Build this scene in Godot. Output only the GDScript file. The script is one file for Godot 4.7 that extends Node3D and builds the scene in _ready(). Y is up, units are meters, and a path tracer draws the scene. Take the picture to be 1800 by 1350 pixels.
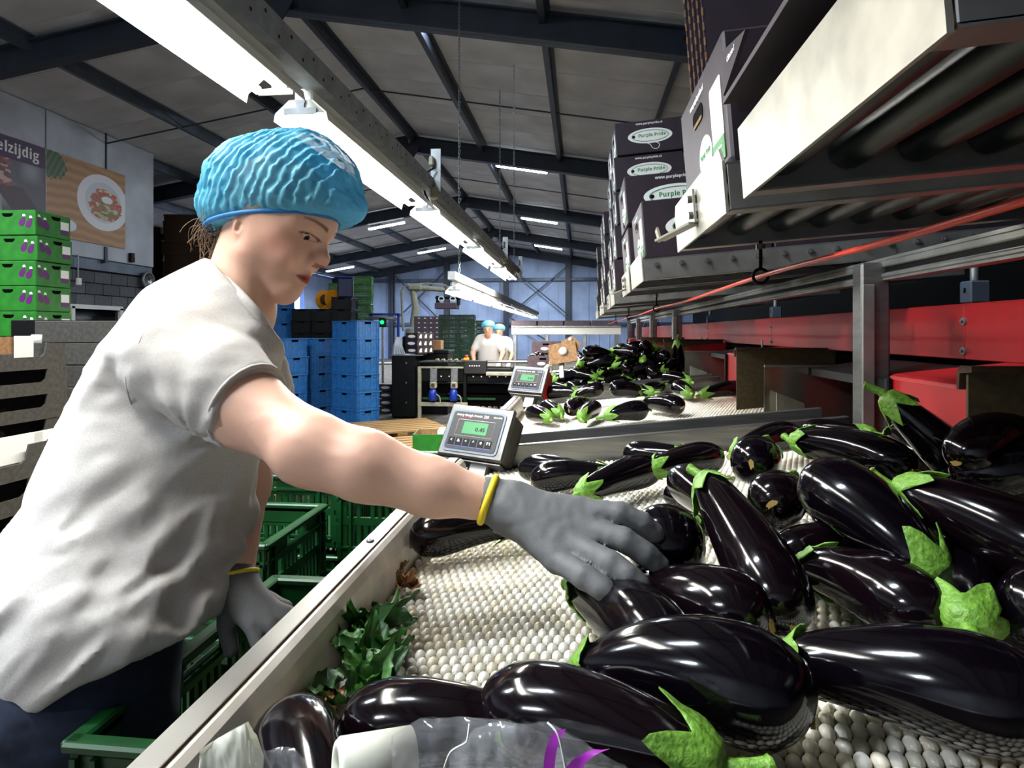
extends Node3D
# A vegetable packing hall: a worker sorts aubergines on an inclined roller table.
# World: y up, metres, the hall runs along -Z, the sorting line stands on the right.
const EYE := Vector3(0, 1.35, 0)
const FOCAL := 1100.0
const YAW := 0.10873
var M := {}
var used := {}
var rng := RandomNumberGenerator.new()

func _ready() -> void:
	rng.seed = 7
	var cam := Camera3D.new()
	cam.name = "camera"
	cam.projection = Camera3D.PROJECTION_FRUSTUM
	cam.near = 0.05
	cam.far = 120.0
	cam.keep_aspect = Camera3D.KEEP_HEIGHT
	cam.size = 0.05 * 1350.0 / FOCAL
	cam.frustum_offset = Vector2(0, -0.05 * (675.0 - 584.0) / FOCAL)
	cam.position = EYE
	cam.rotation.y = YAW
	add_child(cam)
	cam.current = true
	var we := WorldEnvironment.new()
	we.name = "environment"
	var e := Environment.new()
	e.background_mode = Environment.BG_SKY
	var sky := Sky.new()
	var sm := ProceduralSkyMaterial.new()
	sm.sky_top_color = Color(0.42, 0.58, 0.95)
	sm.sky_horizon_color = Color(0.62, 0.75, 1.0)
	sm.ground_bottom_color = Color(0.25, 0.25, 0.26)
	sm.ground_horizon_color = Color(0.4, 0.42, 0.45)
	sm.sun_angle_max = 0.0
	sky.sky_material = sm
	e.sky = sky
	e.background_energy_multiplier = 3.2
	e.tonemap_mode = Environment.TONE_MAPPER_LINEAR
	e.tonemap_exposure = 1.38
	e.sdfgi_enabled = true
	e.ssao_enabled = true
	e.ssil_enabled = true
	we.environment = e
	add_child(we)
	materials()
	build_hall()
	build_lamps()
	build_machine()
	build_tables()
	build_aubergines()
	build_woman()
	build_left_side()
	build_backdrop()
	build_foreground()

# ---------- placing ----------
func ray(x: float, y: float) -> Vector3:
	return Basis(Vector3.UP, YAW) * Vector3((x - 900.0) / FOCAL, (584.0 - y) / FOCAL, -1.0)
func at(x: float, y: float, d: float) -> Vector3:
	return EYE + ray(x, y) * d
func on_x(x: float, y: float, wx: float) -> Vector3:
	var r := ray(x, y)
	return EYE + r * (wx / r.x)
func on_y(x: float, y: float, wy: float) -> Vector3:
	var r := ray(x, y)
	return EYE + r * ((wy - EYE.y) / r.y)
func on_z(x: float, y: float, wz: float) -> Vector3:
	var r := ray(x, y)
	return EYE + r * (wz / r.z)
func seen_at(p: Vector3) -> Vector3:
	var q := Basis(Vector3.UP, -YAW) * (p - EYE)
	return Vector3(900.0 + FOCAL * q.x / -q.z, 584.0 - FOCAL * q.y / -q.z, -q.z)

# ---------- naming ----------
func numbered(n: String) -> String:
	var k: int = used.get(n, 0)
	used[n] = k + 1
	return n if k == 0 else "%s_%03d" % [n, k]
func thing(n: String, label: String, cat: String, p := Vector3.ZERO, turn := 0.0, group := "") -> Node3D:
	var o := Node3D.new()
	o.name = numbered(n)
	o.position = p
	o.rotation.y = turn
	add_child(o)
	return tag(o, label, cat, group)
func tag(o: Node3D, label: String, cat := "", group := "") -> Node3D:
	o.set_meta("label", label)
	if cat: o.set_meta("category", cat)
	if group: o.set_meta("group", group)
	elif o.has_meta("group"): o.remove_meta("group")
	return o
func part(n: String, m, mat: Material, parent: Node3D) -> MeshInstance3D:
	var o := MeshInstance3D.new()
	o.mesh = m.done() if m is MB else m
	o.material_override = mat
	if parent == self: o.name = numbered(n)
	else: o.name = n
	parent.add_child(o, true)
	return o
func struct(n: String, m, mat: Material, label: String, cat: String, group := "") -> MeshInstance3D:
	var o := part(n, m, mat, self)
	o.set_meta("kind", "structure")
	tag(o, label, cat, group)
	return o
func lone(n: String, m, mat: Material, label: String, cat: String, group := "") -> MeshInstance3D:
	var o := part(n, m, mat, self)
	tag(o, label, cat, group)
	return o
func copy_of(o: Node3D, p: Vector3, turn: float, label: String, group := "") -> Node3D:
	var c: Node3D = o.duplicate()
	c.name = numbered(str(o.name).rstrip("0123456789").rstrip("_"))
	c.position = p
	c.rotation.y = turn
	add_child(c)
	tag(c, label, o.get_meta("category"), group)
	return c

# ---------- meshes ----------
class MB:
	var st := SurfaceTool.new()
	func _init() -> void:
		st.begin(Mesh.PRIMITIVE_TRIANGLES)
		flat()
	func flat() -> MB:
		st.set_smooth_group(-1)
		return self
	func soft(g := 1) -> MB:
		st.set_smooth_group(g)
		return self
	func v(p: Vector3, uv: Vector2) -> void:
		st.set_uv(uv)
		st.add_vertex(p)
	func tri(a: Vector3, b: Vector3, c: Vector3) -> void:
		v(a, Vector2.ZERO)
		v(b, Vector2.ZERO)
		v(c, Vector2.ZERO)
	# corners counter-clockwise as seen from the front
	func quad(a: Vector3, b: Vector3, c: Vector3, d: Vector3) -> MB:
		v(a, Vector2(0, 1)); v(c, Vector2(1, 0)); v(b, Vector2(1, 1))
		v(a, Vector2(0, 1)); v(d, Vector2(0, 0)); v(c, Vector2(1, 0))
		return self
	func box(c: Vector3, s: Vector3, b := Basis.IDENTITY) -> MB:
		var h := s / 2.0
		var p := []
		for k in 8:
			p.append(c + b * Vector3(h.x if k & 1 else -h.x, h.y if k & 2 else -h.y, h.z if k & 4 else -h.z))
		quad(p[4], p[5], p[7], p[6]); quad(p[1], p[0], p[2], p[3])
		quad(p[5], p[1], p[3], p[7]); quad(p[0], p[4], p[6], p[2])
		quad(p[6], p[7], p[3], p[2]); quad(p[0], p[1], p[5], p[4])
		return self
	# a box with its four edges along local z (or all of them, cheaply) bevelled
	func bbox(c: Vector3, s: Vector3, r: float, b := Basis.IDENTITY) -> MB:
		var h := s / 2.0
		var q := PackedVector2Array([Vector2(-h.x + r, -h.y), Vector2(h.x - r, -h.y), Vector2(h.x, -h.y + r), Vector2(h.x, h.y - r), Vector2(h.x - r, h.y), Vector2(-h.x + r, h.y), Vector2(-h.x, h.y - r), Vector2(-h.x, -h.y + r)])
		var rings := []
		for k in 4:
			var z: float = [-h.z, -h.z + r, h.z - r, h.z][k]
			var g := 1.0 if k == 1 or k == 2 else 0.0
			var ring := []
			for w in q:
				var u := w if g == 1.0 else Vector2(clampf(w.x, -h.x + r, h.x - r), clampf(w.y, -h.y + r, h.y - r))
				ring.append(c + b * Vector3(u.x, u.y, z))
			rings.append(ring)
		for k in 3:
			for i in 8:
				var j := (i + 1) % 8
				quad(rings[k + 1][i], rings[k + 1][j], rings[k][j], rings[k][i])
		var a: Array = rings[3]
		quad(a[0], a[1], a[3], a[5])
		a = rings[0]
		quad(a[5], a[3], a[1], a[0])
		return self
	func frame_of(d: Vector3) -> Basis:
		var z := d.normalized()
		var x := (Vector3.UP if absf(z.y) < 0.95 else Vector3.RIGHT).cross(z).normalized()
		return Basis(x, z.cross(x), z)
	func cyl(a: Vector3, b: Vector3, r0: float, r1: float, n := 12, caps := true) -> MB:
		var f := frame_of(b - a)
		soft(2)
		var pa := []
		var pb := []
		for i in n:
			var w := TAU * i / n
			var o := f.x * cos(w) + f.y * sin(w)
			pa.append(a + o * r0)
			pb.append(b + o * r1)
		for i in n:
			var j := (i + 1) % n
			quad(pa[i], pa[j], pb[j], pb[i])
		flat()
		if caps:
			for i in n:
				var j := (i + 1) % n
				tri(pb[i], b, pb[j])
				tri(pa[j], a, pa[i])
		return self
	func bar(a: Vector3, b: Vector3, w: float, h: float, up := Vector3.UP) -> MB:
		var z := (b - a).normalized()
		var x := up.cross(z).normalized()
		if x.length() < 0.5: x = Vector3.RIGHT
		return box((a + b) / 2.0, Vector3(w, h, a.distance_to(b)), Basis(x, z.cross(x), z))
	func tube(pts: Array, r, n := 8) -> MB:
		soft(3)
		var rings := []
		var f := frame_of(pts[1] - pts[0])
		for k in pts.size():
			var d: Vector3 = (pts[mini(k + 1, pts.size() - 1)] - pts[maxi(k - 1, 0)]).normalized()
			var x := (f.x - d * f.x.dot(d)).normalized()
			f = Basis(x, d.cross(x), d)
			var rr: float = r[k] if r is Array else r
			var ring := []
			for i in n:
				var w := TAU * i / n
				ring.append(pts[k] + (f.x * cos(w) + f.y * sin(w)) * rr)
			rings.append(ring)
		for k in pts.size() - 1:
			for i in n:
				var j := (i + 1) % n
				quad(rings[k][i], rings[k][j], rings[k + 1][j], rings[k + 1][i])
		flat()
		for i in n:
			var j := (i + 1) % n
			tri(rings[-1][i], pts[-1], rings[-1][j])
			tri(rings[0][j], pts[0], rings[0][i])
		return self
	# profile of Vector2(radius, height) turned about local y
	func lathe(profile: Array, n := 24, t := Transform3D.IDENTITY) -> MB:
		soft(4)
		for k in profile.size() - 1:
			var p: Vector2 = profile[k]
			var q: Vector2 = profile[k + 1]
			for i in n:
				var a := TAU * i / n
				var b := TAU * (i + 1) / n
				var w := [t * Vector3(p.x * sin(a), p.y, p.x * cos(a)), t * Vector3(p.x * sin(b), p.y, p.x * cos(b)), t * Vector3(q.x * sin(b), q.y, q.x * cos(b)), t * Vector3(q.x * sin(a), q.y, q.x * cos(a))]
				if p.x < 1e-6: tri(w[0], w[3], w[2])
				elif q.x < 1e-6: tri(w[0], w[2], w[1])
				else: quad(w[0], w[1], w[2], w[3])
		flat()
		return self
	# outline in local x, y (any winding) pushed from z = 0 to z = depth
	func prism(poly: PackedVector2Array, depth: float, t := Transform3D.IDENTITY) -> MB:
		if Geometry2D.is_polygon_clockwise(poly): poly.reverse()
		var ix := Geometry2D.triangulate_polygon(poly)
		var ccw := true
		if ix.size() >= 3:
			ccw = (poly[ix[1]] - poly[ix[0]]).cross(poly[ix[2]] - poly[ix[0]]) > 0
		for k in range(0, ix.size(), 3):
			var a := poly[ix[k]]
			var b := poly[ix[k + 1] if ccw else ix[k + 2]]
			var c := poly[ix[k + 2] if ccw else ix[k + 1]]
			tri(t * Vector3(a.x, a.y, depth), t * Vector3(c.x, c.y, depth), t * Vector3(b.x, b.y, depth))
			tri(t * Vector3(a.x, a.y, 0), t * Vector3(b.x, b.y, 0), t * Vector3(c.x, c.y, 0))
		for k in poly.size():
			var a := poly[k]
			var b := poly[(k + 1) % poly.size()]
			quad(t * Vector3(a.x, a.y, 0), t * Vector3(b.x, b.y, 0), t * Vector3(b.x, b.y, depth), t * Vector3(a.x, a.y, depth))
		return self
	func done() -> ArrayMesh:
		st.generate_normals()
		return st.commit()

# rows of points (each row closed when wrap) to one smooth mesh; colours optional
func skin_mesh(rows: Array, wrap: bool, cols = null) -> ArrayMesh:
	var n: int = rows[0].size()
	var pts := PackedVector3Array()
	for r in rows: pts.append_array(PackedVector3Array(r))
	var ix := PackedInt32Array()
	for k in rows.size() - 1:
		for i in (n if wrap else n - 1):
			var j := (i + 1) % n
			var a := k * n + i
			var b := k * n + j
			ix.append_array([a, b + n, b, a, a + n, b + n])
	return indexed(pts, ix, cols)
func indexed(pts: PackedVector3Array, ix: PackedInt32Array, cols = null, nor = null, uvs = null) -> ArrayMesh:
	if nor == null:
		nor = PackedVector3Array()
		nor.resize(pts.size())
		for k in range(0, ix.size(), 3):
			var w := (pts[ix[k + 2]] - pts[ix[k]]).cross(pts[ix[k + 1]] - pts[ix[k]])
			nor[ix[k]] += w
			nor[ix[k + 1]] += w
			nor[ix[k + 2]] += w
		# points that coincide share a normal
		for k in nor.size(): nor[k] = nor[k].normalized()
	var a := []
	a.resize(Mesh.ARRAY_MAX)
	a[Mesh.ARRAY_VERTEX] = pts
	a[Mesh.ARRAY_NORMAL] = nor
	a[Mesh.ARRAY_INDEX] = ix
	if cols != null: a[Mesh.ARRAY_COLOR] = cols
	if uvs != null: a[Mesh.ARRAY_TEX_UV] = uvs
	var m := ArrayMesh.new()
	m.add_surface_from_arrays(Mesh.PRIMITIVE_TRIANGLES, a)
	return m
func text_on(parent: Node3D, s: String, size: float, t: Transform3D, mat: Material, n := "lettering", bold := true) -> MeshInstance3D:
	var tm := TextMesh.new()
	tm.text = s
	var f := SystemFont.new()
	f.font_names = PackedStringArray(["Droid Sans"])
	f.font_weight = 700 if bold else 400
	tm.font = f
	tm.font_size = 32
	tm.pixel_size = size / 32.0
	tm.depth = 0.0006
	tm.curve_step = 4.0
	var o := part(n, tm, mat, parent)
	o.transform = t
	return o
func ellipse(rx: float, ry: float, n := 28, c := Vector2.ZERO) -> PackedVector2Array:
	var p := PackedVector2Array()
	for i in n: p.append(c + Vector2(rx * cos(TAU * i / n), ry * sin(TAU * i / n)))
	return p
func round_rect(w: float, h: float, r: float, c := Vector2.ZERO) -> PackedVector2Array:
	var p := PackedVector2Array()
	for k in 4:
		var o := Vector2((w / 2 - r) * [1, -1, -1, 1][k], (h / 2 - r) * [1, 1, -1, -1][k])
		for i in 5: p.append(c + o + Vector2(r, 0).rotated(PI / 2 * k + PI / 8 * i))
	return p
func smooth_pts(ctrl: Array, n: int) -> Array:
	var out := []
	for k in ctrl.size() - 1:
		for i in n:
			var t := float(i) / n
			out.append(ctrl[k].cubic_interpolate(ctrl[k + 1], ctrl[maxi(k - 1, 0)], ctrl[mini(k + 2, ctrl.size() - 1)], t))
	out.append(ctrl[-1])
	return out

# ---------- materials ----------
func noise_tex(freq: float, oct: int, lo: Color, hi: Color, size := 256, kind := FastNoiseLite.TYPE_SIMPLEX_SMOOTH, sd := 1) -> NoiseTexture2D:
	var n := FastNoiseLite.new()
	n.noise_type = kind
	n.frequency = freq
	n.fractal_octaves = oct
	n.seed = sd
	var t := NoiseTexture2D.new()
	t.width = size
	t.height = size
	t.seamless = true
	t.noise = n
	var g := Gradient.new()
	g.set_color(0, lo)
	g.set_color(1, hi)
	t.color_ramp = g
	return t
func mat(c: Color, rough := 0.6, metal := 0.0) -> StandardMaterial3D:
	var m := StandardMaterial3D.new()
	m.albedo_color = c
	m.roughness = rough
	m.metallic = metal
	return m
func tri_map(m: StandardMaterial3D, scale: Vector3, world := false) -> StandardMaterial3D:
	m.uv1_triplanar = true
	m.uv1_world_triplanar = world
	m.uv1_scale = scale
	return m
func worn(c: Color, rough: float, metal: float, tex: Texture2D, scale: float, bump := 0.0, btex: Texture2D = null) -> StandardMaterial3D:
	var m := mat(c, rough, metal)
	m.albedo_texture = tex
	tri_map(m, Vector3.ONE * scale)
	if bump > 0.0:
		m.heightmap_enabled = true
		m.heightmap_texture = btex if btex else tex
		m.heightmap_scale = bump
	return m
func glow(c: Color, k: float) -> StandardMaterial3D:
	var m := mat(c, 0.5)
	m.emission_enabled = true
	m.emission = c
	m.emission_energy_multiplier = k
	return m
func materials() -> void:
	var soft_t := noise_tex(0.012, 4, Color(0.8, 0.8, 0.8), Color(1, 1, 1))
	var rough_t := noise_tex(0.05, 4, Color(0.7, 0.7, 0.7), Color(1, 1, 1))
	var dirt_t := noise_tex(0.02, 5, Color(0.55, 0.53, 0.5), Color(1, 1, 1), 512)
	var fine_t := noise_tex(0.25, 2, Color(0, 0, 0), Color(1, 1, 1))
	M.fine_t = fine_t
	M.soft_t = soft_t
	M.rough_t = rough_t
	M.concrete = worn(Color(0.52, 0.49, 0.45), 0.75, 0, dirt_t, 0.35)
	M.block = worn(Color(0.44, 0.45, 0.47), 0.9, 0, rough_t, 2.0, 0.3)
	M.mortar = mat(Color(0.28, 0.28, 0.29), 0.95)
	M.clad = worn(Color(0.80, 0.82, 0.86), 0.55, 0, soft_t, 0.3)
	M.roof = worn(Color(0.86, 0.86, 0.87), 0.6, 0, soft_t, 0.25)
	M.backwall = worn(Color(0.66, 0.74, 0.88), 0.6, 0, soft_t, 0.2)
	M.beam = worn(Color(0.20, 0.235, 0.29), 0.5, 0.1, soft_t, 0.6)
	M.purlin = worn(Color(0.36, 0.41, 0.47), 0.45, 0.3, soft_t, 0.6)
	M.galv = worn(Color(0.62, 0.64, 0.65), 0.38, 0.75, soft_t, 3.0)
	M.steel = worn(Color(0.54, 0.54, 0.53), 0.36, 0.85, soft_t, 2.0)
	M.steel.uv1_scale = Vector3(1, 14, 1)
	M.mirror_steel = mat(Color(0.62, 0.6, 0.56), 0.16, 0.95)
	M.alu = worn(Color(0.70, 0.70, 0.68), 0.35, 0.8, soft_t, 2.0)
	M.pale_plate = worn(Color(0.70, 0.685, 0.62), 0.4, 0.25, soft_t, 4.0)
	M.dark = worn(Color(0.035, 0.035, 0.04), 0.55, 0, rough_t, 2.0)
	M.dark.metallic_specular = 0.3
	M.black = mat(Color(0.012, 0.012, 0.014), 0.8)
	M.black.metallic_specular = 0.15
	M.black_gloss = mat(Color(0.025, 0.025, 0.03), 0.55)
	M.painted = worn(Color(0.60, 0.62, 0.64), 0.5, 0.1, soft_t, 3.0)
	M.red = worn(Color(0.70, 0.06, 0.085), 0.5, 0, soft_t, 1.0)
	M.cable = mat(Color(0.85, 0.22, 0.12), 0.4)
	M.hdpe = worn(Color(0.86, 0.83, 0.79), 0.4, 0, soft_t, 3.0)
	M.lampwhite = mat(Color(0.93, 0.93, 0.9), 0.35)
	M.tube_light = glow(Color(1.0, 0.99, 0.965), 9.0)
	M.tube_cool = glow(Color(0.93, 0.97, 1.0), 20.0)
	M.roller = mat(Color(0.055, 0.095, 0.09), 0.38)
	M.bead = worn(Color(0.92, 0.90, 0.83), 0.28, 0, rough_t, 30.0)
	M.bead2 = worn(Color(0.91, 0.87, 0.77), 0.3, 0, rough_t, 30.0)
	M.bead3 = worn(Color(0.95, 0.93, 0.88), 0.25, 0, rough_t, 30.0)
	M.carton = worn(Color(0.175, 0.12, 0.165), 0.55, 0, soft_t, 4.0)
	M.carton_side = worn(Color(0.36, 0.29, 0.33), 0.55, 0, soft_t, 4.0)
	M.board = worn(Color(0.68, 0.51, 0.34), 0.8, 0, rough_t, 3.0)
	M.board_dark = worn(Color(0.30, 0.25, 0.13), 0.7, 0, rough_t, 3.0)
	M.board_grey = worn(Color(0.30, 0.285, 0.255), 0.75, 0, rough_t, 3.0)
	M.white = mat(Color(0.9, 0.9, 0.88), 0.5)
	M.green_box = worn(Color(0.13, 0.5, 0.10), 0.5, 0, soft_t, 3.0)
	M.purple = mat(Color(0.36, 0.06, 0.38), 0.5)
	M.print_green = mat(Color(0.12, 0.5, 0.18), 0.5)
	M.crate_green = worn(Color(0.015, 0.24, 0.085), 0.38, 0, soft_t, 3.0)
	M.crate_lime = worn(Color(0.22, 0.47, 0.13), 0.45, 0, soft_t, 3.0)
	M.crate_blue = worn(Color(0.17, 0.45, 0.72), 0.42, 0, soft_t, 3.0)
	M.crate_black = mat(Color(0.012, 0.012, 0.014), 0.35)
	M.crate_black.metallic_specular = 0.25
	M.blue = mat(Color(0.05, 0.17, 0.55), 0.4)
	M.yellow = mat(Color(0.85, 0.55, 0.08), 0.5)
	M.wood = worn(Color(0.66, 0.52, 0.32), 0.8, 0, rough_t, 3.0)
	M.wood.uv1_scale = Vector3(1.2, 8, 8)
	M.wood_dark = worn(Color(0.30, 0.2, 0.12), 0.85, 0, rough_t, 3.0)
	M.robot = worn(Color(0.62, 0.61, 0.53), 0.45, 0, soft_t, 2.0)
	M.lcd = glow(Color(0.10, 0.85, 0.42), 0.42)
	M.lcd.albedo_color = Color(0.03, 0.25, 0.12)
	M.beacon = glow(Color(0.05, 1.0, 0.4), 2.0)
	M.glass = mat(Color(0.8, 0.85, 0.9, 0.12), 0.05)
	M.glass.transparency = BaseMaterial3D.TRANSPARENCY_ALPHA

# ---------- the hall ----------
const RIDGE := Vector2(-3.65, 5.62)
const SLOPE := 0.165
const LEFT_EAVE := -12.6
const RIGHT_EAVE := 5.4
const FAR := -31.0
const NEAR := 6.0
const WALL_X := -8.35
const WALL_END := -11.45
func roof_y(x: float) -> float:
	return RIDGE.y - SLOPE * absf(x - RIDGE.x)
func build_hall() -> void:
	struct("floor", MB.new().box(Vector3(-3.6, -0.1, -12.5), Vector3(18.6, 0.2, 37.6)), M.concrete, "worn grey concrete floor of the packing hall", "floor")
	# ceiling: insulated panels of one metre, each a board of its own, under a thin outer sheet
	var roof := Node3D.new()
	roof.name = "ceiling"
	roof.set_meta("kind", "structure")
	tag(roof, "white pitched ceiling of long insulated panels between dark steel frames", "ceiling")
	add_child(roof)
	for side in [-1, 1]:
		var x1: float = LEFT_EAVE if side < 0 else RIGHT_EAVE
		var ln := absf(x1 - RIDGE.x) * sqrt(1 + SLOPE * SLOPE)
		var b := Basis(Vector3(0, 0, 1), -SLOPE * side * 0.991)
		var mid := Vector3((x1 + RIDGE.x) / 2, (roof_y(x1) + RIDGE.y) / 2 + 0.03, 0)
		var pm := MB.new().bbox(Vector3.ZERO, Vector3(ln, 0.05, 0.992), 0.006, b).done()
		var outer := part("roof_sheet", MB.new().box(mid + Vector3(0, 0.08, -12.5), Vector3(ln + 0.1, 0.04, 37.4), b), M.galv, roof)
		for k in 37:
			var o := part("roof_panel", pm, M.roof, roof)
			o.position = mid + Vector3(0, 0, NEAR - 0.5 - k)
	# steel frames
	for k in 6:
		var z := -1.3 - 5.9 * k
		var fr := thing("trim_1", "", "", Vector3.ZERO)
		fr.name = "trim_%d" % (k + 1)
		fr.set_meta("kind", "structure")
		tag(fr, ["dark steel roof frame right overhead of the worker", "dark steel roof frame crossing the top edge of the view", "second dark steel roof frame, just behind the lamp over the aisle", "third dark steel roof frame from the front", "fourth dark steel roof frame from the front", "dark steel gable frame against the far end wall"][k], "beam")
		for side in [-1, 1]:
			var x1: float = LEFT_EAVE if side < 0 else RIGHT_EAVE
			var a := Vector3(RIDGE.x, RIDGE.y - 0.24, z)
			var c := Vector3(x1, roof_y(x1) - 0.24, z)
			var m := MB.new()
			m.bar(a, c, 0.02, 0.34)
			m.bar(a + Vector3(0, 0.16, 0), c + Vector3(0, 0.16, 0), 0.17, 0.022)
			m.bar(a - Vector3(0, 0.16, 0), c - Vector3(0, 0.16, 0), 0.17, 0.022)
			part("rafter", m, M.beam, fr)
		part("apex_plate", MB.new().prism(PackedVector2Array([Vector2(-0.28, 0.06), Vector2(0.28, 0.06), Vector2(0.1, -0.22), Vector2(-0.1, -0.22)]), 0.03, Transform3D(Basis.IDENTITY, Vector3(RIDGE.x, RIDGE.y - 0.38, z + 0.09))), M.beam, fr)
	# purlins along the hall
	var n := 7
	var pw := ["by the left eave", "above the left wall posters", "over the left side of the aisle", "", "", "", "", "", "", "", "", "", ""]
	for k in range(-5, 6):
		var x := RIDGE.x + 1.62 * k + (0.12 if k == 0 else 0.0)
		if x > RIGHT_EAVE - 0.2: continue
		var y := roof_y(x) - 0.1
		var m := MB.new()
		m.box(Vector3(x, y, -12.5), Vector3(0.022, 0.17, 37.0))
		m.box(Vector3(x + 0.03, y + 0.085, -12.5), Vector3(0.07, 0.012, 37.0))
		m.box(Vector3(x - 0.03, y - 0.085, -12.5), Vector3(0.07, 0.012, 37.0))
		var o := part("trim_%d" % n, m, M.purlin if k < -1 else M.beam, self)
		n += 1
		o.set_meta("kind", "structure")
		tag(o, "steel purlin under the roof, %s" % ("on the ridge line" if k == 0 else ("number %d to the %s of the ridge" % [absi(k), "left" if k < 0 else "right"])), "purlin")
	# sag bars across each bay
	for k in 5:
		var z := -4.3 - 5.9 * k
		var m := MB.new()
		for side in [-1, 1]:
			var x1: float = LEFT_EAVE if side < 0 else RIGHT_EAVE
			m.cyl(Vector3(RIDGE.x, RIDGE.y - 0.17, z), Vector3(x1, roof_y(x1) - 0.17, z), 0.014, 0.014, 6)
		var o := part("trim_%d" % n, m, M.beam, self)
		n += 1
		o.set_meta("kind", "structure")
		tag(o, "thin dark tie rod across the purlins in roof bay %s" % ["nearest the viewer", "one beyond the front frame", "two beyond the front frame", "three beyond the front frame", "in front of the end wall"][k], "tie rod")
	# walls
	var wy := roof_y(WALL_X)
	var lw := Node3D.new()
	lw.name = "wall_left"
	lw.set_meta("kind", "structure")
	tag(lw, "left wall, white cladding above grey concrete blocks", "wall")
	add_child(lw)
	part("block_backing", MB.new().box(Vector3(WALL_X - 0.22, 1.22, (NEAR + WALL_END) / 2), Vector3(0.3, 2.44, NEAR - WALL_END)), M.mortar, lw)
	part("dark_band", MB.new().box(Vector3(WALL_X - 0.14, 2.53, (NEAR + WALL_END) / 2), Vector3(0.26, 0.2, NEAR - WALL_END)), M.purlin, lw)
	# cladding sheets
	var zz := [NEAR, 1.0, -4.0, -8.95, WALL_END]
	for k in 4:
		part("cladding_sheet", MB.new().bbox(Vector3(WALL_X - 0.12, (2.62 + wy) / 2, (zz[k] + zz[k + 1]) / 2), Vector3(0.3, wy - 2.62, zz[k] - zz[k + 1] - 0.018), 0.008), M.clad, lw)
	# concrete blocks where the photograph shows them
	var bm := [MB.new().bbox(Vector3.ZERO, Vector3(0.06, 0.188, 0.388), 0.006).done()]
	var tones := [M.block, worn(Color(0.48, 0.49, 0.51), 0.9, 0, M.rough_t, 2.0, 0.3), worn(Color(0.40, 0.41, 0.43), 0.9, 0, M.rough_t, 2.0, 0.3)]
	for r in 12:
		for c in 10:
			var z := -7.6 - 0.4 * c - (0.2 if r % 2 else 0.0)
			if z < WALL_END + 0.2: continue
			if z > -10.5 and z < -8.0 and r < 9 and r > 3: continue
			var o := part("concrete_block", bm[0], tones[rng.randi() % 3], lw)
			o.position = Vector3(WALL_X - 0.05, 0.1 + 0.2 * r, z)
	struct("wall_recess_front", MB.new().box(Vector3((LEFT_EAVE + WALL_X) / 2 - 0.2, 2.4, WALL_END + 0.1), Vector3(WALL_X - LEFT_EAVE - 0.2, 4.9, 0.2)), M.mortar, "return wall closing the recess behind the posters", "wall")
	# far part of the left side, with an open roller door towards the yard
	var ey := roof_y(LEFT_EAVE)
	var fl := MB.new()
	fl.box(Vector3(LEFT_EAVE - 0.1, ey / 2, (WALL_END - 18.5) / 2), Vector3(0.2, ey, 18.5 + WALL_END))
	fl.box(Vector3(LEFT_EAVE - 0.1, ey / 2, (-27.5 + FAR) / 2), Vector3(0.2, ey, -27.5 - FAR))
	fl.box(Vector3(LEFT_EAVE - 0.1, (3.6 + ey) / 2, -23), Vector3(0.2, ey - 3.6, 9.0))
	struct("wall_left_far", fl, M.backwall, "far left side wall with an open loading door", "wall")
	struct("wall_right", MB.new().box(Vector3(RIGHT_EAVE + 0.1, 2.2, -12.5), Vector3(0.2, 4.6, 37.4)), M.dark, "dark right side wall behind the sorting machine", "wall")
	struct("wall_behind", MB.new().box(Vector3(-3.6, 2.8, NEAR + 0.1), Vector3(18.4, 5.8, 0.2)), M.clad, "white wall behind the viewer", "wall")
	# gable end
	var gab := PackedVector2Array([Vector2(LEFT_EAVE, 0), Vector2(RIGHT_EAVE, 0), Vector2(RIGHT_EAVE, roof_y(RIGHT_EAVE) + 0.05), Vector2(RIDGE.x, RIDGE.y + 0.05), Vector2(LEFT_EAVE, ey + 0.05)])
	var wb := struct("wall_back", MB.new().prism(gab, 0.2, Transform3D(Basis.IDENTITY, Vector3(0, 0, FAR - 0.2))), M.backwall, "pale blue sheet-clad gable wall at the far end", "wall")
	for k in 36:
		var x := LEFT_EAVE + 0.5 * k
		part("sheet_rib", MB.new().box(Vector3(x, roof_y(x) / 2 - 0.05, FAR + 0.012), Vector3(0.035, roof_y(x) - 0.1, 0.024)), M.backwall, wb)
	var cols := [-12.2, -9.5, -6.65, RIDGE.x, -0.6, 2.4]
	for k in cols.size():
		var x: float = cols[k]
		var m := MB.new()
		var h := roof_y(x) - 0.2
		m.box(Vector3(x, h / 2, FAR + 0.2), Vector3(0.02, h, 0.24))
		m.box(Vector3(x, h / 2, FAR + 0.31), Vector3(0.26, h, 0.02))
		m.box(Vector3(x, h / 2, FAR + 0.09), Vector3(0.26, h, 0.02))
		part("gable_column", m, M.beam, wb)
	for y in [1.75, 3.95]:
		part("girt", MB.new().bbox(Vector3(-3.6, y, FAR + 0.12), Vector3(18, 0.16, 0.12), 0.02), M.purlin, wb)
	for q in [[-3.5, 4.6, -0.6, 2.2], [-3.5, 2.2, -0.6, 4.6], [-9.4, 4.3, -6.8, 1.8], [-9.4, 1.8, -6.8, 4.3], [-3.5, 2.1, -0.6, 0.3]]:
		part("cross_brace", MB.new().bar(Vector3(q[0], q[1], FAR + 0.34), Vector3(q[2], q[3], FAR + 0.34), 0.06, 0.06), M.beam, wb)
	build_left_wall_things()

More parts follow.
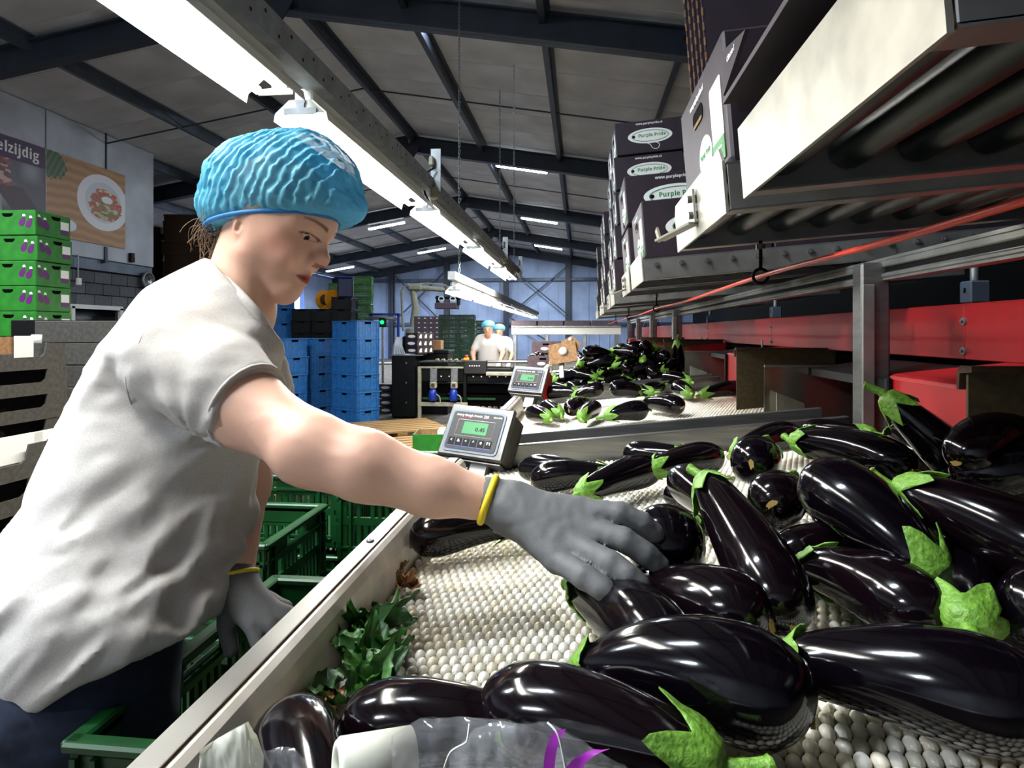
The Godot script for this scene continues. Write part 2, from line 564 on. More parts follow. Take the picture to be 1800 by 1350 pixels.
func build_left_wall_things() -> void:
	var px := WALL_X + 0.03
	# food posters: print computed here, a flat sheet on a thin board
	var im := Image.create(256, 256, false, Image.FORMAT_RGB8)
	var r2 := RandomNumberGenerator.new()
	r2.seed = 3
	for y in 256:
		for x in 256:
			var w := 0.5 + 0.5 * sin(y * 0.22 + 2.0 * sin(x * 0.02) + 0.3 * sin(x * 0.13))
			var c := Color(0.62, 0.42, 0.22).lerp(Color(0.72, 0.53, 0.31), w)
			if x < 60 and y < 90: # leafy vegetables in the corner
				var g := Vector2(x - 12, y - 38).length() + 9 * sin(x * 0.35) * cos(y * 0.21)
				if g < 44: c = Color(0.10, 0.22, 0.07).lerp(Color(0.25, 0.42, 0.15), 0.5 + 0.5 * sin(x * 0.4 + y * 0.17))
			var d := Vector2((x - 178) / 88.0, (y - 116) / 92.0).length()
			if d < 1.0: c = Color(0.90, 0.90, 0.92) if d > 0.72 else Color(0.80, 0.80, 0.84)
			var s := Vector2((x - 55) / 34.0, (y - 214) / 20.0).length()
			if s < 1.0: c = Color(0.85, 0.88, 0.92)
			im.set_pixel(x, y, c)
	for k in 330:
		var a := r2.randf() * TAU
		var rr := 46.0 * sqrt(r2.randf())
		var cx := 186 + rr * cos(a) * 1.05
		var cy := 124 + rr * sin(a) * 1.05
		var c: Color = [Color(0.75, 0.22, 0.15), Color(0.8, 0.72, 0.5), Color(0.42, 0.5, 0.22), Color(0.86, 0.8, 0.66), Color(0.62, 0.42, 0.25), Color(0.8, 0.35, 0.28)][r2.randi() % 6]
		var w := r2.randi_range(5, 16)
		var h := r2.randi_range(4, 9)
		for yy in range(-h, h):
			for xx in range(-w, w):
				if Vector2(float(xx) / w, float(yy) / h).length() < 1.0: im.set_pixel(clampi(int(cx + xx), 0, 255), clampi(int(cy + yy), 0, 255), c.darkened(0.12 * absf(float(yy) / h)))
	for yy in range(-12, 12):
		for xx in range(-20, 20):
			if Vector2(xx / 20.0, yy / 12.0).length() < 1.0: im.set_pixel(190 + xx, 104 + yy, Color(0.93, 0.93, 0.92))
	var im2 := Image.create(256, 256, false, Image.FORMAT_RGB8)
	im2.fill(Color(0.25, 0.24, 0.28))
	for y in 256:
		for x in 256:
			var c := Color(0.30, 0.29, 0.33).lerp(Color(0.55, 0.55, 0.58), clampf(sin(x * 0.05) * cos(y * 0.04), 0, 1))
			if y > 150 and x < 150: c = Color(0.78, 0.76, 0.70).darkened(0.25 * absf(sin(x * 0.06 + y * 0.03)))
			if y > 130 and absf((x - 205) * 0.7 + (y - 190) * -0.5) < 26: c = Color(0.22, 0.08, 0.14)
			im2.set_pixel(x, y, c)
	for k in 260:
		var cx := r2.randi_range(10, 165)
		var cy := r2.randi_range(48, 130)
		var c: Color = [Color(0.5, 0.1, 0.12), Color(0.62, 0.2, 0.2), Color(0.35, 0.08, 0.1), Color(0.75, 0.6, 0.55)][r2.randi() % 4]
		for yy in range(-5, 5):
			for xx in range(-8, 8):
				if Vector2(xx / 8.0, yy / 5.0).length() < 1.0: im2.set_pixel(clampi(cx + xx, 0, 255), clampi(cy + yy, 0, 255), c)
	var data := [
		[im2, [on_x(-130, 195, px), on_x(77, 256, px), on_x(76, 385, px), on_x(-130, 420, px)], "food photo poster with a purple headline on the left wall", "poster"],
		[im, [on_x(79, 262, px), on_x(221, 309, px), on_x(215, 437, px), on_x(77, 412, px)], "food photo poster of a plate of salad on a wooden table", "poster"]]
	for d in data:
		var tl: Vector3 = d[1][0]
		var tr: Vector3 = d[1][1]
		var y0: float = ((d[1][2].y + d[1][3].y) / 2)
		var y1: float = (tl.y + tr.y) / 2
		var z0 := tl.z
		var z1: float = (tr.z + d[1][2].z) / 2
		var w := z0 - z1
		var c := Vector3(px + 0.02, (y0 + y1) / 2, (z0 + z1) / 2)
		var t := thing("poster", d[2], d[3], c, PI / 2)
		part("backing_board", MB.new().bbox(Vector3(0, 0, -0.008), Vector3(w, y1 - y0, 0.016), 0.002), M.white, t)
		var pm := mat(Color.WHITE, 0.45)
		pm.albedo_texture = ImageTexture.create_from_image(d[0])
		var h := y1 - y0
		part("print", MB.new().quad(Vector3(-w / 2, -h / 2, 0.002), Vector3(w / 2, -h / 2, 0.002), Vector3(w / 2, h / 2, 0.002), Vector3(-w / 2, h / 2, 0.002)), pm, t)
		if d[0] == im2:
			part("headline_band", MB.new().box(Vector3(0, h / 2 - 0.17, 0.003), Vector3(w, 0.32, 0.004)), mat(Color(0.25, 0.07, 0.28), 0.5), t)
			text_on(t, "en veelzijdig", 0.21, Transform3D(Basis.IDENTITY, Vector3(w / 2 - 0.74, h / 2 - 0.17, 0.006)), M.white)
	# window in the block wall
	var a := on_x(118, 533, px)
	var b := on_x(211, 602, px)
	var win := Node3D.new()
	win.name = "window_1"
	win.set_meta("kind", "structure")
	tag(win, "white framed window in the grey block wall", "window")
	add_child(win)
	var fm := MB.new()
	var wy := 1.78
	var z0 := -8.35
	var z1 := b.z
	for z in [z0, (z0 * 0.5 + z1 * 0.5), z1]: fm.box(Vector3(px, wy - 0.5, z), Vector3(0.08, 1.0, 0.07))
	for y in [wy, wy - 1.0]: fm.box(Vector3(px, y, (z0 + z1) / 2), Vector3(0.08, 0.07, z0 - z1 + 0.07))
	part("window_frame", fm, M.white, win)
	for k in 2:
		var zc: float = lerpf(z0, z1, 0.25 + 0.5 * k)
		part("pane", MB.new().box(Vector3(px - 0.02, wy - 0.5, zc), Vector3(0.012, 0.95, (z0 - z1) / 2 - 0.06)), mat(Color(0.03, 0.035, 0.045), 0.06), win)
	# a round wall clock beside the cladding's end
	var cp := on_x(258, 493, px) + Vector3(0.0, 0, 0)
	var ck := thing("wall_clock", "round grey wall clock on the block wall below the white cladding", "clock", cp, PI / 2)
	part("case", MB.new().lathe([Vector2(0, 0), Vector2(0.155, 0), Vector2(0.17, 0.02), Vector2(0.165, 0.055), Vector2(0.145, 0.06), Vector2(0.14, 0.045), Vector2(0, 0.045)], 28, Transform3D(Basis(Vector3.RIGHT, PI / 2), Vector3.ZERO)), M.galv, ck)
	var dial := MB.new()
	for k in 12: dial.box(Vector3(0.115 * sin(TAU * k / 12), 0.115 * cos(TAU * k / 12), 0.048), Vector3(0.012, 0.03, 0.004), Basis(Vector3.BACK, -TAU * k / 12))
	part("hour_marks", dial, M.dark, ck)
	var hands := MB.new()
	hands.bar(Vector3(0, 0, 0.05), Vector3(0.05, 0.05, 0.05), 0.012, 0.004, Vector3.BACK)
	hands.bar(Vector3(0, 0, 0.052), Vector3(-0.03, 0.1, 0.052), 0.009, 0.004, Vector3.BACK)
	part("hand", hands, M.dark, ck)
	var sb := thing("switch_box", "small black switch box low on the white cladding", "switch", on_x(229, 453, px), PI / 2)
	part("box", MB.new().bbox(Vector3(0, 0, 0.03), Vector3(0.11, 0.17, 0.06), 0.01), M.dark, sb)
	part("button", MB.new().cyl(Vector3(0, 0.03, 0.06), Vector3(0, 0.03, 0.075), 0.02, 0.018), M.red, sb)
	var so := thing("wall_socket", "white wall socket on a grey conduit on the block wall", "socket", on_x(136, 495, px), PI / 2)
	part("cover", MB.new().bbox(Vector3(0, 0, 0.025), Vector3(0.09, 0.12, 0.05), 0.01), M.white, so)
	part("conduit", MB.new().cyl(Vector3(0, 0.06, 0.015), Vector3(0, 0.45, 0.015), 0.012, 0.012), M.galv, so)
	var sh := lone("wall_conduit", MB.new().box(on_x(186, 270, px), Vector3(0.03, 1.2, 0.03)).box(on_x(185, 448, px), Vector3(0.05, 0.28, 0.06)), M.beam, "dark conduit running down the white cladding behind the salad poster", "conduit")

# ---------- lamps ----------
func area_light(n: String, p: Vector3, size: Vector2, turn: float, energy: float, c: Color, parent: Node3D) -> void:
	var l := AreaLight3D.new()
	l.name = n
	l.area_size = size
	l.area_normalize_energy = true
	l.light_color = c
	l.light_energy = energy
	l.shadow_enabled = true
	l.area_range = 40.0
	l.area_attenuation = 2.0
	parent.add_child(l, true)
	l.position = p
	l.rotation = Vector3(-PI / 2, turn, 0)
# one twin-tube fitting, 1.57 m along z from z = 0 to -1.57, its mouth downwards
func make_batten(k: float) -> Node3D:
	var t := thing("tube_lamp", "", "lamp")
	var L := 1.57
	# folded reflector: trapezoid channel of sheet
	var pr := [Vector2(-0.098, -0.055), Vector2(-0.092, -0.028), Vector2(-0.042, 0.016), Vector2(0.042, 0.016), Vector2(0.092, -0.028), Vector2(0.098, -0.055)]
	var m := MB.new()
	for i in 5:
		var a: Vector2 = pr[i]
		var b: Vector2 = pr[i + 1]
		var d := (b - a).normalized()
		m.box(Vector3((a.x + b.x) / 2, (a.y + b.y) / 2, -L / 2), Vector3(a.distance_to(b) + 0.002, 0.0025, L), Basis(Vector3(0, 0, 1), atan2(d.y, d.x)))
	part("reflector", m, M.lampwhite, t)
	part("end_plate", MB.new().prism(PackedVector2Array([Vector2(-0.09, -0.03), Vector2(-0.04, 0.014), Vector2(0.04, 0.014), Vector2(0.09, -0.03), Vector2(0.045, -0.028), Vector2(0.02, -0.012), Vector2(-0.02, -0.012), Vector2(-0.045, -0.028)]), 0.003, Transform3D(Basis.IDENTITY, Vector3(0, 0, -0.004))), M.lampwhite, t)
	part("housing", MB.new().bbox(Vector3(0, 0.041, -L / 2), Vector3(0.066, 0.048, L - 0.04), 0.006), M.lampwhite, t)
	for z in [0.003, -L - 0.003]:
		var br := MB.new()
		br.prism(PackedVector2Array([Vector2(-0.02, 0.014), Vector2(0.02, 0.014), Vector2(0.014, 0.0), Vector2(0.014, -0.012), Vector2(0.058, -0.014), Vector2(0.058, -0.034), Vector2(-0.058, -0.034), Vector2(-0.058, -0.014), Vector2(-0.014, -0.012), Vector2(-0.014, 0.0)]), 0.006, Transform3D(Basis.IDENTITY, Vector3(0, 0, z - 0.003)))
		part("lamp_holder", br, M.galv, t)
	for s in [-1, 1]:
		part("fluorescent_tube", MB.new().cyl(Vector3(0.042 * s, -0.03, -0.035), Vector3(0.042 * s, -0.03, -L + 0.035), 0.014, 0.014, 10), M.tube_light, t)
	area_light("tube_light", Vector3(0, -0.052, -L / 2), Vector2(0.16, L - 0.08), 0.0, k, Color(1.0, 0.985, 0.955), t)
	return t
func build_lamps() -> void:
	var x1 := -0.965
	var y1 := 2.14
	var b0 := make_batten(2.6)
	var zs := [-0.33, -2.08, -3.83, -5.6, -7.35]
	var lb := ["white twin-tube lamp nearest the viewer, at the top of the picture above the worker", "white twin-tube lamp hanging right behind the worker's blue cap", "third white twin-tube lamp from the front on the near rail", "fourth white twin-tube lamp from the front on the near rail", "last and smallest white twin-tube lamp on the near rail"]
	for k in 5:
		if k == 0:
			b0.position = Vector3(x1, y1, zs[0])
			tag(b0, lb[0], "lamp", "tube lamps over the sorting line")
		else: copy_of(b0, Vector3(x1, y1, zs[k]), 0.0, lb[k], "tube lamps over the sorting line")
	# the perforated rail they hang from
	var rail := thing("lamp_rail", "long perforated grey steel rail above the worker carrying the near tube lamps", "rail")
	var m := MB.new()
	var rx := x1 + 0.045
	m.box(Vector3(rx - 0.035, y1 + 0.1, -4.4), Vector3(0.004, 0.085, 9.8))
	m.box(Vector3(rx + 0.035, y1 + 0.1, -4.4), Vector3(0.004, 0.085, 9.8))
	m.box(Vector3(rx, y1 + 0.14, -4.4), Vector3(0.07, 0.004, 9.8))
	m.box(Vector3(rx, y1 + 0.06, -4.4), Vector3(0.07, 0.004, 9.8))
	part("channel", m, M.painted, rail)
	m = MB.new()
	for k in 120:
		m.cyl(Vector3(rx + 0.0365, y1 + (0.082 if k % 2 else 0.118), 0.4 - 0.08 * k), Vector3(rx + 0.0378, y1 + (0.082 if k % 2 else 0.118), 0.4 - 0.08 * k), 0.006, 0.006, 8)
	var holes := part("punched_hole", m, M.dark, rail)
	holes.set_meta("kind", "stuff")
	# hangers with plugs at the joints
	var hz := [-3.72, -7.25, -9.1]
	for k in 3:
		var h := thing("cable_hanger", ["grey hanger bracket with plugs above the gap behind the second lamp", "grey hanger bracket with plugs beside the fourth near lamp", "grey hanger bracket at the far end of the near lamp rail"][k], "bracket", Vector3(rx + 0.05, y1 + 0.1, hz[k]))
		part("bracket", MB.new().box(Vector3(0, 0.09, 0), Vector3(0.06, 0.26, 0.012)), M.galv, h)
		part("plug", MB.new().bbox(Vector3(-0.005, -0.05, 0.03), Vector3(0.045, 0.08, 0.05), 0.01).bbox(Vector3(-0.02, 0.14, 0.025), Vector3(0.03, 0.06, 0.04), 0.008), M.robot, h)
		part("flex", MB.new().tube(smooth_pts([Vector3(0, 0.1, 0.03), Vector3(-0.05, 0.05, 0.06), Vector3(-0.06, -0.04, 0.05), Vector3(-0.03, -0.11, 0.04)], 5), 0.006, 6), M.dark, h)
	# second, lower rail further on
	var x2 := -1.27
	var y2 := 1.80
	var rail2 := thing("lamp_rail", "grey lamp rail further back over the packing line", "rail")
	m = MB.new().box(Vector3(x2 + 0.02, y2 + 0.105, -12.2), Vector3(0.07, 0.08, 12.4))
	part("channel", m, M.painted, rail2)
	for k in 7:
		copy_of(b0, Vector3(x2, y2, -6.25 - 1.72 * k), 0.0, "twin-tube lamp on the far rail, %s" % ["nearest of its row", "second of its row", "third of its row", "fourth of its row", "fifth of its row", "sixth of its row", "farthest and tiniest of its row"][k], "tube lamps over the packing line")
	# hangers: chains and cables from the roof
	var hang := [[x2 + 0.02, -6.4, y2 + 0.14, "thin link chain hanging from the roof beside the lamp over the aisle"], [x2 + 0.02, -9.7, y2 + 0.14, "thin hanging cable between the two chains above the far lamps"], [rx, -8.7, y1 + 0.14, "long hanging chain that ends at the last near tube lamps"]]
	for q in hang:
		var top := roof_y(q[0]) - 0.1
		var c := MB.new()
		if "chain" in q[3]:
			var k := 0
			var y: float = q[2]
			while y < top:
				var o := Vector3(0.009, 0, 0) if k % 2 else Vector3(0, 0, 0.009)
				c.cyl(Vector3(q[0], y, q[1]) + o, Vector3(q[0], y + 0.045, q[1]) + o, 0.0035, 0.0035, 4, false)
				c.cyl(Vector3(q[0], y, q[1]) - o, Vector3(q[0], y + 0.045, q[1]) - o, 0.0035, 0.0035, 4, false)
				y += 0.036
				k += 1
		else: c.cyl(Vector3(q[0], q[2], q[1]), Vector3(q[0], top, q[1]), 0.007, 0.007, 6)
		lone("hanging_chain" if "chain" in q[3] else "hanging_cable", c, M.galv, q[3], "chain" if "chain" in q[3] else "cable")
	# diffused lamps across the aisle, under the roof
	var d0 := thing("ceiling_lamp", "", "lamp")
	part("tray", MB.new().bbox(Vector3(0, 0.035, 0), Vector3(1.24, 0.03, 0.12), 0.008), M.lampwhite, d0)
	part("diffuser", MB.new().bbox(Vector3(0, 0, 0), Vector3(1.2, 0.055, 0.105), 0.02), M.tube_cool, d0)
	part("end_cap", MB.new().bbox(Vector3(-0.61, 0.005, 0), Vector3(0.03, 0.06, 0.11), 0.01).bbox(Vector3(0.61, 0.005, 0), Vector3(0.03, 0.06, 0.11), 0.01), M.lampwhite, d0)
	area_light("lamp_light", Vector3(0, -0.032, 0), Vector2(1.15, 0.1), 0.0, 22.0, Color(0.92, 0.96, 1.0), d0)
	var spots := [
		[828, 52, 8.15, -1, "bright ceiling lamp in the top middle, crossed by the hanging chain"], [917, 297, 14.4, -1, "ceiling lamp below the second roof frame, right of the chains"], [948, 388, 20.5, -1, "third ceiling lamp along the right roof slope"], [964, 435, 26.8, -1, "farthest ceiling lamp along the right roof slope"],
		
		[180, 119, 9.0, 1, "bright ceiling lamp at the upper left beside the dark frame"], [680, 397, 20.0, 1, "ceiling lamp on the left roof slope just above the woman's face"], [759, 441, 26.2, 1, "farthest ceiling lamp on the left roof slope"], [598, 473, 26.0, 1, "ceiling lamp low at the left beside the woman's cheek"]]
	# the row goes on over the aisle beside and behind the viewer
	var more := [Vector3(-2.2, 0, -0.6), Vector3(-5.2, 0, -1.6), Vector3(-5.0, 0, 3.2)]
	for k in spots.size() + 3:
		var q: Array = spots[k] if k < spots.size() else [0, 0, 0, 1.0 if more[k - spots.size()].x < RIDGE.x else -1.0, "ceiling lamp over the aisle outside the picture, %s" % ["above the viewer's left", "by the left wall", "far behind the viewer"][k - spots.size()]]
		var p: Vector3 = at(q[0], q[1], q[2]) if k < spots.size() else more[k - spots.size()] + Vector3(0, roof_y(more[k - spots.size()].x) - 0.55, 0)
		var o := d0 if k == 0 else copy_of(d0, p, 0, q[4])
		o.position = p
		o.rotation.z = SLOPE * q[3]
		tag(o, q[4], "lamp", "ceiling lamps under the roof slopes")
		# two drop rods up to the roof
		var top := roof_y(p.x) - p.y
		part("drop_rod", MB.new().cyl(Vector3(-0.4, 0.04, 0), Vector3(-0.4, top, 0), 0.006, 0.006, 6).cyl(Vector3(0.4, 0.04, 0), Vector3(0.4, top, 0), 0.006, 0.006, 6), M.galv, o)

# ---------- the sorting machine on the right ----------
const LANE_TILT := 0.08
func loop_pts(c: Vector3, rx: float, ry: float, n := 14) -> Array:
	var p := []
	for i in n + 1: p.append(c + Vector3(rx * cos(TAU * i / n), ry * sin(TAU * i / n), 0))
	return p
# a carton 0.40 along x, 0.19 high, 0.35 deep (z from 0 to -0.35), printed on its left end and its front
func make_carton() -> Node3D:
	var t := thing("aubergine_carton", "", "carton")
	var W := 0.398
	var H := 0.19
	var D := 0.36
	part("body", MB.new().bbox(Vector3(W / 2, H / 2, -D / 2), Vector3(W, H, D), 0.004), M.carton, t)
	var lt := Transform3D(Basis(Vector3.UP, -PI / 2), Vector3(-0.0004, 0, -D / 2)) # local x runs from the far to the near end of the left face
	lt.basis = Basis(Vector3(0, 0, 1), Vector3(0, 1, 0), Vector3(-1, 0, 0))
	part("hand_hole", MB.new().prism(round_rect(0.085, 0.028, 0.0135), 0.0008, lt * Transform3D(Basis.IDENTITY, Vector3(-0.02, 0.135, 0))), M.black, t)
	part("hole_edge", MB.new().prism(round_rect(0.07, 0.006, 0.0028), 0.001, lt * Transform3D(Basis.IDENTITY, Vector3(-0.02, 0.125, 0.0006))), M.board, t)
	part("label", MB.new().prism(round_rect(0.075, 0.11, 0.006), 0.0008, lt * Transform3D(Basis.IDENTITY, Vector3(0.115, 0.085, 0))), M.white, t)
	part("label_band", MB.new().box(Vector3.ZERO, Vector3(0.075, 0.034, 0.001), Basis.IDENTITY).done(), M.print_green, t).transform = lt * Transform3D(Basis.IDENTITY, Vector3(0.115, 0.036, 0.0008))
	part("emblem", MB.new().prism(ellipse(0.05, 0.034), 0.0008, lt * Transform3D(Basis.IDENTITY, Vector3(0.02, 0.055, 0))), M.white, t)
	text_on(t, "Purple Pride", 0.0135, lt * Transform3D(Basis.IDENTITY, Vector3(0.02, 0.06, 0.001)), M.print_green)
	text_on(t, "www.purplepride.nl", 0.0125, lt * Transform3D(Basis.IDENTITY, Vector3(-0.02, 0.165, 0.0005)), M.white)
	text_on(t, "product of Holland", 0.006, lt * Transform3D(Basis.IDENTITY, Vector3(0.115, 0.04, 0.0018)), M.white)
	part("emblem_tail", MB.new().tube(smooth_pts([lt * Vector3(-0.008, 0.036, 0.001), lt * Vector3(-0.002, 0.012, 0.001), lt * Vector3(0.012, 0.01, 0.001), lt * Vector3(0.014, 0.03, 0.001)], 4), 0.0018, 5), M.black, t)
	# the front
	var c := Vector2(W / 2, 0.098)
	part("emblem", MB.new().prism(ellipse(0.128, 0.044, 36, c), 0.0008), M.white, t)
	part("emblem_ring", MB.new().tube(loop_pts(Vector3(c.x, c.y, 0.001), 0.105, 0.032, 32), 0.0016, 4), M.print_green, t)
	part("emblem_dot", MB.new().prism(ellipse(0.0085, 0.0085, 16, c + Vector2(-0.094, 0.0)), 0.0016), M.dark, t)
	text_on(t, "Purple Pride", 0.027, Transform3D(Basis.IDENTITY, Vector3(c.x + 0.012, c.y + 0.004, 0.0012)), M.print_green)
	part("emblem_tail", MB.new().tube(smooth_pts([Vector3(c.x - 0.035, c.y - 0.036, 0.001), Vector3(c.x - 0.005, c.y - 0.05, 0.001), Vector3(c.x + 0.012, c.y - 0.075, 0.001), Vector3(c.x + 0.04, c.y - 0.078, 0.001), Vector3(c.x + 0.05, c.y - 0.055, 0.001), Vector3(c.x + 0.03, c.y - 0.04, 0.001)], 5), 0.0022, 5), M.white, t)
	text_on(t, "www.purplepride.nl", 0.016, Transform3D(Basis.IDENTITY, Vector3(c.x, 0.172, 0.0005)), M.white)
	return t
func on_lane(x: float, z: float, up := 0.0) -> Vector3:
	return Vector3(0.2 + x, 1.515 + LANE_TILT * x + 0.0695 + up, z)
func carton(proto: Node3D, p: Vector3, label: String, grp := "cartons on the roller lanes") -> Node3D:
	var o := copy_of(proto, p, 0, label, grp)
	o.rotation.z = atan(LANE_TILT)
	return o
func build_lane(z0: float, z1: float, label: String, plate_h: float, bolts: bool, hook: bool) -> void:
	var L := 1.9
	var w := z0 - z1
	var t := thing("roller_lane", label, "roller conveyor", Vector3(0.2, 1.515, z0))
	t.rotation.z = atan(LANE_TILT)
	# side channels
	for z in [0.0, -w]:
		var s := -1.0 if z == 0.0 else 1.0
		var m := MB.new()
		m.bbox(Vector3(L / 2 + 0.004, 0.034, z + s * 0.0015), Vector3(L, 0.066, 0.003), 0.001)
		m.box(Vector3(L / 2 + 0.004, 0.0015, z + s * 0.015), Vector3(L, 0.003, 0.03))
		m.box(Vector3(L / 2 + 0.004, 0.0665, z + s * 0.009), Vector3(L, 0.003, 0.018))
		part("side_channel", m, M.alu, t)
	var pitch := 0.078
	var n := int(L / pitch)
	var rm := MB.new().cyl(Vector3(0, 0, -0.006), Vector3(0, 0, -w + 0.006), 0.024, 0.024, 14).done()
	var bm := MB.new().cyl(Vector3(0, 0, 0.0), Vector3(0, 0, 0.004), 0.0095, 0.0095, 12).cyl(Vector3(0, 0, 0.004), Vector3(0, 0, 0.011), 0.0062, 0.0055, 6).done()
	for k in n:
		var x := 0.045 + pitch * k
		part("roller", rm, M.roller, t).position = Vector3(x, 0.044, 0)
		if bolts: part("axle_bolt", bm, M.steel, t).position = Vector3(x, 0.044, 0)
	# the end stop: a plate across the lane
	var ep := PackedVector2Array([Vector2(0, 0.0), Vector2(w, 0.0), Vector2(w, plate_h), Vector2(0.02, plate_h), Vector2(0, plate_h - 0.02)])
	if plate_h > 0.09: ep = PackedVector2Array([Vector2(0, 0.0), Vector2(w, 0.0), Vector2(w, plate_h - 0.02), Vector2(w - 0.015, plate_h), Vector2(0.015, plate_h), Vector2(0, plate_h - 0.02)])
	part("end_plate", MB.new().prism(ep, 0.004, Transform3D(Basis(Vector3(0, 0, -1), Vector3(0, 1, 0), Vector3(1, 0, 0)), Vector3(-0.002, -0.002, 0))), M.pale_plate, t)
	if hook:
		var hk := part("bag_hook", MB.new().bar(Vector3(-0.007, 0.075, -0.2), Vector3(-0.007, 0.02, -0.2), 0.022, 0.004, Vector3.RIGHT).bar(Vector3(-0.007, 0.02, -0.2), Vector3(-0.05, 0.012, -0.32), 0.022, 0.004).bar(Vector3(-0.05, 0.012, -0.32), Vector3(-0.054, 0.034, -0.325), 0.022, 0.004, Vector3.RIGHT), M.pale_plate, t)
		for y in [0.033, 0.06]: part("bolt", MB.new().cyl(Vector3(-0.002, y, -0.2), Vector3(-0.016, y, -0.2), 0.007, 0.0065, 6), M.steel, t)

func build_machine() -> void:
	var names := ["cream-ended roller lane overhead at the upper right, nearest the viewer", "roller lane with the big printed carton and a bent bag hook", "second pair's near roller lane, bolts along its side channel", "second pair's far roller lane, mostly behind the bolted lane", "third pair's near roller lane", "third pair's far roller lane", "fourth pair's near roller lane, small in the distance", "fourth pair's far roller lane, small in the distance", "fifth pair's near roller lane, tiny in the distance", "fifth pair's far roller lane, tiny in the distance"]
	for s in 5:
		for q in 2:
			var z0: float = (-0.364 if q == 0 else -0.882) - 1.66 * s
			build_lane(z0, z0 - 0.427, names[2 * s + q], 0.086 if q == 0 and s == 0 else 0.092, s > 0, q == 1 and s < 3)
	# rail and posts that carry the lanes
	var rail := thing("carrying_rail", "long aluminium profile rail running away under the roller lanes", "rail")
	var m := MB.new()
	m.box(Vector3(0.835, 1.495, -5.2), Vector3(0.036, 0.008, 10.6)).box(Vector3(0.835, 1.548, -5.2), Vector3(0.036, 0.008, 10.6)).box(Vector3(0.84, 1.52, -5.2), Vector3(0.03, 0.05, 10.6))
	m.bbox(Vector3(0.822, 1.535, -5.2), Vector3(0.012, 0.018, 10.6), 0.003).bbox(Vector3(0.82, 1.503, -5.2), Vector3(0.012, 0.012, 10.6), 0.003)
	part("profile", m, M.alu, rail)
	m = MB.new().box(Vector3(0.826, 1.519, -5.2), Vector3(0.005, 0.012, 10.6))
	part("groove", m, M.dark, rail)
	var pz := [-1.83, -5.33, -7.03, -8.73, -10.4]
	for k in 5:
		var p := thing("steel_post", ["square steel post in front of the red panel at the right", "square steel post behind the third table's heap", "third square steel post along the red panel", "fourth square steel post along the red panel", "farthest square steel post along the red panel"][k], "post", Vector3(0.80, 0, pz[k]))
		part("column", MB.new().bbox(Vector3(0.0, 0.77, 0), Vector3(0.076, 1.54, 0.06), 0.006), M.steel, p)
		part("edge_strip", MB.new().bbox(Vector3(-0.022, 0.74, 0.034), Vector3(0.032, 1.48, 0.008), 0.002), M.alu, p)
		part("head_bracket", MB.new().box(Vector3(0.05, 1.54, 0.02), Vector3(0.06, 0.006, 0.06)).box(Vector3(0.028, 1.53, 0.04), Vector3(0.006, 0.03, 0.03)), M.steel, p)
		part("foot_plate", MB.new().bbox(Vector3(0, 0.006, 0), Vector3(0.14, 0.012, 0.12), 0.003), M.galv, p)
	# red skirt of the sorter
	var sk := thing("red_skirt", "long red sheet-metal skirt of the sorting machine with bolted joints", "machine panel")
	for k in 7:
		var z0 := -0.1 - 1.7 * k
		part("panel", MB.new().bbox(Vector3(1.03, 1.352, z0 - 0.85), Vector3(0.012, 0.15, 1.697), 0.002), M.red, sk)
		for y in [1.30, 1.379]:
			var w := part("bolt_washer", MB.new().cyl(Vector3(1.024, y, z0 - 1.7), Vector3(1.019, y, z0 - 1.7), 0.011, 0.010, 16), M.galv, sk)
			part("bolt", MB.new().cyl(Vector3(1.019, y, z0 - 1.7), Vector3(1.013, y, z0 - 1.7), 0.0055, 0.005, 6), M.steel, w)
	for k in 6:
		var z := -1.8 - 1.72 * k
		var b := thing("skirt_bracket", "grey bracket on top of the red skirt, %s" % ["nearest one, right of the steel post", "second one, left of the steel post", "third one along the skirt", "fourth one along the skirt", "fifth one along the skirt", "farthest one along the skirt"][k], "bracket", Vector3(1.05, 1.427, z))
		part("block", MB.new().bbox(Vector3(0, 0.03, 0), Vector3(0.05, 0.06, 0.05), 0.004), M.purlin, b)
		part("rod", MB.new().cyl(Vector3(0, 0.06, 0), Vector3(0, 0.125, 0), 0.011, 0.011, 10), M.galv, b)
		part("slot", MB.new().prism(round_rect(0.008, 0.014, 0.0035), 0.001, Transform3D(Basis(Vector3.UP, -PI / 2), Vector3(-0.025, 0.035, 0.0))), M.black, b)
	# the dark sorter behind the skirt
	var so := thing("sorter_body", "dark body of the sorting machine behind the red skirt", "machine", Vector3(1.8, 0, -5.5))
	part("frame", MB.new().box(Vector3(0, 0.62, 0), Vector3(1.4, 1.24, 11.0)), M.black, so)
	part("belt_trough", MB.new().box(Vector3(0.05, 1.26, 0), Vector3(1.2, 0.04, 11.0)).box(Vector3(0.75, 1.5, 0), Vector3(0.05, 0.6, 11.0)), M.black, so)
	part("drive_beam", MB.new().bbox(Vector3(-0.2, 1.36, 0), Vector3(0.1, 0.08, 11.0), 0.01), M.dark, so)
	# hoods over the chutes
	for k in 6:
		var t := thing("chute_hood", "red chute hood %s" % ["beside the near heap, at the right edge", "behind the steel post, above the second table", "third from the viewer", "fourth from the viewer", "fifth from the viewer", "farthest from the viewer"][k], "hood", Vector3(0, 0, -1.7 * k))
		var za := -1.62
		var zb := -1.15
		var pr := PackedVector2Array([Vector2(1.02, 0.98), Vector2(0.75, 0.98), Vector2(0.75, 1.236), Vector2(0.754, 1.244), Vector2(0.765, 1.249), Vector2(1.02, 1.278)])
		part("hood_shell", MB.new().prism(pr, zb - za, Transform3D(Basis.IDENTITY, Vector3(0, 0, za))), M.red, t)
		part("end_flange", MB.new().bbox(Vector3(0.742, 1.11, za + 0.012), Vector3(0.012, 0.26, 0.02), 0.003), M.dark, t)
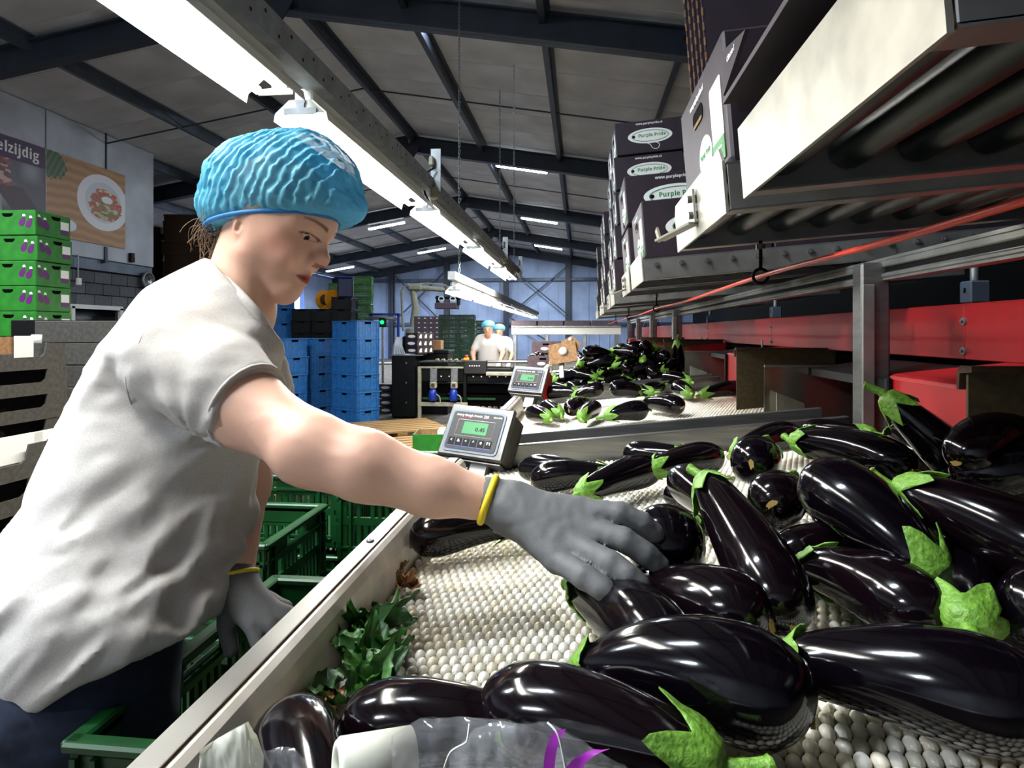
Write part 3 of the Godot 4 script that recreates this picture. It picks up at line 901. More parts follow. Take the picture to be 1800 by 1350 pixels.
		# black tray in the gap beyond
		part("chute_tray", MB.new().prism(PackedVector2Array([Vector2(1.02, 1.26), Vector2(0.8, 1.225), Vector2(0.8, 1.20), Vector2(0.81, 1.20), Vector2(0.81, 1.213), Vector2(1.02, 1.25)]), 0.62, Transform3D(Basis.IDENTITY, Vector3(0, 0, za - 0.66))), M.black_gloss, t)
		if k > 0:
			part("guide_stay", MB.new().cyl(Vector3(0.98, 1.26, za - 0.2), Vector3(0.98, 1.31, za - 0.2), 0.006, 0.006, 8), M.galv, t)
	# stainless side sheets and cardboard dividers at the chutes
	for k in 3:
		var z := -0.6 - 1.7 * (k + 1)
		var s := thing("steel_baffle", "polished steel baffle at the right end of the %s table, mirroring the red hood" % ["second", "third", "fourth"][k], "baffle", Vector3(0.82, 1.13, z), -0.1)
		part("sheet", MB.new().bbox(Vector3(0, 0, 0), Vector3(0.34, 0.2, 0.004), 0.0015), M.mirror_steel, s)
		part("folded_lip", MB.new().bbox(Vector3(0, 0.1, 0.006), Vector3(0.34, 0.008, 0.016), 0.002), M.steel, s)
		part("guide_plate", MB.new().prism(PackedVector2Array([Vector2(0, 0), Vector2(0.125, 0), Vector2(0.115, 0.07), Vector2(0.095, 0.078), Vector2(0, 0.11)]), 0.003, Transform3D(Basis(Vector3.UP, 0.5), Vector3(-0.14, -0.1, 0.06))), M.pale_plate, s)
		part("latch", MB.new().bbox(Vector3(-0.02, -0.095, 0.05), Vector3(0.022, 0.03, 0.015), 0.003).cyl(Vector3(-0.02, -0.085, 0.06), Vector3(0.1, -0.085, 0.03), 0.004, 0.004, 8), M.steel, s)
	for k in 4:
		var p: Vector3 = [Vector3(0.80, 1.195, -1.10), Vector3(0.86, 1.185, -2.75), Vector3(0.8, 1.2, -4.6), Vector3(0.8, 1.2, -6.3)][k]
		var c := thing("cardboard_divider", "olive brown cardboard divider %s" % ["at the right edge before the red hood", "behind the polished steel baffle", "behind the third table's heap", "farthest along the chutes"][k], "cardboard", p)
		part("sheet", MB.new().box(Vector3(0, -0.06, 0), Vector3(0.40 if k != 0 else 0.34, 0.30, 0.006)), M.board_dark, c)
		part("folded_top", MB.new().prism(PackedVector2Array([Vector2(-0.02, 0.01), Vector2(0.01, 0.01), Vector2(0.02, 0.0), Vector2(0.02, -0.03), Vector2(0.014, -0.03), Vector2(0.012, -0.003), Vector2(-0.02, 0.0)]), 0.42 if k != 0 else 0.36, Transform3D(Basis(Vector3(0, 0, -1), Vector3(0, 1, 0), Vector3(1, 0, 0)), Vector3(-0.205 if k != 0 else -0.175, 0.09, 0.0))), M.wood_dark, c)
	# red emergency cable through hooks under the lanes
	var pts := []
	var hz := [-0.1, -1.25, -2.9, -4.55, -6.2, -7.9]
	for k in hz.size():
		pts.append(Vector3(0.345, 1.458, hz[k]))
		if k < hz.size() - 1: pts.append(Vector3(0.345, 1.452, (hz[k] + hz[k + 1]) / 2))
	lone("emergency_cable", MB.new().tube(smooth_pts(pts, 4), 0.0042, 8), M.cable, "thin red cable strung through ring hooks under the roller lanes", "cable")
	for k in range(1, 5):
		var h := thing("ring_hook", "threaded ring hook holding the red cable under the %s roller lanes" % ["first", "second", "third", "fourth"][k - 1], "hook", Vector3(0.345, 1.458, hz[k]))
		part("ring", MB.new().tube(loop_pts(Vector3(0, 0, 0), 0.014, 0.014), 0.0032, 6), M.dark, h)
		part("rod", MB.new().cyl(Vector3(0, 0.014, 0), Vector3(0, 0.068, 0), 0.0036, 0.0036, 8), M.dark, h)
		part("nut", MB.new().cyl(Vector3(0, 0.052, 0), Vector3(0, 0.062, 0), 0.009, 0.009, 6), M.steel, h)
	# cartons
	var c := make_carton()
	c.position = on_lane(0.012, -0.905)
	c.rotation.z = atan(LANE_TILT)
	tag(c, "large printed carton behind the bag hook, its label and hand hole towards the aisle", "carton", "cartons on the roller lanes")
	carton(c, on_lane(0.415, -0.905), "carton right of the large printed one, hidden behind the overhead lane")
	carton(c, on_lane(0.07, -0.40), "carton standing behind the cream end plate of the nearest lane")
	var lid := thing("flat_carton", "dark flat carton sheet lying above the cream end plate, seen from below", "carton", Vector3(0.177, 1.634, -0.79))
	lid.rotation.z = atan(LANE_TILT)
	part("board", MB.new().box(Vector3(0.21, 0.003, 0.21), Vector3(0.42, 0.006, 0.45)), M.carton, lid)
	for i in 3: carton(c, on_lane(0.01 + 0.402 * i, -2.06), "carton on the bolted lane, %s" % ["at its end, white emblem half behind the bag hook", "second from its end", "third from its end"][i])
	for i in 3: carton(c, on_lane(0.005 + 0.402 * i, -2.58), "carton on the lane behind the bolted one, bottom layer, %s" % ["at the aisle end", "second from the aisle", "third from the aisle"][i])
	for i in 2: carton(c, on_lane(-0.01 + 0.402 * i, -2.56, 0.205), "carton of the upper layer behind the bolted lane, %s" % ["overhanging, emblem half seen", "second from the aisle"][i])
	for s in 3:
		for q in 2:
			for j in (5 if s == 0 else 4):
				if q == 0 and s > 1: continue
				carton(c, on_lane(0.01, (-3.72 if q == 0 else -4.24) - 1.66 * s, 0.2 * j) + Vector3(0.004 * ((j * 7) % 3), 0, 0), "carton in the %s stack, %s from the bottom" % [["fifth lane's", "sixth lane's", "seventh lane's", "eighth lane's", "ninth lane's", "tenth lane's"][2 * s + q], ["lowest", "second", "third", "fourth", "fifth"][j]], "stacked cartons along the lanes")
	# flat cartons standing on the large one, with perforated folds
	for k in 5:
		var o := thing("flat_carton", "flat folded carton with a perforated edge standing above the large printed one, %s" % ["foremost", "second", "third", "fourth", "rearmost"][k], "carton", on_lane(0.03 + 0.004 * k, -1.16 - 0.028 * k, 0.192), 0.0, "flat cartons above the lanes")
		o.rotation.z = atan(LANE_TILT)
		part("sheet", MB.new().box(Vector3(0.2 - 0.006 * k, 0.3, 0), Vector3(0.4, 0.6, 0.006)), M.carton, o)
		var d := MB.new()
		for i in 22: d.box(Vector3(0.0 - 0.006 * k, 0.014 + 0.027 * i, 0.0032), Vector3(0.003, 0.014, 0.001))
		var pf := part("perforation", d, M.board, o)
		pf.set_meta("kind", "stuff")
	# loose flap of the carton on the nearest lane
	var fl := thing("carton_flap", "lit triangular carton flap with white print beside the cream end plate", "carton", on_lane(0.0, -0.885, 0.17))
	part("flap", MB.new().prism(PackedVector2Array([Vector2(0.0, -0.018), Vector2(0.0, -0.08), Vector2(0.115, -0.044)]), 0.005, Transform3D(Basis(Vector3(0, 0, 1), Vector3(0, 1, 0), Vector3(-1, 0, 0)), Vector3(0.0, 0, 0.0))), M.carton, fl)
	text_on(fl, "Classe I", 0.011, Transform3D(Basis(Vector3(0, 0, 1), Vector3(0, 1, 0), Vector3(-1, 0, 0)), Vector3(-0.006, -0.042, 0.045)), M.white)

# ---------- inclined roller tables ----------
const TABLE_TILT := 0.105
const BELT_X := -0.313
const BELT_Y := 0.92
func belt_y(x: float) -> float:
	return BELT_Y + TABLE_TILT * (x - BELT_X)
func belt_n() -> Vector3:
	return Vector3(-TABLE_TILT, 1, 0).normalized()
# the point under a pixel that lies h above the belt
func on_belt(x: float, y: float, h: float) -> Vector3:
	var r := ray(x, y)
	var n := belt_n()
	var p := Vector3(BELT_X, BELT_Y, 0) + n * h
	return EYE + r * ((p - EYE).dot(n) / r.dot(n))
func build_table(k: int, z0: float, z1: float) -> void:
	var t := thing("sorting_table", ["inclined roller table in the foreground, covered in white plastic beads", "second inclined roller table with its long grey rim, behind the front scale display", "third inclined roller table, heaped with aubergines behind the second scale display", "fourth inclined roller table in the distance", "fifth inclined roller table in the distance"][k], "table")
	var x1 := 0.79
	var B := Basis(Vector3(0, 0, 1), atan(TABLE_TILT))
	var L := (x1 - BELT_X) / cos(atan(TABLE_TILT))
	var mid := Vector3((x1 + BELT_X) / 2, (belt_y(x1) + BELT_Y) / 2, 0)
	# bed
	part("bed_plate", MB.new().box(mid + Vector3(0, -0.03, (z0 + z1) / 2), Vector3(L, 0.03, z0 - z1 - 0.02), B), M.wood_dark, t)
	# rims at the near and far side
	for q in 2:
		var z := z0 if q == 0 else z1
		var s := -1.0 if q == 0 else 1.0
		var m := MB.new()
		m.bbox(mid + B * Vector3(0, 0.018, 0) + Vector3(0, 0, z), Vector3(L, 0.098, 0.004), 0.0015, B)
		m.bbox(mid + B * Vector3(0, 0.066, 0) + Vector3(0, 0, z + s * 0.010), Vector3(L, 0.004, 0.024), 0.0015, B)
		m.bbox(mid + B * Vector3(0, -0.03, 0) + Vector3(0, 0, z - s * 0.008), Vector3(L, 0.004, 0.02), 0.0015, B)
		part("side_rim", m, M.steel, t)
		part("lower_rail", MB.new().bbox(mid + B * Vector3(0, -0.075, 0) + Vector3(0, 0, z - s * 0.004), Vector3(L, 0.07, 0.03), 0.004, B), M.galv, t)
	# white plastic end board and the steel strip outside it
	var pr := PackedVector2Array([Vector2(-0.309, 0.885), Vector2(-0.310, 0.935), Vector2(-0.312, 0.965), Vector2(-0.3155, 0.982), Vector2(-0.3215, 0.994), Vector2(-0.3285, 0.999), Vector2(-0.3335, 0.9995), Vector2(-0.3335, 0.885)])
	var ze := z1 + 0.24
	part("end_board", MB.new().prism(pr, z0 - ze, Transform3D(Basis.IDENTITY, Vector3(0, 0, ze))), M.hdpe, t)
	var st := part("edge_strip", MB.new().box(Vector3(-0.3475, 1.0, (z0 + ze) / 2), Vector3(0.026, 0.004, z0 - ze)).box(Vector3(-0.3595, 0.95, (z0 + ze) / 2), Vector3(0.003, 0.1, z0 - ze)), M.steel, t)
	part("seam", MB.new().box(Vector3(-0.3345, 1.0005, (z0 + ze) / 2), Vector3(0.0022, 0.003, z0 - ze)), M.wood_dark, t)
	for z in [z0 - 0.57, z1 + 0.35]:
		var s := part("screw", MB.new().lathe([Vector2(0, 0), Vector2(0.0065, 0.0), Vector2(0.0065, 0.002), Vector2(0.0045, 0.0034), Vector2(0.0025, 0.0034), Vector2(0.002, 0.002), Vector2(0, 0.002)], 12, Transform3D(Basis.IDENTITY, Vector3(-0.3475, 1.002, z))), M.galv, st)
	# legs
	for q in 4:
		var x := -0.27 if q < 2 else 0.7
		var z := (z0 - 0.06) if q % 2 else (z1 + 0.06)
		part("leg", MB.new().bbox(Vector3(x, belt_y(x) / 2 - 0.06, z), Vector3(0.05, belt_y(x) - 0.12, 0.05), 0.004), M.galv, t)
	for z in [z0 - 0.06, z1 + 0.06]: part("stretcher", MB.new().bbox(Vector3(0.215, 0.2, z), Vector3(0.92, 0.04, 0.03), 0.004), M.galv, t)
	# the beads: barrels on rods
	var prof := []
	for i in 11: prof.append(Vector2(0.0079 * sin(PI * i / 10.0), -0.0079 * cos(PI * i / 10.0)))
	var bead := MB.new().lathe(prof, 14, Transform3D(Basis.from_scale(Vector3(0.94, 1.0, 1.22)), Vector3.ZERO)).done()
	var px := 0.0145
	var pz := 0.0205
	var spots := []
	var shown := []
	var area := PackedVector2Array([Vector2(748, 985), Vector2(880, 952), Vector2(975, 965), Vector2(985, 1105), Vector2(1050, 1175), Vector2(1000, 1200), Vector2(880, 1260), Vector2(600, 1262)])
	for r in int((z0 - z1 - 0.03) / pz):
		for c in int((L - 0.02) / px):
			var x := BELT_X + 0.009 + px * c + (px * 0.5 if r % 2 else 0.0)
			var p := Vector3(x, belt_y(x) - 0.0079, z0 - 0.018 - pz * r)
			if k == 0:
				var w := seen_at(p)
				if Geometry2D.is_point_in_polygon(Vector2(w.x, w.y), area): shown.append([w.z, p])
				else: spots.append(p)
			else: spots.append(p)
	if k == 0:
		shown.sort_custom(func(a, b): return a[0] < b[0])
		for i in shown.size():
			if i < 300:
				var o := part("roller_bead", bead, [M.bead, M.bead3, M.bead, M.bead2, M.bead3][rng.randi() % 5], t)
				o.position = shown[i][1]
			else: spots.append(shown[i][1])
	var mm := MultiMesh.new()
	mm.transform_format = MultiMesh.TRANSFORM_3D
	mm.use_colors = true
	mm.mesh = bead
	mm.instance_count = spots.size()
	for i in spots.size():
		mm.set_instance_transform(i, Transform3D(Basis.IDENTITY, spots[i]))
		mm.set_instance_color(i, [Color(0.80, 0.76, 0.64), Color(0.86, 0.82, 0.72), Color(0.80, 0.73, 0.58)][rng.randi() % 3])
	var mi := MultiMeshInstance3D.new()
	mi.name = "roller_beads"
	mi.multimesh = mm
	mi.material_override = M.bead_many
	mi.set_meta("kind", "stuff")
	t.add_child(mi, true)

func make_scale(k: int, p: Vector3, b: Basis) -> void:
	var t := thing("scale_display", ["front stainless scale display with a lit green screen beside the worker's forearm", "second, smaller scale display on the table behind, green screen lit"][k], "scale display", p)
	t.basis = b
	var w := 0.205
	var h := 0.155
	var d := 0.085
	# local: face looks along +z, x to its right
	part("housing", MB.new().bbox(Vector3(0, 0, -d / 2 - 0.004), Vector3(w - 0.012, h - 0.012, d), 0.006), M.board_grey if k == 0 else M.red, t)
	part("front_frame", MB.new().bbox(Vector3(0, 0, -0.004), Vector3(w, h, 0.016), 0.005), M.scale_steel, t)
	part("bezel", MB.new().prism(round_rect(0.172, 0.126, 0.012), 0.004, Transform3D(Basis.IDENTITY, Vector3(-0.004, -0.002, 0.003))), M.purlin, t)
	part("keypad", MB.new().prism(round_rect(0.158, 0.112, 0.008), 0.002, Transform3D(Basis.IDENTITY, Vector3(-0.004, -0.002, 0.0065))), M.black_gloss, t)
	part("screen_border", MB.new().tube([Vector3(-0.062, 0.03, 0.0088), Vector3(0.055, 0.03, 0.0088), Vector3(0.055, -0.018, 0.0088), Vector3(-0.062, -0.018, 0.0088), Vector3(-0.062, 0.03, 0.0088)], 0.0006, 4), M.white, t)
	part("screen", MB.new().bbox(Vector3(-0.003, 0.007, 0.0086), Vector3(0.078, 0.036, 0.0012), 0.0004), M.lcd, t)
	text_on(t, "0.45", 0.016, Transform3D(Basis.IDENTITY, Vector3(0.014, 0.004, 0.0092)), M.dark, "digits")
	text_on(t, "Avery Weigh-Tronix", 0.0088, Transform3D(Basis.IDENTITY, Vector3(-0.032, 0.044, 0.0085)), M.white)
	text_on(t, "ZM", 0.011, Transform3D(Basis.IDENTITY, Vector3(0.022, 0.044, 0.0085)), M.white)
	text_on(t, "MAX MIN", 0.006, Transform3D(Basis.IDENTITY, Vector3(0.058, 0.045, 0.0085)), M.white)
	part("red_rule", MB.new().box(Vector3(-0.042, 0.0375, 0.0088), Vector3(0.04, 0.0012, 0.0006)), M.red, t)
	for i in 6:
		var x := -0.066 + 0.0235 * i
		var key := part("key", MB.new().bbox(Vector3(x, -0.036, 0.0086), Vector3(0.019, 0.022, 0.0014), 0.0005), M.dark, t)
		text_on(key, ["<", "&", "+", "^", "o", "F1"][i], 0.012, Transform3D(Basis.IDENTITY, Vector3(x, -0.033, 0.0095)), M.white, "symbol")
		part("key_bar", MB.new().box(Vector3(x, -0.0495, 0.0088), Vector3(0.02, 0.0026, 0.0006)), M.blue, t)
	part("mounting_arm", MB.new().bbox(Vector3(0.02, -h / 2 - 0.035, -0.05), Vector3(0.06, 0.07, 0.04), 0.005), M.steel, t)
	part("yoke", MB.new().box(Vector3(0.0, -h / 2 - 0.004, -0.04), Vector3(w * 0.9, 0.003, 0.06)), M.steel, t)

func build_tables() -> void:
	M.scale_steel = worn(Color(0.42, 0.42, 0.41), 0.42, 0.8, M.soft_t, 4.0)
	M.bead_many = mat(Color.WHITE, 0.28)
	M.bead_many.vertex_color_use_as_albedo = true
	for k in 4: build_table(k, -0.44 - 1.7 * k, -1.95 - 1.7 * k)
	# displays turn towards the worker's place: up and a little to the left
	for k in 2:
		var b := (Basis(Vector3.UP, -0.34) * Basis(Vector3(0, 0, 1), -0.04) * Basis(Vector3.RIGHT, -0.55)).scaled_local(Vector3.ONE * 1.1)
		make_scale(k, Vector3(-0.318, 1.042, -1.905) if k == 0 else Vector3(-0.30, 1.075, -3.62), b)

# ---------- aubergines ----------
func aub_profile(t: float) -> float:
	var ks := [0.0, 0.02, 0.08, 0.2, 0.4, 0.6, 0.74, 0.85, 0.92, 0.965, 0.99, 1.0]
	var vs := [0.34, 0.45, 0.56, 0.68, 0.83, 0.965, 1.0, 0.92, 0.76, 0.54, 0.29, 0.0]
	for k in ks.size() - 1:
		if t <= ks[k + 1]:
			var w: float = (t - ks[k]) / (ks[k + 1] - ks[k])
			return lerpf(vs[k], vs[k + 1], w)
	return 0.0
func aub_round(t: float) -> float:
	return (aub_profile(t) + aub_profile(clampf(t - 0.02, 0, 1)) + aub_profile(clampf(t + 0.02, 0, 1))) / 3.0 if t < 0.9 else aub_profile(t)
# local y runs from the stem end (0) to the blossom end (L); the belly bends towards +x
func make_aubergine(L: float, R: float, bend: float, detail: int, scar := true, sd := 1, lobes := 1.0) -> Node3D:
	var r2 := RandomNumberGenerator.new()
	r2.seed = sd
	var t := Node3D.new()
	var n := 14 + 10 * detail
	var m := 16 + 10 * detail
	var spine := func(s: float) -> Vector3: return Vector3(bend * 4.0 * s * (1.0 - s), L * (s - 0.5), 0)
	var ph := r2.randf() * TAU
	var wob := func(a: float, s: float) -> float: return 1.0 + 0.022 * sin(2 * a + ph + 2.0 * s) + 0.015 * sin(3 * a + 2 * ph)
	var rows := []
	for k in m + 1:
		var s := float(k) / m
		s = 1.0 - pow(1.0 - s, 1.35)
		var d: Vector3 = (spine.call(minf(s + 0.02, 1.0)) - spine.call(maxf(s - 0.02, 0.0))).normalized()
		var x := Vector3.BACK.cross(d).normalized() * -1.0
		var z := x.cross(d)
		var rr := R * aub_round(s)
		if k == 0: rr = 0.0
		var row := []
		for i in n:
			var a := TAU * i / n
			row.append(spine.call(s) + (x * cos(a) + z * sin(a)) * rr * wob.call(a, s))
		rows.append(row)
	part("body", skin_mesh(rows, true), M.aub if r2.randf() < 0.7 else M.aub2, t)
	# calyx: a cap with five pointed, lifted lobes
	var n2 := 40 if detail > 0 else 20
	var rows2 := []
	var twist := r2.randf() * TAU
	var lobe := []
	for i in 5: lobe.append(r2.randf_range(0.85, 1.25))
	for k in 9:
		var v := k / 8.0
		var row := []
		for i in n2:
			var a := TAU * i / n2
			var q := fposmod((a + twist) / TAU * 5.0, 5.0)
			var c := absf(q - floorf(q) - 0.5) * 2.0 # 0 in the lobe's middle, 1 between lobes
			var reach: float = (0.018 + 0.034 * lobes * pow(1.0 - c, 1.25) * lobe[int(q) % 5]) / L
			var s := 0.0
			var rr := 0.0
			if v < 0.4:
				rr = lerpf(0.0068, R * 0.40, pow(v / 0.4, 1.2))
				s = -0.006 / L * (1.0 - v / 0.4)
			else:
				var w := (v - 0.4) / 0.6
				s = reach * w
				rr = maxf(R * aub_round(s), R * 0.40) * 1.0
			var lift := 0.0022 + (0.007 * pow(maxf(v - 0.55, 0) / 0.45, 2.0) * (1.0 - c) if v > 0.55 else 0.0) + 0.0016 * sin(7 * a + 9 * v + ph) * v + 0.001 * sin(17 * a + ph) * v
			if v < 0.4: lift *= v / 0.4
			var s2 := maxf(s, 0.0)
			var dd: Vector3 = (spine.call(minf(s2 + 0.02, 1.0)) - spine.call(maxf(s2 - 0.02, 0.0))).normalized()
			var cx := Vector3.BACK.cross(dd).normalized() * -1.0
			var cz := cx.cross(dd)
			row.append(spine.call(s2) + dd * (minf(s, 0.0) * L) + (cx * cos(a) + cz * sin(a)) * (rr * wob.call(a, s2) + lift))
		rows2.append(row)
	for k in 2: # a folded-in rim gives the lobes thickness
		var row := []
		for i in n2:
			var p: Vector3 = rows2[8 - k][i]
			var c: Vector3 = Vector3(spine.call(clampf(p.y / L + 0.5, 0, 1)).x, p.y, 0)
			row.append(p + (c - p).normalized() * 0.0022)
		rows2.append(row)
	var cal := part("calyx", skin_mesh(rows2, true), M.calyx, t)
	var sl := r2.randf_range(0.024, 0.04)
	var bx := r2.randf_range(-0.014, 0.014)
	var bz := r2.randf_range(-0.014, 0.014)
	var y0 := -L / 2 + 0.0
	var sp := [Vector3(0, y0 + 0.002, 0), Vector3(0, y0 - 0.008, 0), Vector3(bx * 0.3, y0 - sl * 0.5, bz * 0.3), Vector3(bx * 0.8, y0 - sl * 0.9, bz * 0.8), Vector3(bx, y0 - sl, bz)]
	part("stem", MB.new().tube(smooth_pts(sp, 3), [0.0105, 0.0095, 0.0088, 0.0082, 0.0076, 0.0072, 0.007, 0.0068, 0.0068, 0.0072, 0.008, 0.0082, 0.0078], 10), M.calyx, t)
	part("cut_end", MB.new().cyl(sp[4], sp[4] + (sp[4] - sp[3]).normalized() * 0.0012, 0.0062, 0.0058, 10), M.cut, t)
	if scar and detail > 0:
		var pts := PackedVector2Array()
		for i in 12: pts.append(Vector2(0.0048 * cos(TAU * i / 12), 0.0105 * sin(TAU * i / 12)) * r2.randf_range(0.65, 1.15))
		var o := part("blossom_scar", MB.new().prism(pts, 0.0035), M.scar, t)
		o.transform = Transform3D(Basis(Vector3.UP, r2.randf() * 3.0) * Basis(Vector3.RIGHT, -PI / 2), Vector3(bend * 0.0, L / 2 - 0.0026, 0))
	return t
func aub_place(ps: Vector3, pb: Vector3, o: Node3D, up := Vector3.UP, roll := 0.0) -> void:
	var y := (pb - ps).normalized()
	var x := (up - y * up.dot(y)).normalized()
	o.transform = Transform3D(Basis(x, y, x.cross(y)) * Basis(Vector3.UP, roll), (ps + pb) / 2.0)
func build_aubergines() -> void:
	M.aub = mat(Color(0.022, 0.012, 0.026), 0.115)
	M.aub.metallic_specular = 0.45
	M.aub.heightmap_enabled = true
	M.aub.heightmap_texture = M.soft_t
	M.aub.heightmap_scale = 0.05
	tri_map(M.aub, Vector3.ONE * 6.0)
	M.aub2 = M.aub.duplicate()
	M.aub2.albedo_color = Color(0.035, 0.014, 0.026)
	var gt := noise_tex(0.03, 4, Color(0.55, 0.66, 0.42), Color(1, 1, 1), 256, FastNoiseLite.TYPE_SIMPLEX_SMOOTH, 5)
	M.calyx = worn(Color(0.50, 0.67, 0.26), 0.5, 0, gt, 16.0, 0.35)
	M.calyx.backlight_enabled = true
	M.calyx.backlight = Color(0.25, 0.3, 0.08)
	M.cut = mat(Color(0.72, 0.7, 0.42), 0.8)
	M.scar = worn(Color(0.68, 0.56, 0.27), 0.8, 0, M.rough_t, 40.0)
	var near := [
		[880, 926, .05, 732, 952, .046, .042, .01, "aubergine lying against the white end board under the worker's forearm"],
		[1052, 836, .05, 920, 826, .045, .036, .01, "aubergine farthest left behind the scale display, partly behind its neighbour"],
		[1082, 836, .045, 942, 846, .042, .038, .012, "aubergine just above the yellow glove cuff, round tip to the left"],
		[1018, 870, .05, 1152, 826, .05, .040, .01, "aubergine resting on brown cardboard behind the glove, pale green cap at lower left"],
		[1140, 828, .06, 1262, 806, .05, .040, .01, "aubergine behind the cardboard with a big green cap hanging down its left end"],
		[1190, 800, .05, 1104, 797, .05, .036, .0, "aubergine at the back edge, only its rounded tip in view"],
		[1266, 806, .06, 1398, 768, .06, .040, .015, "long aubergine by the far rim with a ragged green cap at its left end"],
		[1396, 800, .06, 1324, 815, .1, .050, .0, "aubergine seen end-on by the far rim, tan scar inside a ring of reflections"],
		[1396, 776, .13, 1596, 826, .10, .043, .012, "long aubergine on top of the heap, green cap at upper left, streaked with light"],
		[1536, 764, .06, 1420, 756, .05, .036, .0, "thin dark aubergine behind the heap along the far rim"],
		[1576, 770, .09, 1640, 812, .07, .040, .0, "aubergine turned so its green cap and stem stump face the viewer"],
		[1588, 724, .19, 1712, 836, .075, .041, .0, "aubergine standing upright out of the heap, green cap against the red hood"],
		[1850, 760, .14, 1690, 812, .13, .045, .02, "upper of two aubergines at the right edge below the olive cardboard"],
		[1860, 836, .10, 1690, 850, .09, .045, .02, "lower of two aubergines at the right edge below the olive cardboard"],
		[1618, 996, .082, 1436, 856, .145, .050, .018, "large aubergine with long glossy streaks and a big green cap low at its right end"],
		[1240, 846, .16, 1388, 1092, .05, .046, .006, "long aubergine standing steeply in the middle, bright green cap at its top"],
		[1310, 940, .06, 1196, 846, .085, .040, .012, "aubergine tucked behind the steep one, its outline edged with light"],
		[1250, 886, .04, 1180, 868, .04, .032, .0, "small aubergine tip with a pale scar beside the cardboard"],
		[1290, 908, .036, 1228, 924, .036, .026, .0, "smallest aubergine tip, with a brown scar, on the beads behind the glove"],
		[1470, 905, .05, 1366, 888, .095, .047, .0, "aubergine seen end-on mid-heap with a tan scar low on its face"],
		[1186, 960, .07, 1164, 966, .092, .056, .0, "fat round aubergine gripped by the gloved hand"],
		[1010, 1026, .044, 1200, 1176, .044, .046, .012, "aubergine below the gloved fingers, green cap half hidden by them"],
		[1156, 1058, .046, 1338, 1096, .055, .046, .01, "aubergine pointing to the viewer with a large tan scar at its tip"],
		[1420, 1000, .05, 1646, 1100, .048, .043, .014, "aubergine lying across the beads below the big green cap, small scar at right"],
		[1706, 1124, .06, 1690, 960, .06, .046, .0, "dark aubergine at lower right, broad green cap pointing down"],
		[1672, 905, .13, 1900, 1010, .09, .045, .01, "aubergine at the right with a spiky green cap spread over its left end"],
		[1614, 888, .06, 1500, 950, .04, .042, .0, "reddish dark aubergine half hidden behind the large streaked one"],
		[1790, 850, .06, 1640, 874, .06, .044, .0, "aubergine deep in the heap left of the two at the right edge"],
		[1960, 1096, .06, 1772, 1064, .06, .050, .0, "aubergine cut off by the right edge, its round tip inward"],
		[1020, 1196, .05, 1404, 1262, .05, .050, .028, "big banana-shaped aubergine across the foreground with two broad highlights"],
		[1378, 1168, .05, 1830, 1256, .055, .047, .012, "big aubergine at the lower right corner, tiny green stem at its left end"],
		[1262, 1348, .05, 872, 1262, .05, .046, .012, "foreground aubergine with a long green sepal, half behind the plastic bag"],
		[815, 1295, .042, 628, 1284, .042, .040, .012, "aubergine behind the clear plastic bag, bottom centre"],
		[560, 1420, .045, 508, 1284, .043, .040, .008, "aubergine standing on end by the white rolls at the bottom left"],
		[1560, 850, .05, 1450, 905, .04, .044, .0, "aubergine under the big streaked one, almost wholly hidden"],
		[1770, 960, .06, 1640, 1010, .045, .044, .0, "dark aubergine between the spiky cap and the big green cap"],
		[1500, 960, .05, 1370, 985, .04, .042, .0, "dark aubergine in the shaded hollow of the heap"],
	]
	for k in near.size():
		var q: Array = near[k]
		var ps := on_belt(q[0], q[1], q[2])
		var pb := on_belt(q[3], q[4], q[5])
		var d := (pb - ps).normalized()
		# the tip pixel is inside the outline, the stem pixel at the cap
		pb += d * 0.012
		var L := ps.distance_to(pb)
		if L < 0.2: # seen end-on: the rest runs on behind the visible end
			if k in [21]: pb = ps + d * 0.2
			else: ps = pb - d * 0.2
			L = 0.2
		if k in [7, 19, 20]: # seen end-on
			ps = pb + (pb - EYE).normalized() * 0.2 + Vector3(0.03, 0.03, 0)
			L = ps.distance_to(pb)
		if L > 0.27:
			if k in [15, 14, 29]: pass
			elif k in [30]: pb = ps + d * 0.26
			else: ps = pb - d * 0.26
			L = ps.distance_to(pb)
		var o := make_aubergine(L, q[6], q[7], 1, k != 20, 100 + k, 0.3 if k in [29, 30] else 0.85)
		o.name = numbered("aubergine")
		add_child(o)
		tag(o, q[8], "aubergine", "aubergines heaped on the foreground table")
		aub_place(ps, pb, o, belt_n() if absf(d.y) < 0.9 else Vector3.RIGHT, rng.randf_range(-0.2, 0.2) if q[7] > 0.0 else rng.randf() * 6.0)
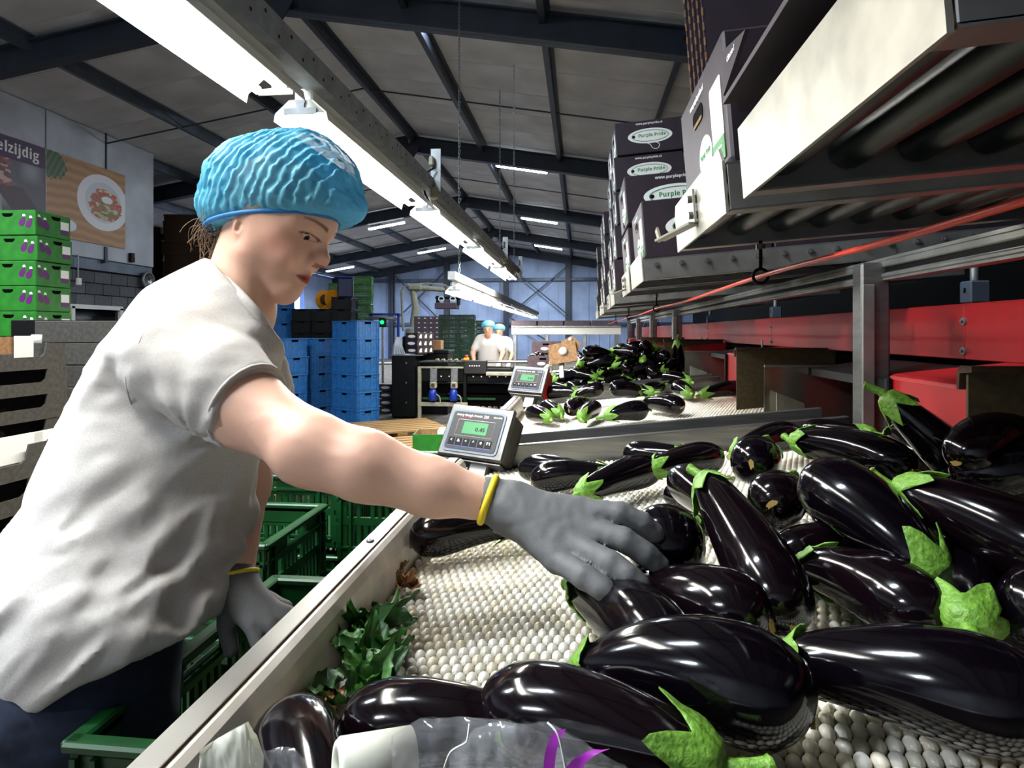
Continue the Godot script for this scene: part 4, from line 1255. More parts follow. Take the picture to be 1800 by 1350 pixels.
	# second table
	var t2 := [
		[968, 736, .04, 912, 722, .045, .040, "aubergine at the left end of the second table, first green cap from the left"],
		[986, 728, .04, 930, 706, .06, .040, "aubergine on the second table behind the leftmost one, second green cap from the left"],
		[1040, 690, .05, 950, 692, .06, .040, "aubergine at the back left of the second table"],
		[1062, 694, .05, 1000, 722, .045, .042, "aubergine on the second table with a pale scar at its lower left tip"],
		[1022, 736, .04, 1078, 696, .06, .040, "aubergine on the second table leaning right from its upright green cap"],
		[1010, 700, .06, 1062, 682, .10, .040, "aubergine on top of the second table's left cluster"],
		[1130, 690, .05, 1072, 684, .09, .045, "biggest rounded tip standing up in the second table's left cluster"],
		[1064, 732, .04, 1140, 722, .045, .042, "aubergine on the second table, green cap square to its left, belly mirrored in light"],
		[1100, 706, .05, 1200, 716, .045, .043, "aubergine on the second table nearest the white beads, tip to the right"],
		[1150, 690, .05, 1092, 690, .05, .038, "aubergine behind the middle of the second table's row"],
		[1220, 672, .06, 1166, 664, .08, .040, "aubergine high at the back of the second table's right cluster"],
		[1214, 694, .04, 1172, 672, .07, .042, "aubergine on the second table with its green cap low at the right"],
		[1232, 694, .04, 1312, 682, .045, .040, "rightmost aubergine on the second table, green cap at its left end"],
		[1180, 676, .04, 1130, 690, .04, .038, "aubergine in the dip between the second table's two clusters"],
	]
	for k in t2.size():
		var q: Array = t2[k]
		var ps := on_belt(q[0], q[1], q[2])
		var pb := on_belt(q[3], q[4], q[5])
		var d := (pb - ps).normalized()
		ps = pb - d * clampf(ps.distance_to(pb), 0.17, 0.25)
		if k in [0, 1, 4, 7, 11, 12]:
			ps = on_belt(q[0], q[1], q[2])
			pb = ps + d * clampf(ps.distance_to(pb), 0.17, 0.25)
		var o := make_aubergine(ps.distance_to(pb), q[6], 0.01, 1, true, 300 + k)
		o.name = numbered("aubergine")
		add_child(o)
		tag(o, q[7], "aubergine", "aubergines on the second table")
		aub_place(ps, pb, o, belt_n() if absf(d.y) < 0.9 else Vector3.RIGHT, 0.0)
	# the heap on the third table
	var protos := []
	for k in 4:
		protos.append(make_aubergine(0.22, 0.042, 0.012, 0, false, 500 + k))
	var r2 := RandomNumberGenerator.new()
	r2.seed = 21
	var made := 0
	for layer in 4:
		var nx: int = [9, 8, 6, 3][layer]
		var nz: int = [4, 3, 2, 2][layer]
		for i in nx:
			for j in nz:
				var x := lerpf(-0.2 + 0.08 * layer, 0.66 - 0.05 * layer, (i + 0.5) / nx) + r2.randf_range(-0.02, 0.02)
				var z := lerpf(-4.02 - 0.04 * layer, -4.85 + 0.1 * layer, (j + 0.5) / nz) + r2.randf_range(-0.04, 0.04)
				var p := Vector3(x, belt_y(x) + 0.043 + 0.066 * layer, z)
				var a := r2.randf() * TAU
				var tilt := r2.randf_range(-0.25, 0.3) * (1.0 if layer > 0 else 0.1)
				var d := Vector3(cos(a) * cos(tilt), sin(tilt) + TABLE_TILT * cos(a), sin(a) * cos(tilt)).normalized()
				var o: Node3D
				o = protos[made % 4].duplicate()
				o.name = numbered("aubergine")
				add_child(o)
				var pl := "at its bottom" if layer == 0 else ("in its middle" if layer < 3 else "on its crest")
				tag(o, "aubergine in the crowded heap on the third table, %s" % pl, "aubergine", "aubergines heaped on the third table, %s" % pl)
				aub_place(p - d * 0.11, p + d * 0.11, o, Vector3.UP, r2.randf() * TAU)
				made += 1
	for o in protos: o.free()
	var up := make_aubergine(0.22, 0.042, 0.0, 1, false, 77)
	up.name = numbered("aubergine")
	add_child(up)
	tag(up, "aubergine standing upright at the right end of the third table's heap", "aubergine")
	aub_place(Vector3(0.64, 1.30, -4.25), Vector3(0.66, 1.08, -4.3), up, Vector3.RIGHT)

# ---------- figures: smooth unions of tapered capsules, meshed as surface nets ----------
class Field:
	var kind := PackedInt32Array()
	var a := PackedVector3Array()
	var ba := PackedVector3Array()
	var bb := PackedFloat32Array()
	var ra := PackedFloat32Array()
	var dr := PackedFloat32Array()
	var kk := PackedFloat32Array()
	var squash := Vector3.ONE
	var gain := 1.0
	func cap(p: Vector3, q: Vector3, r0: float, r1: float, k := 0.02) -> Field:
		kind.append(0); a.append(p); ba.append(q - p); bb.append(maxf((q - p).length_squared(), 1e-9)); ra.append(r0); dr.append(r1 - r0); kk.append(k)
		return self
	func ell(p: Vector3, r: Vector3, k := 0.02) -> Field:
		kind.append(1); a.append(p); ba.append(r); bb.append(1.0); ra.append(0); dr.append(0); kk.append(k)
		return self
	func cut(p: Vector3, q: Vector3, r0: float, r1: float, k := 0.01) -> Field:
		cap(p, q, r0, r1, k)
		kind[-1] = 2
		return self
	func half(p: Vector3, n: Vector3, k := 0.008) -> Field: # keeps the side against n
		kind.append(3); a.append(p); ba.append(n.normalized()); bb.append(1.0); ra.append(0); dr.append(0); kk.append(k)
		return self
	func chain(pts: Array, rs: Array, k := 0.02) -> Field:
		for i in pts.size() - 1: cap(pts[i], pts[i + 1], rs[i], rs[i + 1], k)
		return self
	func ev(p0: Vector3) -> float:
		var p := p0 * squash
		var d := 10.0
		for i in kind.size():
			var t := kind[i]
			var q := p - a[i]
			var e := 0.0
			if t == 1:
				var r := ba[i]
				var u := q / r
				var l := u.length()
				e = l * (l - 1.0) / maxf((u / r).length(), 1e-6)
			elif t == 3:
				e = -q.dot(ba[i])
			else:
				var h := clampf(q.dot(ba[i]) / bb[i], 0.0, 1.0)
				e = (q - ba[i] * h).length() - ra[i] - dr[i] * h
			var k := kk[i]
			if t < 2:
				var h := maxf(k - absf(d - e), 0.0) / k
				d = minf(d, e) - h * h * k * 0.25
			else:
				e = -e
				var h := maxf(k - absf(d - e), 0.0) / k
				d = maxf(d, e) + h * h * k * 0.25
		return d * gain
func nets(f: Callable, lo: Vector3, hi: Vector3, cell: float) -> Array:
	var nx := int(ceil((hi.x - lo.x) / cell)) + 2
	var ny := int(ceil((hi.y - lo.y) / cell)) + 2
	var nz := int(ceil((hi.z - lo.z) / cell)) + 2
	var sx := 1
	var sy := nx
	var sz := nx * ny
	var vals := PackedFloat32Array()
	vals.resize(nx * ny * nz)
	vals.fill(99.0)
	var B := 5
	var reach := cell * B * 0.87 * 1.25 + 0.012
	var blocks := []
	for bz in range(0, nz - 1, B):
		for by in range(0, ny - 1, B):
			for bx in range(0, nx - 1, B):
				var c := lo + Vector3(bx + B * 0.5, by + B * 0.5, bz + B * 0.5) * cell
				if absf(f.call(c)) > reach: continue
				blocks.append(Vector3i(bx, by, bz))
				for k in range(bz, mini(bz + B + 1, nz)):
					for j in range(by, mini(by + B + 1, ny)):
						for i in range(bx, mini(bx + B + 1, nx)):
							var n := i + j * sy + k * sz
							if vals[n] > 90.0: vals[n] = f.call(lo + Vector3(i, j, k) * cell)
	var at_cell := {}
	var pts := PackedVector3Array()
	var off := [0, sx, sy, sx + sy, sz, sx + sz, sy + sz, sx + sy + sz]
	var co := [Vector3(0, 0, 0), Vector3(1, 0, 0), Vector3(0, 1, 0), Vector3(1, 1, 0), Vector3(0, 0, 1), Vector3(1, 0, 1), Vector3(0, 1, 1), Vector3(1, 1, 1)]
	var ed := [0, 1, 2, 3, 4, 5, 6, 7, 0, 2, 1, 3, 4, 6, 5, 7, 0, 4, 1, 5, 2, 6, 3, 7]
	var ix := PackedInt32Array()
	for b in blocks:
		for k in range(b.z, mini(b.z + B, nz - 1)):
			for j in range(b.y, mini(b.y + B, ny - 1)):
				for i in range(b.x, mini(b.x + B, nx - 1)):
					var n: int = i + j * sy + k * sz
					var neg := 0
					for q in 8:
						if vals[n + off[q]] < 0.0: neg += 1
					if neg == 0 or neg == 8: continue
					var s := Vector3.ZERO
					var c := 0
					for q in 12:
						var v0: float = vals[n + off[ed[2 * q]]]
						var v1: float = vals[n + off[ed[2 * q + 1]]]
						if (v0 < 0.0) != (v1 < 0.0):
							s += co[ed[2 * q]].lerp(co[ed[2 * q + 1]], v0 / (v0 - v1))
							c += 1
					at_cell[n] = pts.size()
					pts.append(lo + (Vector3(i, j, k) + s / c) * cell)
	for n in at_cell.keys():
		var v0: float = vals[n]
		for ax in 3:
			var st: int = [sx, sy, sz][ax]
			var s1: int = [sy, sz, sx][ax]
			var s2: int = [sz, sx, sy][ax]
			var v1: float = vals[n + st]
			if (v0 < 0.0) == (v1 < 0.0): continue
			var q0: int = at_cell.get(n, -1)
			var q1: int = at_cell.get(n - s1, -1)
			var q2: int = at_cell.get(n - s1 - s2, -1)
			var q3: int = at_cell.get(n - s2, -1)
			if mini(mini(q0, q1), mini(q2, q3)) < 0: continue
			if v0 < 0.0: ix.append_array([q0, q2, q1, q0, q3, q2])
			else: ix.append_array([q0, q1, q2, q0, q2, q3])
	return [pts, ix]
func join_nets(sets: Array) -> Array:
	var pts := PackedVector3Array()
	var ix := PackedInt32Array()
	for s in sets:
		var o := pts.size()
		pts.append_array(s[0])
		for i in s[1]: ix.append(i + o)
	return [pts, ix]
func net_mesh(s: Array, cols = null) -> ArrayMesh:
	return indexed(s[0], s[1], cols)
func lin(c: Color) -> Color:
	return c.srgb_to_linear()

# ---------- the worker in front ----------
var HB := Basis()
var HC := Vector3()
func hd(x: float, y: float, z: float) -> Vector3: # a point in the head's own axes: near side, up, face forward
	return HC + HB * Vector3(x, y, z)
func skin_at(p: Vector3) -> Color:
	var c := Color(0.87, 0.69, 0.60)
	var q := HB.inverse() * (p - HC)
	if q.length() < 0.2 and (q.y > 0.008 + 0.55 * q.z and q.length() > 0.06 or q.z < -0.075): return lin(Color(0.34, 0.26, 0.17))
	if q.length() < 0.2:
		var ax := absf(q.x)
		# lips
		var ly := q.y + 0.0565
		if q.z > 0.07 and ax < 0.026:
			var lh := 0.0095 * (1.0 - pow(ax / 0.026, 2.0))
			if absf(ly) < lh: c = c.lerp(Color(0.68, 0.31, 0.31), clampf((lh - absf(ly)) / 0.003, 0, 1))
			if absf(ly) < 0.0012 and ax < 0.024: c = c.lerp(Color(0.42, 0.2, 0.19), 0.8)
		# flushed cheek and nose tip
		c = c.lerp(Color(0.80, 0.47, 0.42), 0.55 * exp(-pow(Vector3(ax - 0.052, q.y + 0.018, q.z - 0.05).length() / 0.024, 2.0)))
		c = c.lerp(Color(0.80, 0.50, 0.44), 0.4 * exp(-pow(Vector3(q.x, q.y + 0.02, q.z - 0.115).length() / 0.016, 2.0)))
		# brows
		var bt := (ax - 0.012) / 0.044
		if bt > 0.0 and bt < 1.0 and q.z > 0.03:
			var by := 0.0375 + 0.007 * sin(bt * 2.3) - 0.002 * bt
			var bh := 0.0054 * (1.0 - 0.5 * bt)
			c = c.lerp(Color(0.36, 0.25, 0.17), 0.75 * clampf((bh - absf(q.y - by)) / 0.0032, 0, 1))
		# lash lines round the eye
		var e := Vector2((ax - 0.0325) / 0.0155, (q.y - 0.0138) / 0.0052)
		if q.z > 0.045:
			var el := e.length()
			if q.y > 0.0135: c = c.lerp(Color(0.18, 0.11, 0.09), clampf(1.0 - absf(el - 1.05) / 0.35, 0, 1) * 0.95)
			else: c = c.lerp(Color(0.55, 0.36, 0.30), clampf(1.0 - absf(el - 1.05) / 0.3, 0, 1) * 0.6)
		if ax < 0.012 and q.y < -0.022 and q.y > -0.032 and q.z > 0.098: c = c.lerp(Color(0.45, 0.25, 0.21), 0.5)
	return lin(c)
func build_woman() -> void:
	M.skin = mat(Color.WHITE, 0.48)
	M.skin.vertex_color_use_as_albedo = true
	M.skin.subsurf_scatter_enabled = true
	M.skin.subsurf_scatter_strength = 0.12
	M.skin.heightmap_enabled = true
	M.skin.heightmap_texture = M.fine_t
	M.skin.heightmap_scale = 0.02
	tri_map(M.skin, Vector3.ONE * 9.0)
	var weave := noise_tex(0.35, 2, Color(0.86, 0.86, 0.86), Color(1, 1, 1), 256, FastNoiseLite.TYPE_VALUE, 9)
	M.shirt = worn(Color(0.78, 0.765, 0.75), 0.85, 0, weave, 7.0, 0.03)
	M.shirt.rim_enabled = true
	M.shirt.rim = 0.2
	M.jeans = worn(Color(0.10, 0.16, 0.27), 0.85, 0, noise_tex(0.08, 4, Color(0.45, 0.45, 0.5), Color(1, 1, 1), 256, FastNoiseLite.TYPE_VALUE, 4), 5.0, 0.05)
	M.glove = worn(Color(0.375, 0.375, 0.375), 0.7, 0, weave, 11.0, 0.04)
	M.cuff = mat(Color(0.87, 0.76, 0.13), 0.7)
	M.hair = worn(Color(0.47, 0.36, 0.22), 0.5, 0, M.rough_t, 10.0)
	M.cap = worn(Color(0.40, 0.76, 0.86), 0.6, 0, weave, 12.0, 0.03)
	M.cap.transparency = BaseMaterial3D.TRANSPARENCY_ALPHA
	M.cap.albedo_color.a = 0.80
	M.cap.backlight_enabled = true
	M.cap.backlight = Color(0.2, 0.5, 0.65)
	M.cap_band = mat(Color(0.10, 0.42, 0.66), 0.7)

	var t := thing("person", "person in white T-shirt and crinkled blue cap reaching a grey glove across the beads", "person", Vector3(-0.78, 0, -1.0))
	var base := t.position
	# head axes from where the face looks: to the right, down, half towards the viewer
	HC = at(487, 405, 1.15)
	var T := -ray(487, 405).normalized()
	var Rr := Vector3.UP.cross(T).normalized()
	var U0 := T.cross(Rr)
	var yaw := deg_to_rad(56.0)
	var roll := deg_to_rad(-24.0)
	var Rt := Rr * cos(roll) + U0 * sin(roll)
	var Ut := U0 * cos(roll) - Rr * sin(roll)
	var F := (Rt * sin(yaw) + T * cos(yaw)).normalized()
	var S := Ut.cross(F).normalized() # her left; the near side is the other one
	HB = Basis(-S, Ut, F) # x: near side (left-handed on purpose, only used for placing)
	# --- head
	var h := Field.new()
	h.ell(hd(0, 0.045, -0.018), Vector3(0.082, 0.082, 0.082), 0.03)
	h.cap(hd(0, 0.04, -0.03), hd(0, 0.045, 0.012), 0.074, 0.070, 0.04)
	h.cap(hd(0, 0.01, 0.020), hd(0, -0.035, 0.030), 0.062, 0.052, 0.04)
	h.cap(hd(0, -0.05, 0.042), hd(0, -0.088, 0.062), 0.040, 0.021, 0.03)
	for s in [-1, 1]:
		h.cap(hd(0.0475 * s, -0.050, 0.006), hd(0.014 * s, -0.094, 0.062), 0.0215, 0.0155, 0.025)
		h.cap(hd(0.058 * s, 0.01, 0.0), hd(0.0475 * s, -0.050, 0.006), 0.022, 0.0215, 0.03)
		h.cap(hd(0.033 * s, -0.022, 0.058), hd(0.045 * s, -0.008, 0.040), 0.026, 0.025, 0.03)
		h.cap(hd(0.012 * s, 0.038, 0.078), hd(0.048 * s, 0.036, 0.056), 0.011, 0.012, 0.022)
		h.cut(hd(0.0335 * s, 0.0145, 0.0935), hd(0.0315 * s, 0.0145, 0.0945), 0.0170, 0.0165, 0.010)
	h.cap(hd(0, 0.055, 0.058), hd(0, 0.03, 0.062), 0.035, 0.03, 0.03)
	h.cap(hd(0, 0.026, 0.086), hd(0, -0.012, 0.107), 0.0085, 0.0105, 0.012)
	h.cap(hd(0, -0.011, 0.1085), hd(0, -0.017, 0.1085), 0.0100, 0.0095, 0.012)
	for s in [-1, 1]: h.cap(hd(0.011 * s, -0.022, 0.094), hd(0.0125 * s, -0.022, 0.088), 0.0085, 0.008, 0.008)
	h.cap(hd(0, -0.04, 0.078), hd(0, -0.075, 0.078), 0.018, 0.016, 0.02)
	for s in [-1, 1]:
		h.cap(hd(0.002 * s, -0.0515, 0.0945), hd(0.022 * s, -0.0555, 0.083), 0.0068, 0.0036, 0.005)
		h.cap(hd(0.002 * s, -0.0625, 0.0935), hd(0.019 * s, -0.0590, 0.084), 0.0078, 0.0038, 0.005)
	h.cut(hd(-0.022, -0.057, 0.094), hd(0.022, -0.057, 0.094), 0.0012, 0.0012, 0.004)
	h.cap(hd(0, -0.095, 0.072), hd(0, -0.098, 0.070), 0.015, 0.015, 0.02)
	# lids over the eyeballs
	for s in [-1, 1]:
		h.cap(hd(0.0185 * s, 0.0150, 0.0765), hd(0.032 * s, 0.0208, 0.0805), 0.0035, 0.0048, 0.004)
		h.cap(hd(0.032 * s, 0.0208, 0.0805), hd(0.0465 * s, 0.0140, 0.0672), 0.0048, 0.0038, 0.004)
		h.cap(hd(0.0195 * s, 0.0125, 0.0755), hd(0.032 * s, 0.0062, 0.0775), 0.0034, 0.0038, 0.004)
		h.cap(hd(0.032 * s, 0.0062, 0.0775), hd(0.0460 * s, 0.0115, 0.0660), 0.0038, 0.0036, 0.004)
	# ear of the near side
	h.ell(hd(0.068, -0.022, -0.020), Vector3(0.012, 0.022, 0.015), 0.008)
	h.cut(hd(0.081, -0.018, -0.016), hd(0.079, -0.028, -0.016), 0.005, 0.004, 0.005)
	var nb := at(412, 548, 1.13)
	h.cap(hd(0, -0.015, -0.038), nb, 0.056, 0.064, 0.012)
	h.cap(hd(0.045, -0.045, -0.03), at(436, 572, 1.09), 0.014, 0.018, 0.03)
	var hs := nets(h.ev, HC - Vector3(0.19, 0.15, 0.17), HC + Vector3(0.17, 0.16, 0.17), 0.0023)
	# --- body under the clothes: neck, trunk, arms
	var b := Field.new()
	b.cap(hd(0, -0.03, -0.03), nb, 0.05, 0.056, 0.03)
	b.cap(nb, at(330, 620, 1.13), 0.056, 0.09, 0.05)
	b.chain([at(330, 640, 1.12), at(290, 830, 1.12), at(235, 1040, 1.10), at(200, 1180, 1.06)], [0.09, 0.08, 0.08, 0.07], 0.05)
	var sh := at(312, 625, 1.0)
	var el := at(545, 783, 0.885)
	var wr := at(862, 880, 0.88)
	b.chain([nb, sh], [0.05, 0.062], 0.04)
	b.chain([sh, at(430, 716, 0.94), el], [0.060, 0.055, 0.046], 0.03)
	b.chain([el, at(640, 818, 0.875), at(760, 856, 0.878), wr], [0.046, 0.0475, 0.039, 0.029], 0.02)
	b.cap(at(535, 800, 0.88), at(560, 806, 0.88), 0.038, 0.038, 0.03)
	var lsh := at(425, 610, 1.28)
	var lel := at(430, 850, 1.22)
	var lwr := at(418, 1006, 1.10)
	b.chain([nb, lsh, lel, lwr], [0.05, 0.058, 0.045, 0.028], 0.03)
	var hipc := Vector3(-0.88, 0.78, -0.98)
	for s in [-1, 1]: b.chain([hipc + Vector3(0, 0, 0.08 * s), Vector3(-0.90, 0.45, -0.98 + 0.10 * s), Vector3(-0.93, 0.09, -0.98 + 0.11 * s), Vector3(-0.83, 0.05, -0.98 + 0.12 * s)], [0.07, 0.05, 0.04, 0.035], 0.03)
	var bs := nets(b.ev, Vector3(-1.06, 0.0, -1.45), Vector3(-0.07, 1.50, -0.72), 0.011)
	var all := join_nets([bs, hs])
	var cols := PackedColorArray()
	for p in all[0]: cols.append(skin_at(p))
	var pts: PackedVector3Array = all[0]
	for i in pts.size(): pts[i] -= base
	all[0] = pts
	part("body", net_mesh(all, cols), M.skin, t)
	# eyes
	for s in [-1, 1]:
		var ec := hd(0.0325 * s, 0.0140, 0.0712)
		var look := (HB * Vector3(0.02 * s + 0.06, -0.40, 0.9)).normalized()
		var e := part("eyeball", MB.new().lathe([Vector2(0, -0.0125), Vector2(0.0068, -0.0105), Vector2(0.0108, -0.0062), Vector2(0.0125, 0), Vector2(0.0108, 0.0062), Vector2(0.0068, 0.0105), Vector2(0, 0.0125)], 20, Transform3D(MB.new().frame_of(look) * Basis(Vector3.RIGHT, PI / 2), ec - base)), mat(Color(0.80, 0.76, 0.73), 0.3), t)
		part("iris", MB.new().cyl(ec + look * 0.0112 - base, ec + look * 0.0128 - base, 0.0068, 0.0052, 18), mat(Color(0.13, 0.09, 0.06), 0.25), e)
		part("pupil", MB.new().cyl(ec + look * 0.0126 - base, ec + look * 0.0131 - base, 0.0026, 0.0024, 14), M.black, e)
		var lid := [hd(0.0185 * s, 0.0140, 0.0805), hd(0.025 * s, 0.0180, 0.0838), hd(0.032 * s, 0.0190, 0.0842), hd(0.040 * s, 0.0170, 0.0800), hd(0.0485 * s, 0.0118, 0.0705)]
		for i in 5: lid[i] -= base
		part("eyelashes", MB.new().tube(smooth_pts(lid, 3), [0.0004, 0.0007, 0.0009, 0.001, 0.0011, 0.0012, 0.0013, 0.0013, 0.0013, 0.0012, 0.0011, 0.0009, 0.0005], 6), mat(Color(0.10, 0.065, 0.05), 0.6), t)
	# --- T-shirt
	var sf := Field.new()
	sf.squash = Vector3(1, 1, 1.4)
	sf.gain = 0.75
	var sq := func(p: Vector3) -> Vector3: return p * Vector3(1, 1, 1.4)
	var tor := [at(345, 590, 1.12), at(315, 690, 1.12), at(268, 830, 1.12), at(232, 960, 1.11), at(165, 1110, 1.06)]
	var tr := [0.100, 0.150, 0.168, 0.185, 0.215]
	for i in 4:
		sf.cap(sq.call(tor[i]), sq.call(tor[i + 1]), tr[i], tr[i + 1], 0.06)
	sf.cap(sq.call(at(400, 532, 1.12)), sq.call(at(340, 590, 1.12)), 0.066, 0.10, 0.05)
	sf.cap(sq.call(at(378, 540, 1.13)), sq.call(at(300, 596, 1.03)), 0.058, 0.078, 0.05)
	sf.cap(sq.call(at(425, 560, 1.17)), sq.call(at(420, 660, 1.17)), 0.055, 0.10, 0.05)
	sf.cap(sq.call(nb + Vector3(0, -0.03, 0)), sq.call(lsh), 0.06, 0.08, 0.05)
	sf.cap(sq.call(lsh), sq.call(at(455, 690, 1.26)), 0.075, 0.07, 0.04)
	# neckline: the shirt reaches up to the collar and stops there
	var nape := at(371, 474, 1.16)
	var fro := at(470, 580, 1.09)
	var mid := (nape + fro) / 2.0
	var side := at(426, 522, 1.045) - mid
	var nup := side.cross(fro - nape).normalized()
	if nup.y < 0.0: nup = -nup
	sf.cap(sq.call(mid + nup * 0.01), sq.call(at(352, 596, 1.12)), 0.090, 0.12, 0.03)
	sf.cap(sq.call(mid + side * 0.35), sq.call(at(400, 600, 1.08)), 0.075, 0.10, 0.03)
	sf.half(sq.call(mid + nup * 0.004), (-nup) * Vector3(1, 1, 0.71) * -1.0, 0.006)
	# hem cut: from the lower left up to the front
	var ha: Vector3 = sq.call(at(378, 1074, 1.08))
	var hn: Vector3 = (sq.call(at(60, 1240, 0.98)) - ha).cross(Vector3(0, 0, -1)).normalized()
	if hn.y > 0.0: hn = -hn
	sf.half(ha, hn, 0.006)
	# long soft folds, laid on the surface they rise from
	var trace := func(f: Callable, x: float, y: float) -> Vector3:
		var d := 0.72
		while d < 1.4:
			if f.call(at(x, y, d)) < 0.0: break
			d += 0.004
		return at(x, y, d)
	var folds := [[[372, 770], [300, 800], [200, 838], [75, 884]], [[440, 905], [360, 985], [270, 1045], [170, 1100]], [[400, 860], [290, 960], [150, 1040], [50, 1085]], [[420, 1000], [330, 1070], [240, 1120]], [[280, 560], [215, 610], [160, 690]], [[330, 790], [220, 890], [110, 960]]]
	for fo in folds:
		var fp := []
		for q in fo: fp.append(trace.call(sf.ev, q[0], q[1]))
		for i in fp.size() - 1:
			var w := ray(250, 850) * 0.0095
			sf.cap(sq.call(fp[i] + w), sq.call(fp[i + 1] + w), 0.016 if i else 0.012, 0.016 if i < fp.size() - 2 else 0.008, 0.03)
	var slv := Field.new()
	var s0 := at(318, 632, 1.0)
	var s1 := at(436, 712, 0.935)
	slv.cap(s0, at(385, 674, 0.965), 0.080, 0.072, 0.03)
	slv.cap(at(385, 674, 0.965), s1 + (s1 - s0).normalized() * 0.05, 0.072, 0.066, 0.03)
	slv.half(s1 + (s1 - s0).normalized() * 0.006, s1 - s0 + Vector3(0.02, 0.0, 0), 0.004)
	var nf := FastNoiseLite.new()
	nf.seed = 11
	nf.frequency = 1.0
	nf.fractal_octaves = 2
	var n2 := FastNoiseLite.new()
	n2.seed = 5
	n2.frequency = 1.0
	n2.fractal_octaves = 2
	var fd := Vector3(0.70, 0.70, 0.1).normalized() # drape direction: from the belly up to the armpit
	var arm_pit := at(372, 762, 0.97)
	var shirt := func(p: Vector3) -> float:
		var d: float = sf.ev(p)
		var e: float = slv.ev(p)
		var hh := maxf(0.045 - absf(d - e), 0.0) / 0.045
		d = minf(d, e) - hh * hh * 0.045 * 0.25
		if absf(d) < 0.03:
			var al := p.dot(fd)
			var ac := p - fd * al
			var q := ac * 10.0 + fd * al * 1.3
			var low := clampf((1.20 - p.y) / 0.2, 0.15, 1.0)
			d += low * (0.0085 * (absf(nf.get_noise_3dv(q)) * 2.0 - 0.5) + 0.0016 * n2.get_noise_3dv(ac * 30.0 + fd * al * 3.0))
			# creases running out of the armpit and round the sleeve
			var r := p - arm_pit
			var fade := exp(-r.length() / 0.12)
			d += 0.006 * fade * sin(atan2(r.y, r.x) * 9.0)
			d += 0.0035 * exp(-pow((p.y - 1.27) / 0.1, 2.0)) * n2.get_noise_3dv(Vector3(p.x * 6.0, p.y * 30.0, p.z * 8.0))
		return d
	var ss := nets(shirt, Vector3(-1.2, 0.74, -1.46), Vector3(-0.40, 1.53, -0.78), 0.0075)
	pts = ss[0]
	for i in pts.size(): pts[i] -= base
	ss[0] = pts
	var shm := part("t_shirt", net_mesh(ss), M.shirt, t)
	# seams of the sleeve and the side
	for sm in [[[262, 560], [246, 600], [226, 640], [222, 672], [232, 712], [262, 742], [300, 752]]]:
		var spt := []
		for q in sm: spt.append(trace.call(shirt, q[0], q[1]) - base)
		part("seam", MB.new().tube(smooth_pts(spt, 4), 0.0016, 5), M.shirt, shm)
	# ribbed collar round the neck
	var col := []
	for i in 25:
		var a := TAU * i / 24
		var ax: Vector3 = (nb - hd(0, -0.03, -0.03)).normalized()
		var u := ax.cross(Vector3.BACK).normalized()
		var w := ax.cross(u)
		col.append(mid + (fro - nape) / 2.0 * cos(a) + side * sin(a) - base)
	part("collar", MB.new().tube(col, 0.0085, 8), M.shirt, shm)
	# sleeve hem
	var sc := []
	var sax := (s1 - s0).normalized()
	var su := sax.cross(Vector3.UP).normalized()
	var sw := sax.cross(su)
	for i in 25: sc.append(s1 + sax * 0.0 + (su * cos(TAU * i / 24) + sw * sin(TAU * i / 24)) * 0.0655 - base)
	part("sleeve_hem", MB.new().tube(sc, 0.0036, 6), M.shirt, shm)
	# --- jeans
	var jf := Field.new()
	jf.squash = Vector3(1, 1, 1.25)
	jf.gain = 0.8
	jf.cap(Vector3(-0.80, 0.90, -0.98 * 1.25), Vector3(-0.85, 0.74, -0.96 * 1.25), 0.135, 0.185, 0.05)
	for s in [-1, 1]: jf.chain([Vector3(-0.87, 0.74, (-0.98 + 0.08 * s) * 1.25), Vector3(-0.90, 0.45, (-0.98 + 0.10 * s) * 1.25), Vector3(-0.93, 0.08, (-0.98 + 0.11 * s) * 1.25)], [0.13, 0.085, 0.075], 0.03)
	var jn := func(p: Vector3) -> float:
		return jf.ev(p) + 0.004 * n2.get_noise_3dv(p * Vector3(10, 22, 10))
	var js := nets(jn, Vector3(-1.12, 0.0, -1.3), Vector3(-0.54, 1.12, -0.68), 0.013)
	pts = js[0]
	for i in pts.size(): pts[i] -= base
	js[0] = pts
	part("jeans", net_mesh(js), M.jeans, t)
	for s in [-1, 1]:
		var z: float = -0.98 + 0.12 * s
		part("shoe", MB.new().bbox(Vector3(-0.88, 0.045, z) - base, Vector3(0.27, 0.09, 0.10), 0.03), M.dark, t)
	# --- hair cap
	var cf := Field.new()
	cf.ell(hd(0, 0.083, 0.004), Vector3(0.096, 0.096, 0.096), 0.03)
	cf.cap(hd(0.0, 0.03, -0.05), hd(0.0, 0.05, 0.01), 0.094, 0.090, 0.03)
	cf.cap(hd(0.0, 0.075, -0.055), hd(0.0, 0.080, 0.045), 0.088, 0.082, 0.03)
	cf.cap(hd(0.012, 0.052, -0.10), hd(0.012, 0.005, -0.098), 0.062, 0.056, 0.04)
	cf.cap(hd(0.0, 0.085, 0.075), hd(0.0, 0.078, 0.098), 0.056, 0.042, 0.03)
	cf.cap(hd(0.0, 0.125, 0.0), hd(0, 0.12, 0.03), 0.062, 0.056, 0.04)
	var bandn := HB * Vector3(0.0, -1.0, 0.55)
	cf.half(hd(0.0, 0.008, 0.0), bandn, 0.02)
	var pinch := hd(0.05, 0.058, 0.085)
	var pinch2 := hd(0.082, -0.012, -0.045)
